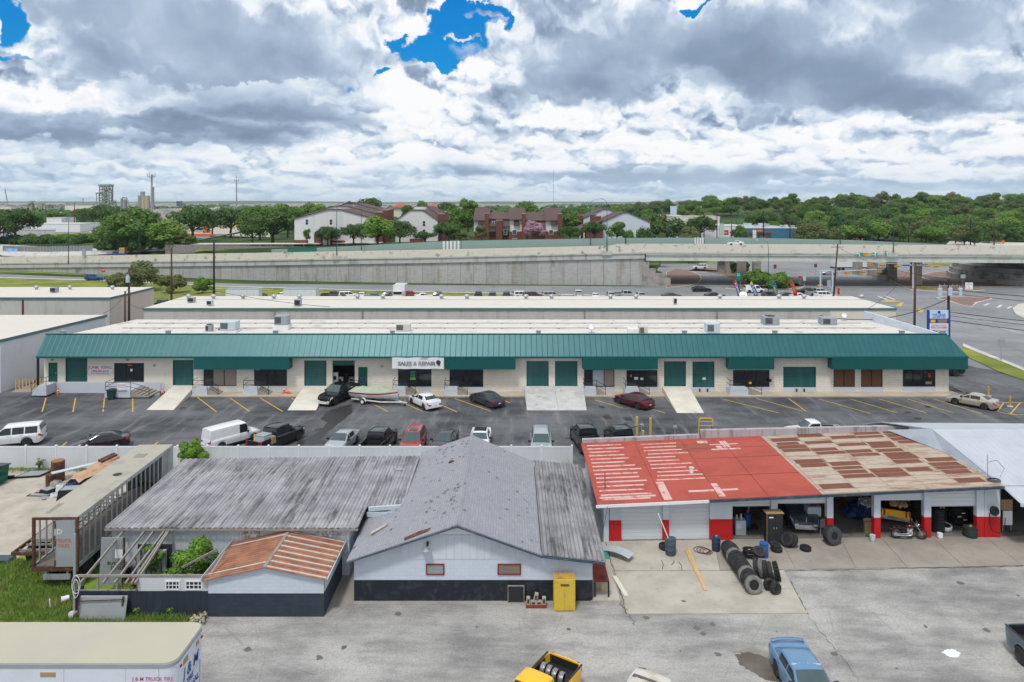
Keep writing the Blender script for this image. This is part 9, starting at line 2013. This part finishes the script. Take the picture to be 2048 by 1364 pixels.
for px,py,rx,rz,lb,lm,sd in((240,574,3.6,2.6,'olive bush at the left of the bush row on the verge',L_OLIVE,41),(285,573,5.6,4.2,'large olive bush in the middle of the verge',L_OLIVE,42),(345,578,3.4,2.6,'olive bush right of the large one, around the brown pole',L_OLIVE,43)):
 x,y=G(px,py+8);bush(x,y,rx,rz,lb,'bush','bush',lm,sd,.26,260,0,14)
x,y=G(405,587);t=bush(x,y,2.4,2.4,'fan-shaped bright green bush beside the black pole','bush','bush',L_BRIGHT,44,.2,260,0,12)
for px,py,rx,rz,lb in((1520,576,4.2,2.6,'dark green bush mass behind the feather flags, left one'),(1555,577,4.0,2.3,'dark green bush mass behind the feather flags, right one')):x,y=G(px,py);bush(x,y,rx,rz,lb,'bush','bush',L_MID,int(px),.28,260,.1,12)
for px,py in((1468,547),(1490,545)):x,y=G(px,py);bush(x,y,2.2,1.9,f'bush between the bridge piers, {"left" if px == 1468 else "right"} one','bush','bush',L_DARK,px,.3,120,.1,8)
for i in range(7):x,y,z=GT(20+i*34,488-i*.5);bush(x,y+2,6.5,1.3,f'overgrown hedge clump above the left ramp, {nth(i)} from the left','bush','bush',L_MID if i%2 else L_DARK,60+i,.4,200,z,10,'hedge clumps above the left ramp',False)
for i,(px,Y_,rx,rz)in enumerate(((228,240,5,3),(258,238,6,3.6),(292,238,6.5,3.2),(325,238,6,3),(356,239,5,2.6),(205,250,5,2))):bush(XP(px,Y_),Y_+6,rx,rz,f'dark undergrowth below the big left trees, {nth(i)} from the left','bush','bush',L_DARK,80+i,.36,200,None,10,'undergrowth below the big left trees',False)
patch_ground('ramp',[(-20,506),(330,509),(330,497),(-20,489)],M_COPE,14,.3)
# ================= INDUSTRIAL SKYLINE =================
Y=1000;fx,fz_=px3(Y)
t=thing('industrial_tower','pale green framed cement plant tower on the left skyline','tower',(fx(205),Y,0));q=lambda p:fx(p)-fx(205)
mg=mk('plant_grey',(.30,.32,.31),.8);mgr=mk('plant_green',(.25,.38,.32),.8);g=MB();l_=MB()
for k in range(7):z_=fz_(408-k*5.6);g.b2(q(198),0,z_,q(216),12,z_+1.2)
for p in(198,203,208,215.5):g.b2(q(p),0,0,q(p)+1.2,1.2,fz_(370));g.b2(q(p),10.8,0,q(p)+1.2,12,fz_(370))
obj('frame',g,mg,t);obj('crown',MB().b2(q(197),-.5,fz_(372),q(218),12.5,fz_(368.5)).b2(q(191.5),-.5,fz_(388),q(199),9,fz_(385)),mgr,t)
obj('vessel',MB().cyl((q(206),6,fz_(407)),(q(206),6,fz_(398)),1,4.5,12).cyl((q(206),6,fz_(397.5)),(q(206),6,fz_(388)),1,4.5,12).cyl((q(207),6,fz_(387)),(q(207),6,fz_(377)),1,4,12),mg,t);obj('side_frame',MB().b2(q(192),0,0,q(193),1,fz_(386)).b2(q(197),0,0,q(198),1,fz_(386)).b2(q(192),0,fz_(397),q(198),8,fz_(396)),mg,t);obj('duct',MB().tube([(q(216),5,fz_(376)),(q(219),5,fz_(382)),(q(219),5,fz_(410))],1.3,8),mg,t)
t=thing('silo_group','pair of tan concrete silos with a headhouse on the left skyline','silo',(fx(288),Y,0));q=lambda p:fx(p)-fx(288);mt=mk('tan_concrete',(.46,.40,.28),.85)
for p in(281,288,295):obj('silo',MB().cyl((q(p),0,0),(q(p),0,fz_(391)),3.4,3.4,14),mt if p>285 else M_PIER,t)
obj('headhouse',MB().b2(q(282),-2,fz_(391),q(288),3,fz_(383)),M_GREY,t)
def stackt(name,lb,cat,px,yt,w_,m_,Y=1000,top=None):x=XP(px,Y);t=thing(name,lb,cat,(x,Y,0));obj('shaft',MB().cyl((0,0,0),(0,0,ZP(yt,Y)),w_,w_*.8,12),m_,t);obj('ring',MB().cyl((0,0,ZP(yt+3,Y)),(0,0,ZP(yt+2.3,Y)),w_*1.3,w_*1.3,12),M_METAL,t);return t
stackt('smokestack','pale concrete smokestack just right of the cell tower','smokestack',306.5,374,1.6,M_PIER);stackt('smokestack','thin dark stack left of the cement tower','smokestack',166,396,.8,M_GREY);stackt('silo','small grey silo between the tower and the pipes','silo',230,401,2.4,M_GREY)
Y5=420;x=XP(303.5,Y5);t=thing('cell_tower','cell phone monopole with an antenna crown on the left skyline','tower',(x,Y5,T(x,Y5)));hh=ZP(350,Y5)-T(x,Y5);obj('pole',MB().cyl((0,0,0),(0,0,hh),.7,.5,10),M_GREY,t);g=MB()
for k in range(9):g.box(-2.2+k*.55,-.6+(k%2)*1.2,hh-.3,.28,.25,2.0)
obj('antenna',g,M_GREY,t);obj('platform',MB().cyl((0,0,hh-1.2),(0,0,hh-1.0),2.0,2.0,12),M_GREY,t)
Y6=600;x=XP(473,Y6);t=thing('antenna_mast','slim grey antenna mast with side arms, left of centre','mast',(x,Y6,T(x,Y6)));hh=ZP(346,Y6)-T(x,Y6);obj('pole',MB().cyl((0,0,0),(0,0,hh*.86),.7,.45,8).cyl((0,0,hh*.86),(0,0,hh),.12,.08,6),M_GREY,t);obj('arm',MB().box(0,0,hh*.84,3.8,.2,.3).box(-1.8,0,hh*.85,.3,.3,1.6).box(1.8,0,hh*.85,.3,.3,1.6).box(0,0,hh*.9,.5,.5,2),M_GREY,t)
x=XP(1107,2500);t=thing('radio_mast','very thin tall radio mast on the centre skyline','mast',(x,2500,0));obj('mast',MB().cyl((0,0,0),(0,0,ZP(340,2500)),.7,.5,6),M_GREY,t);obj('beacon',MB().box(0,0,ZP(370,2500),2.4,2.4,3),M_GREY,t)
t=thing('pipe_rig','curved grey process pipe between the tower and the silos','pipe',(fx(248),Y,0));q=lambda p:fx(p)-fx(248);obj('pipe',MB().tube([(q(243),0,0),(q(243),0,fz_(399)),(q(246),0,fz_(395)),(q(252),0,fz_(395)),(q(258),0,fz_(410)),(q(260),0,0)],1.3,8),M_GREY,t);obj('vessel',MB().cyl((q(248),2,0),(q(248),2,fz_(399)),3,3,10),mg,t)
t=thing('conveyor_plant','low grey conveyors and hoppers of the cement plant, far left','plant',(fx(70),Y,0));q=lambda p:fx(p)-fx(70);g=MB().bar((q(46),0,fz_(418)),(q(62),0,fz_(404)),2.5).bar((q(62),2,fz_(404)),(q(92),2,fz_(419)),2).b2(q(58),0,0,q(64),6,fz_(402)).b2(q(76),0,0,q(84),6,fz_(407)).b2(q(84),3,0,q(92),8,fz_(411)).b2(q(126),0,0,q(134),6,fz_(411)).bar((q(100),0,fz_(420)),(q(128),0,fz_(411)),1.5).bar((q(136),0,fz_(412)),(q(190),0,fz_(408)),1.6);obj('structure',g,M_PIER,t);obj('shed',MB().b2(q(96),-5,0,q(124),0,fz_(416)),M_GREY,t)
t=thing('crane','thin leaning crane boom at the far left skyline','crane',(fx(20),Y,0));obj('boom',MB().bar((0,0,5),(fx(10)-fx(20),0,fz_(379)),1.0),M_GREY,t);obj('cab',MB().box(0,0,3,5,4,6),M_GREY,t)
x=XP(357,3000);t=thing('office_block','small blue glass block on the distant skyline','building',(x,3000,0));obj('wall',MB().b2(-9,0,0,9,15,ZP(402.5,3000)),M_SLATE,t);obj('roof',MB().b2(-9.5,-.5,ZP(402.5,3000),9.5,15.5,ZP(402.2,3000)),M_GREY,t)
# ================= AIR =================
g=MB().b2(-24000,-200,-8,24000,21000,120);hm=bpy.data.materials.new('air');hm.use_nodes=True;n_=NT(hm);n_.n.clear();pv=n_.new('ShaderNodeVolumePrincipled');pv.inputs['Color'].default_value=(.74,.85,.97,1);pv.inputs['Density'].default_value=.000045;pv.inputs['Anisotropy'].default_value=0
n_.l.new(pv.outputs[0],n_.new('ShaderNodeOutputMaterial').inputs['Volume']);struct('haze',g,hm,'stuff')
SC.cycles.volume_bounces=2
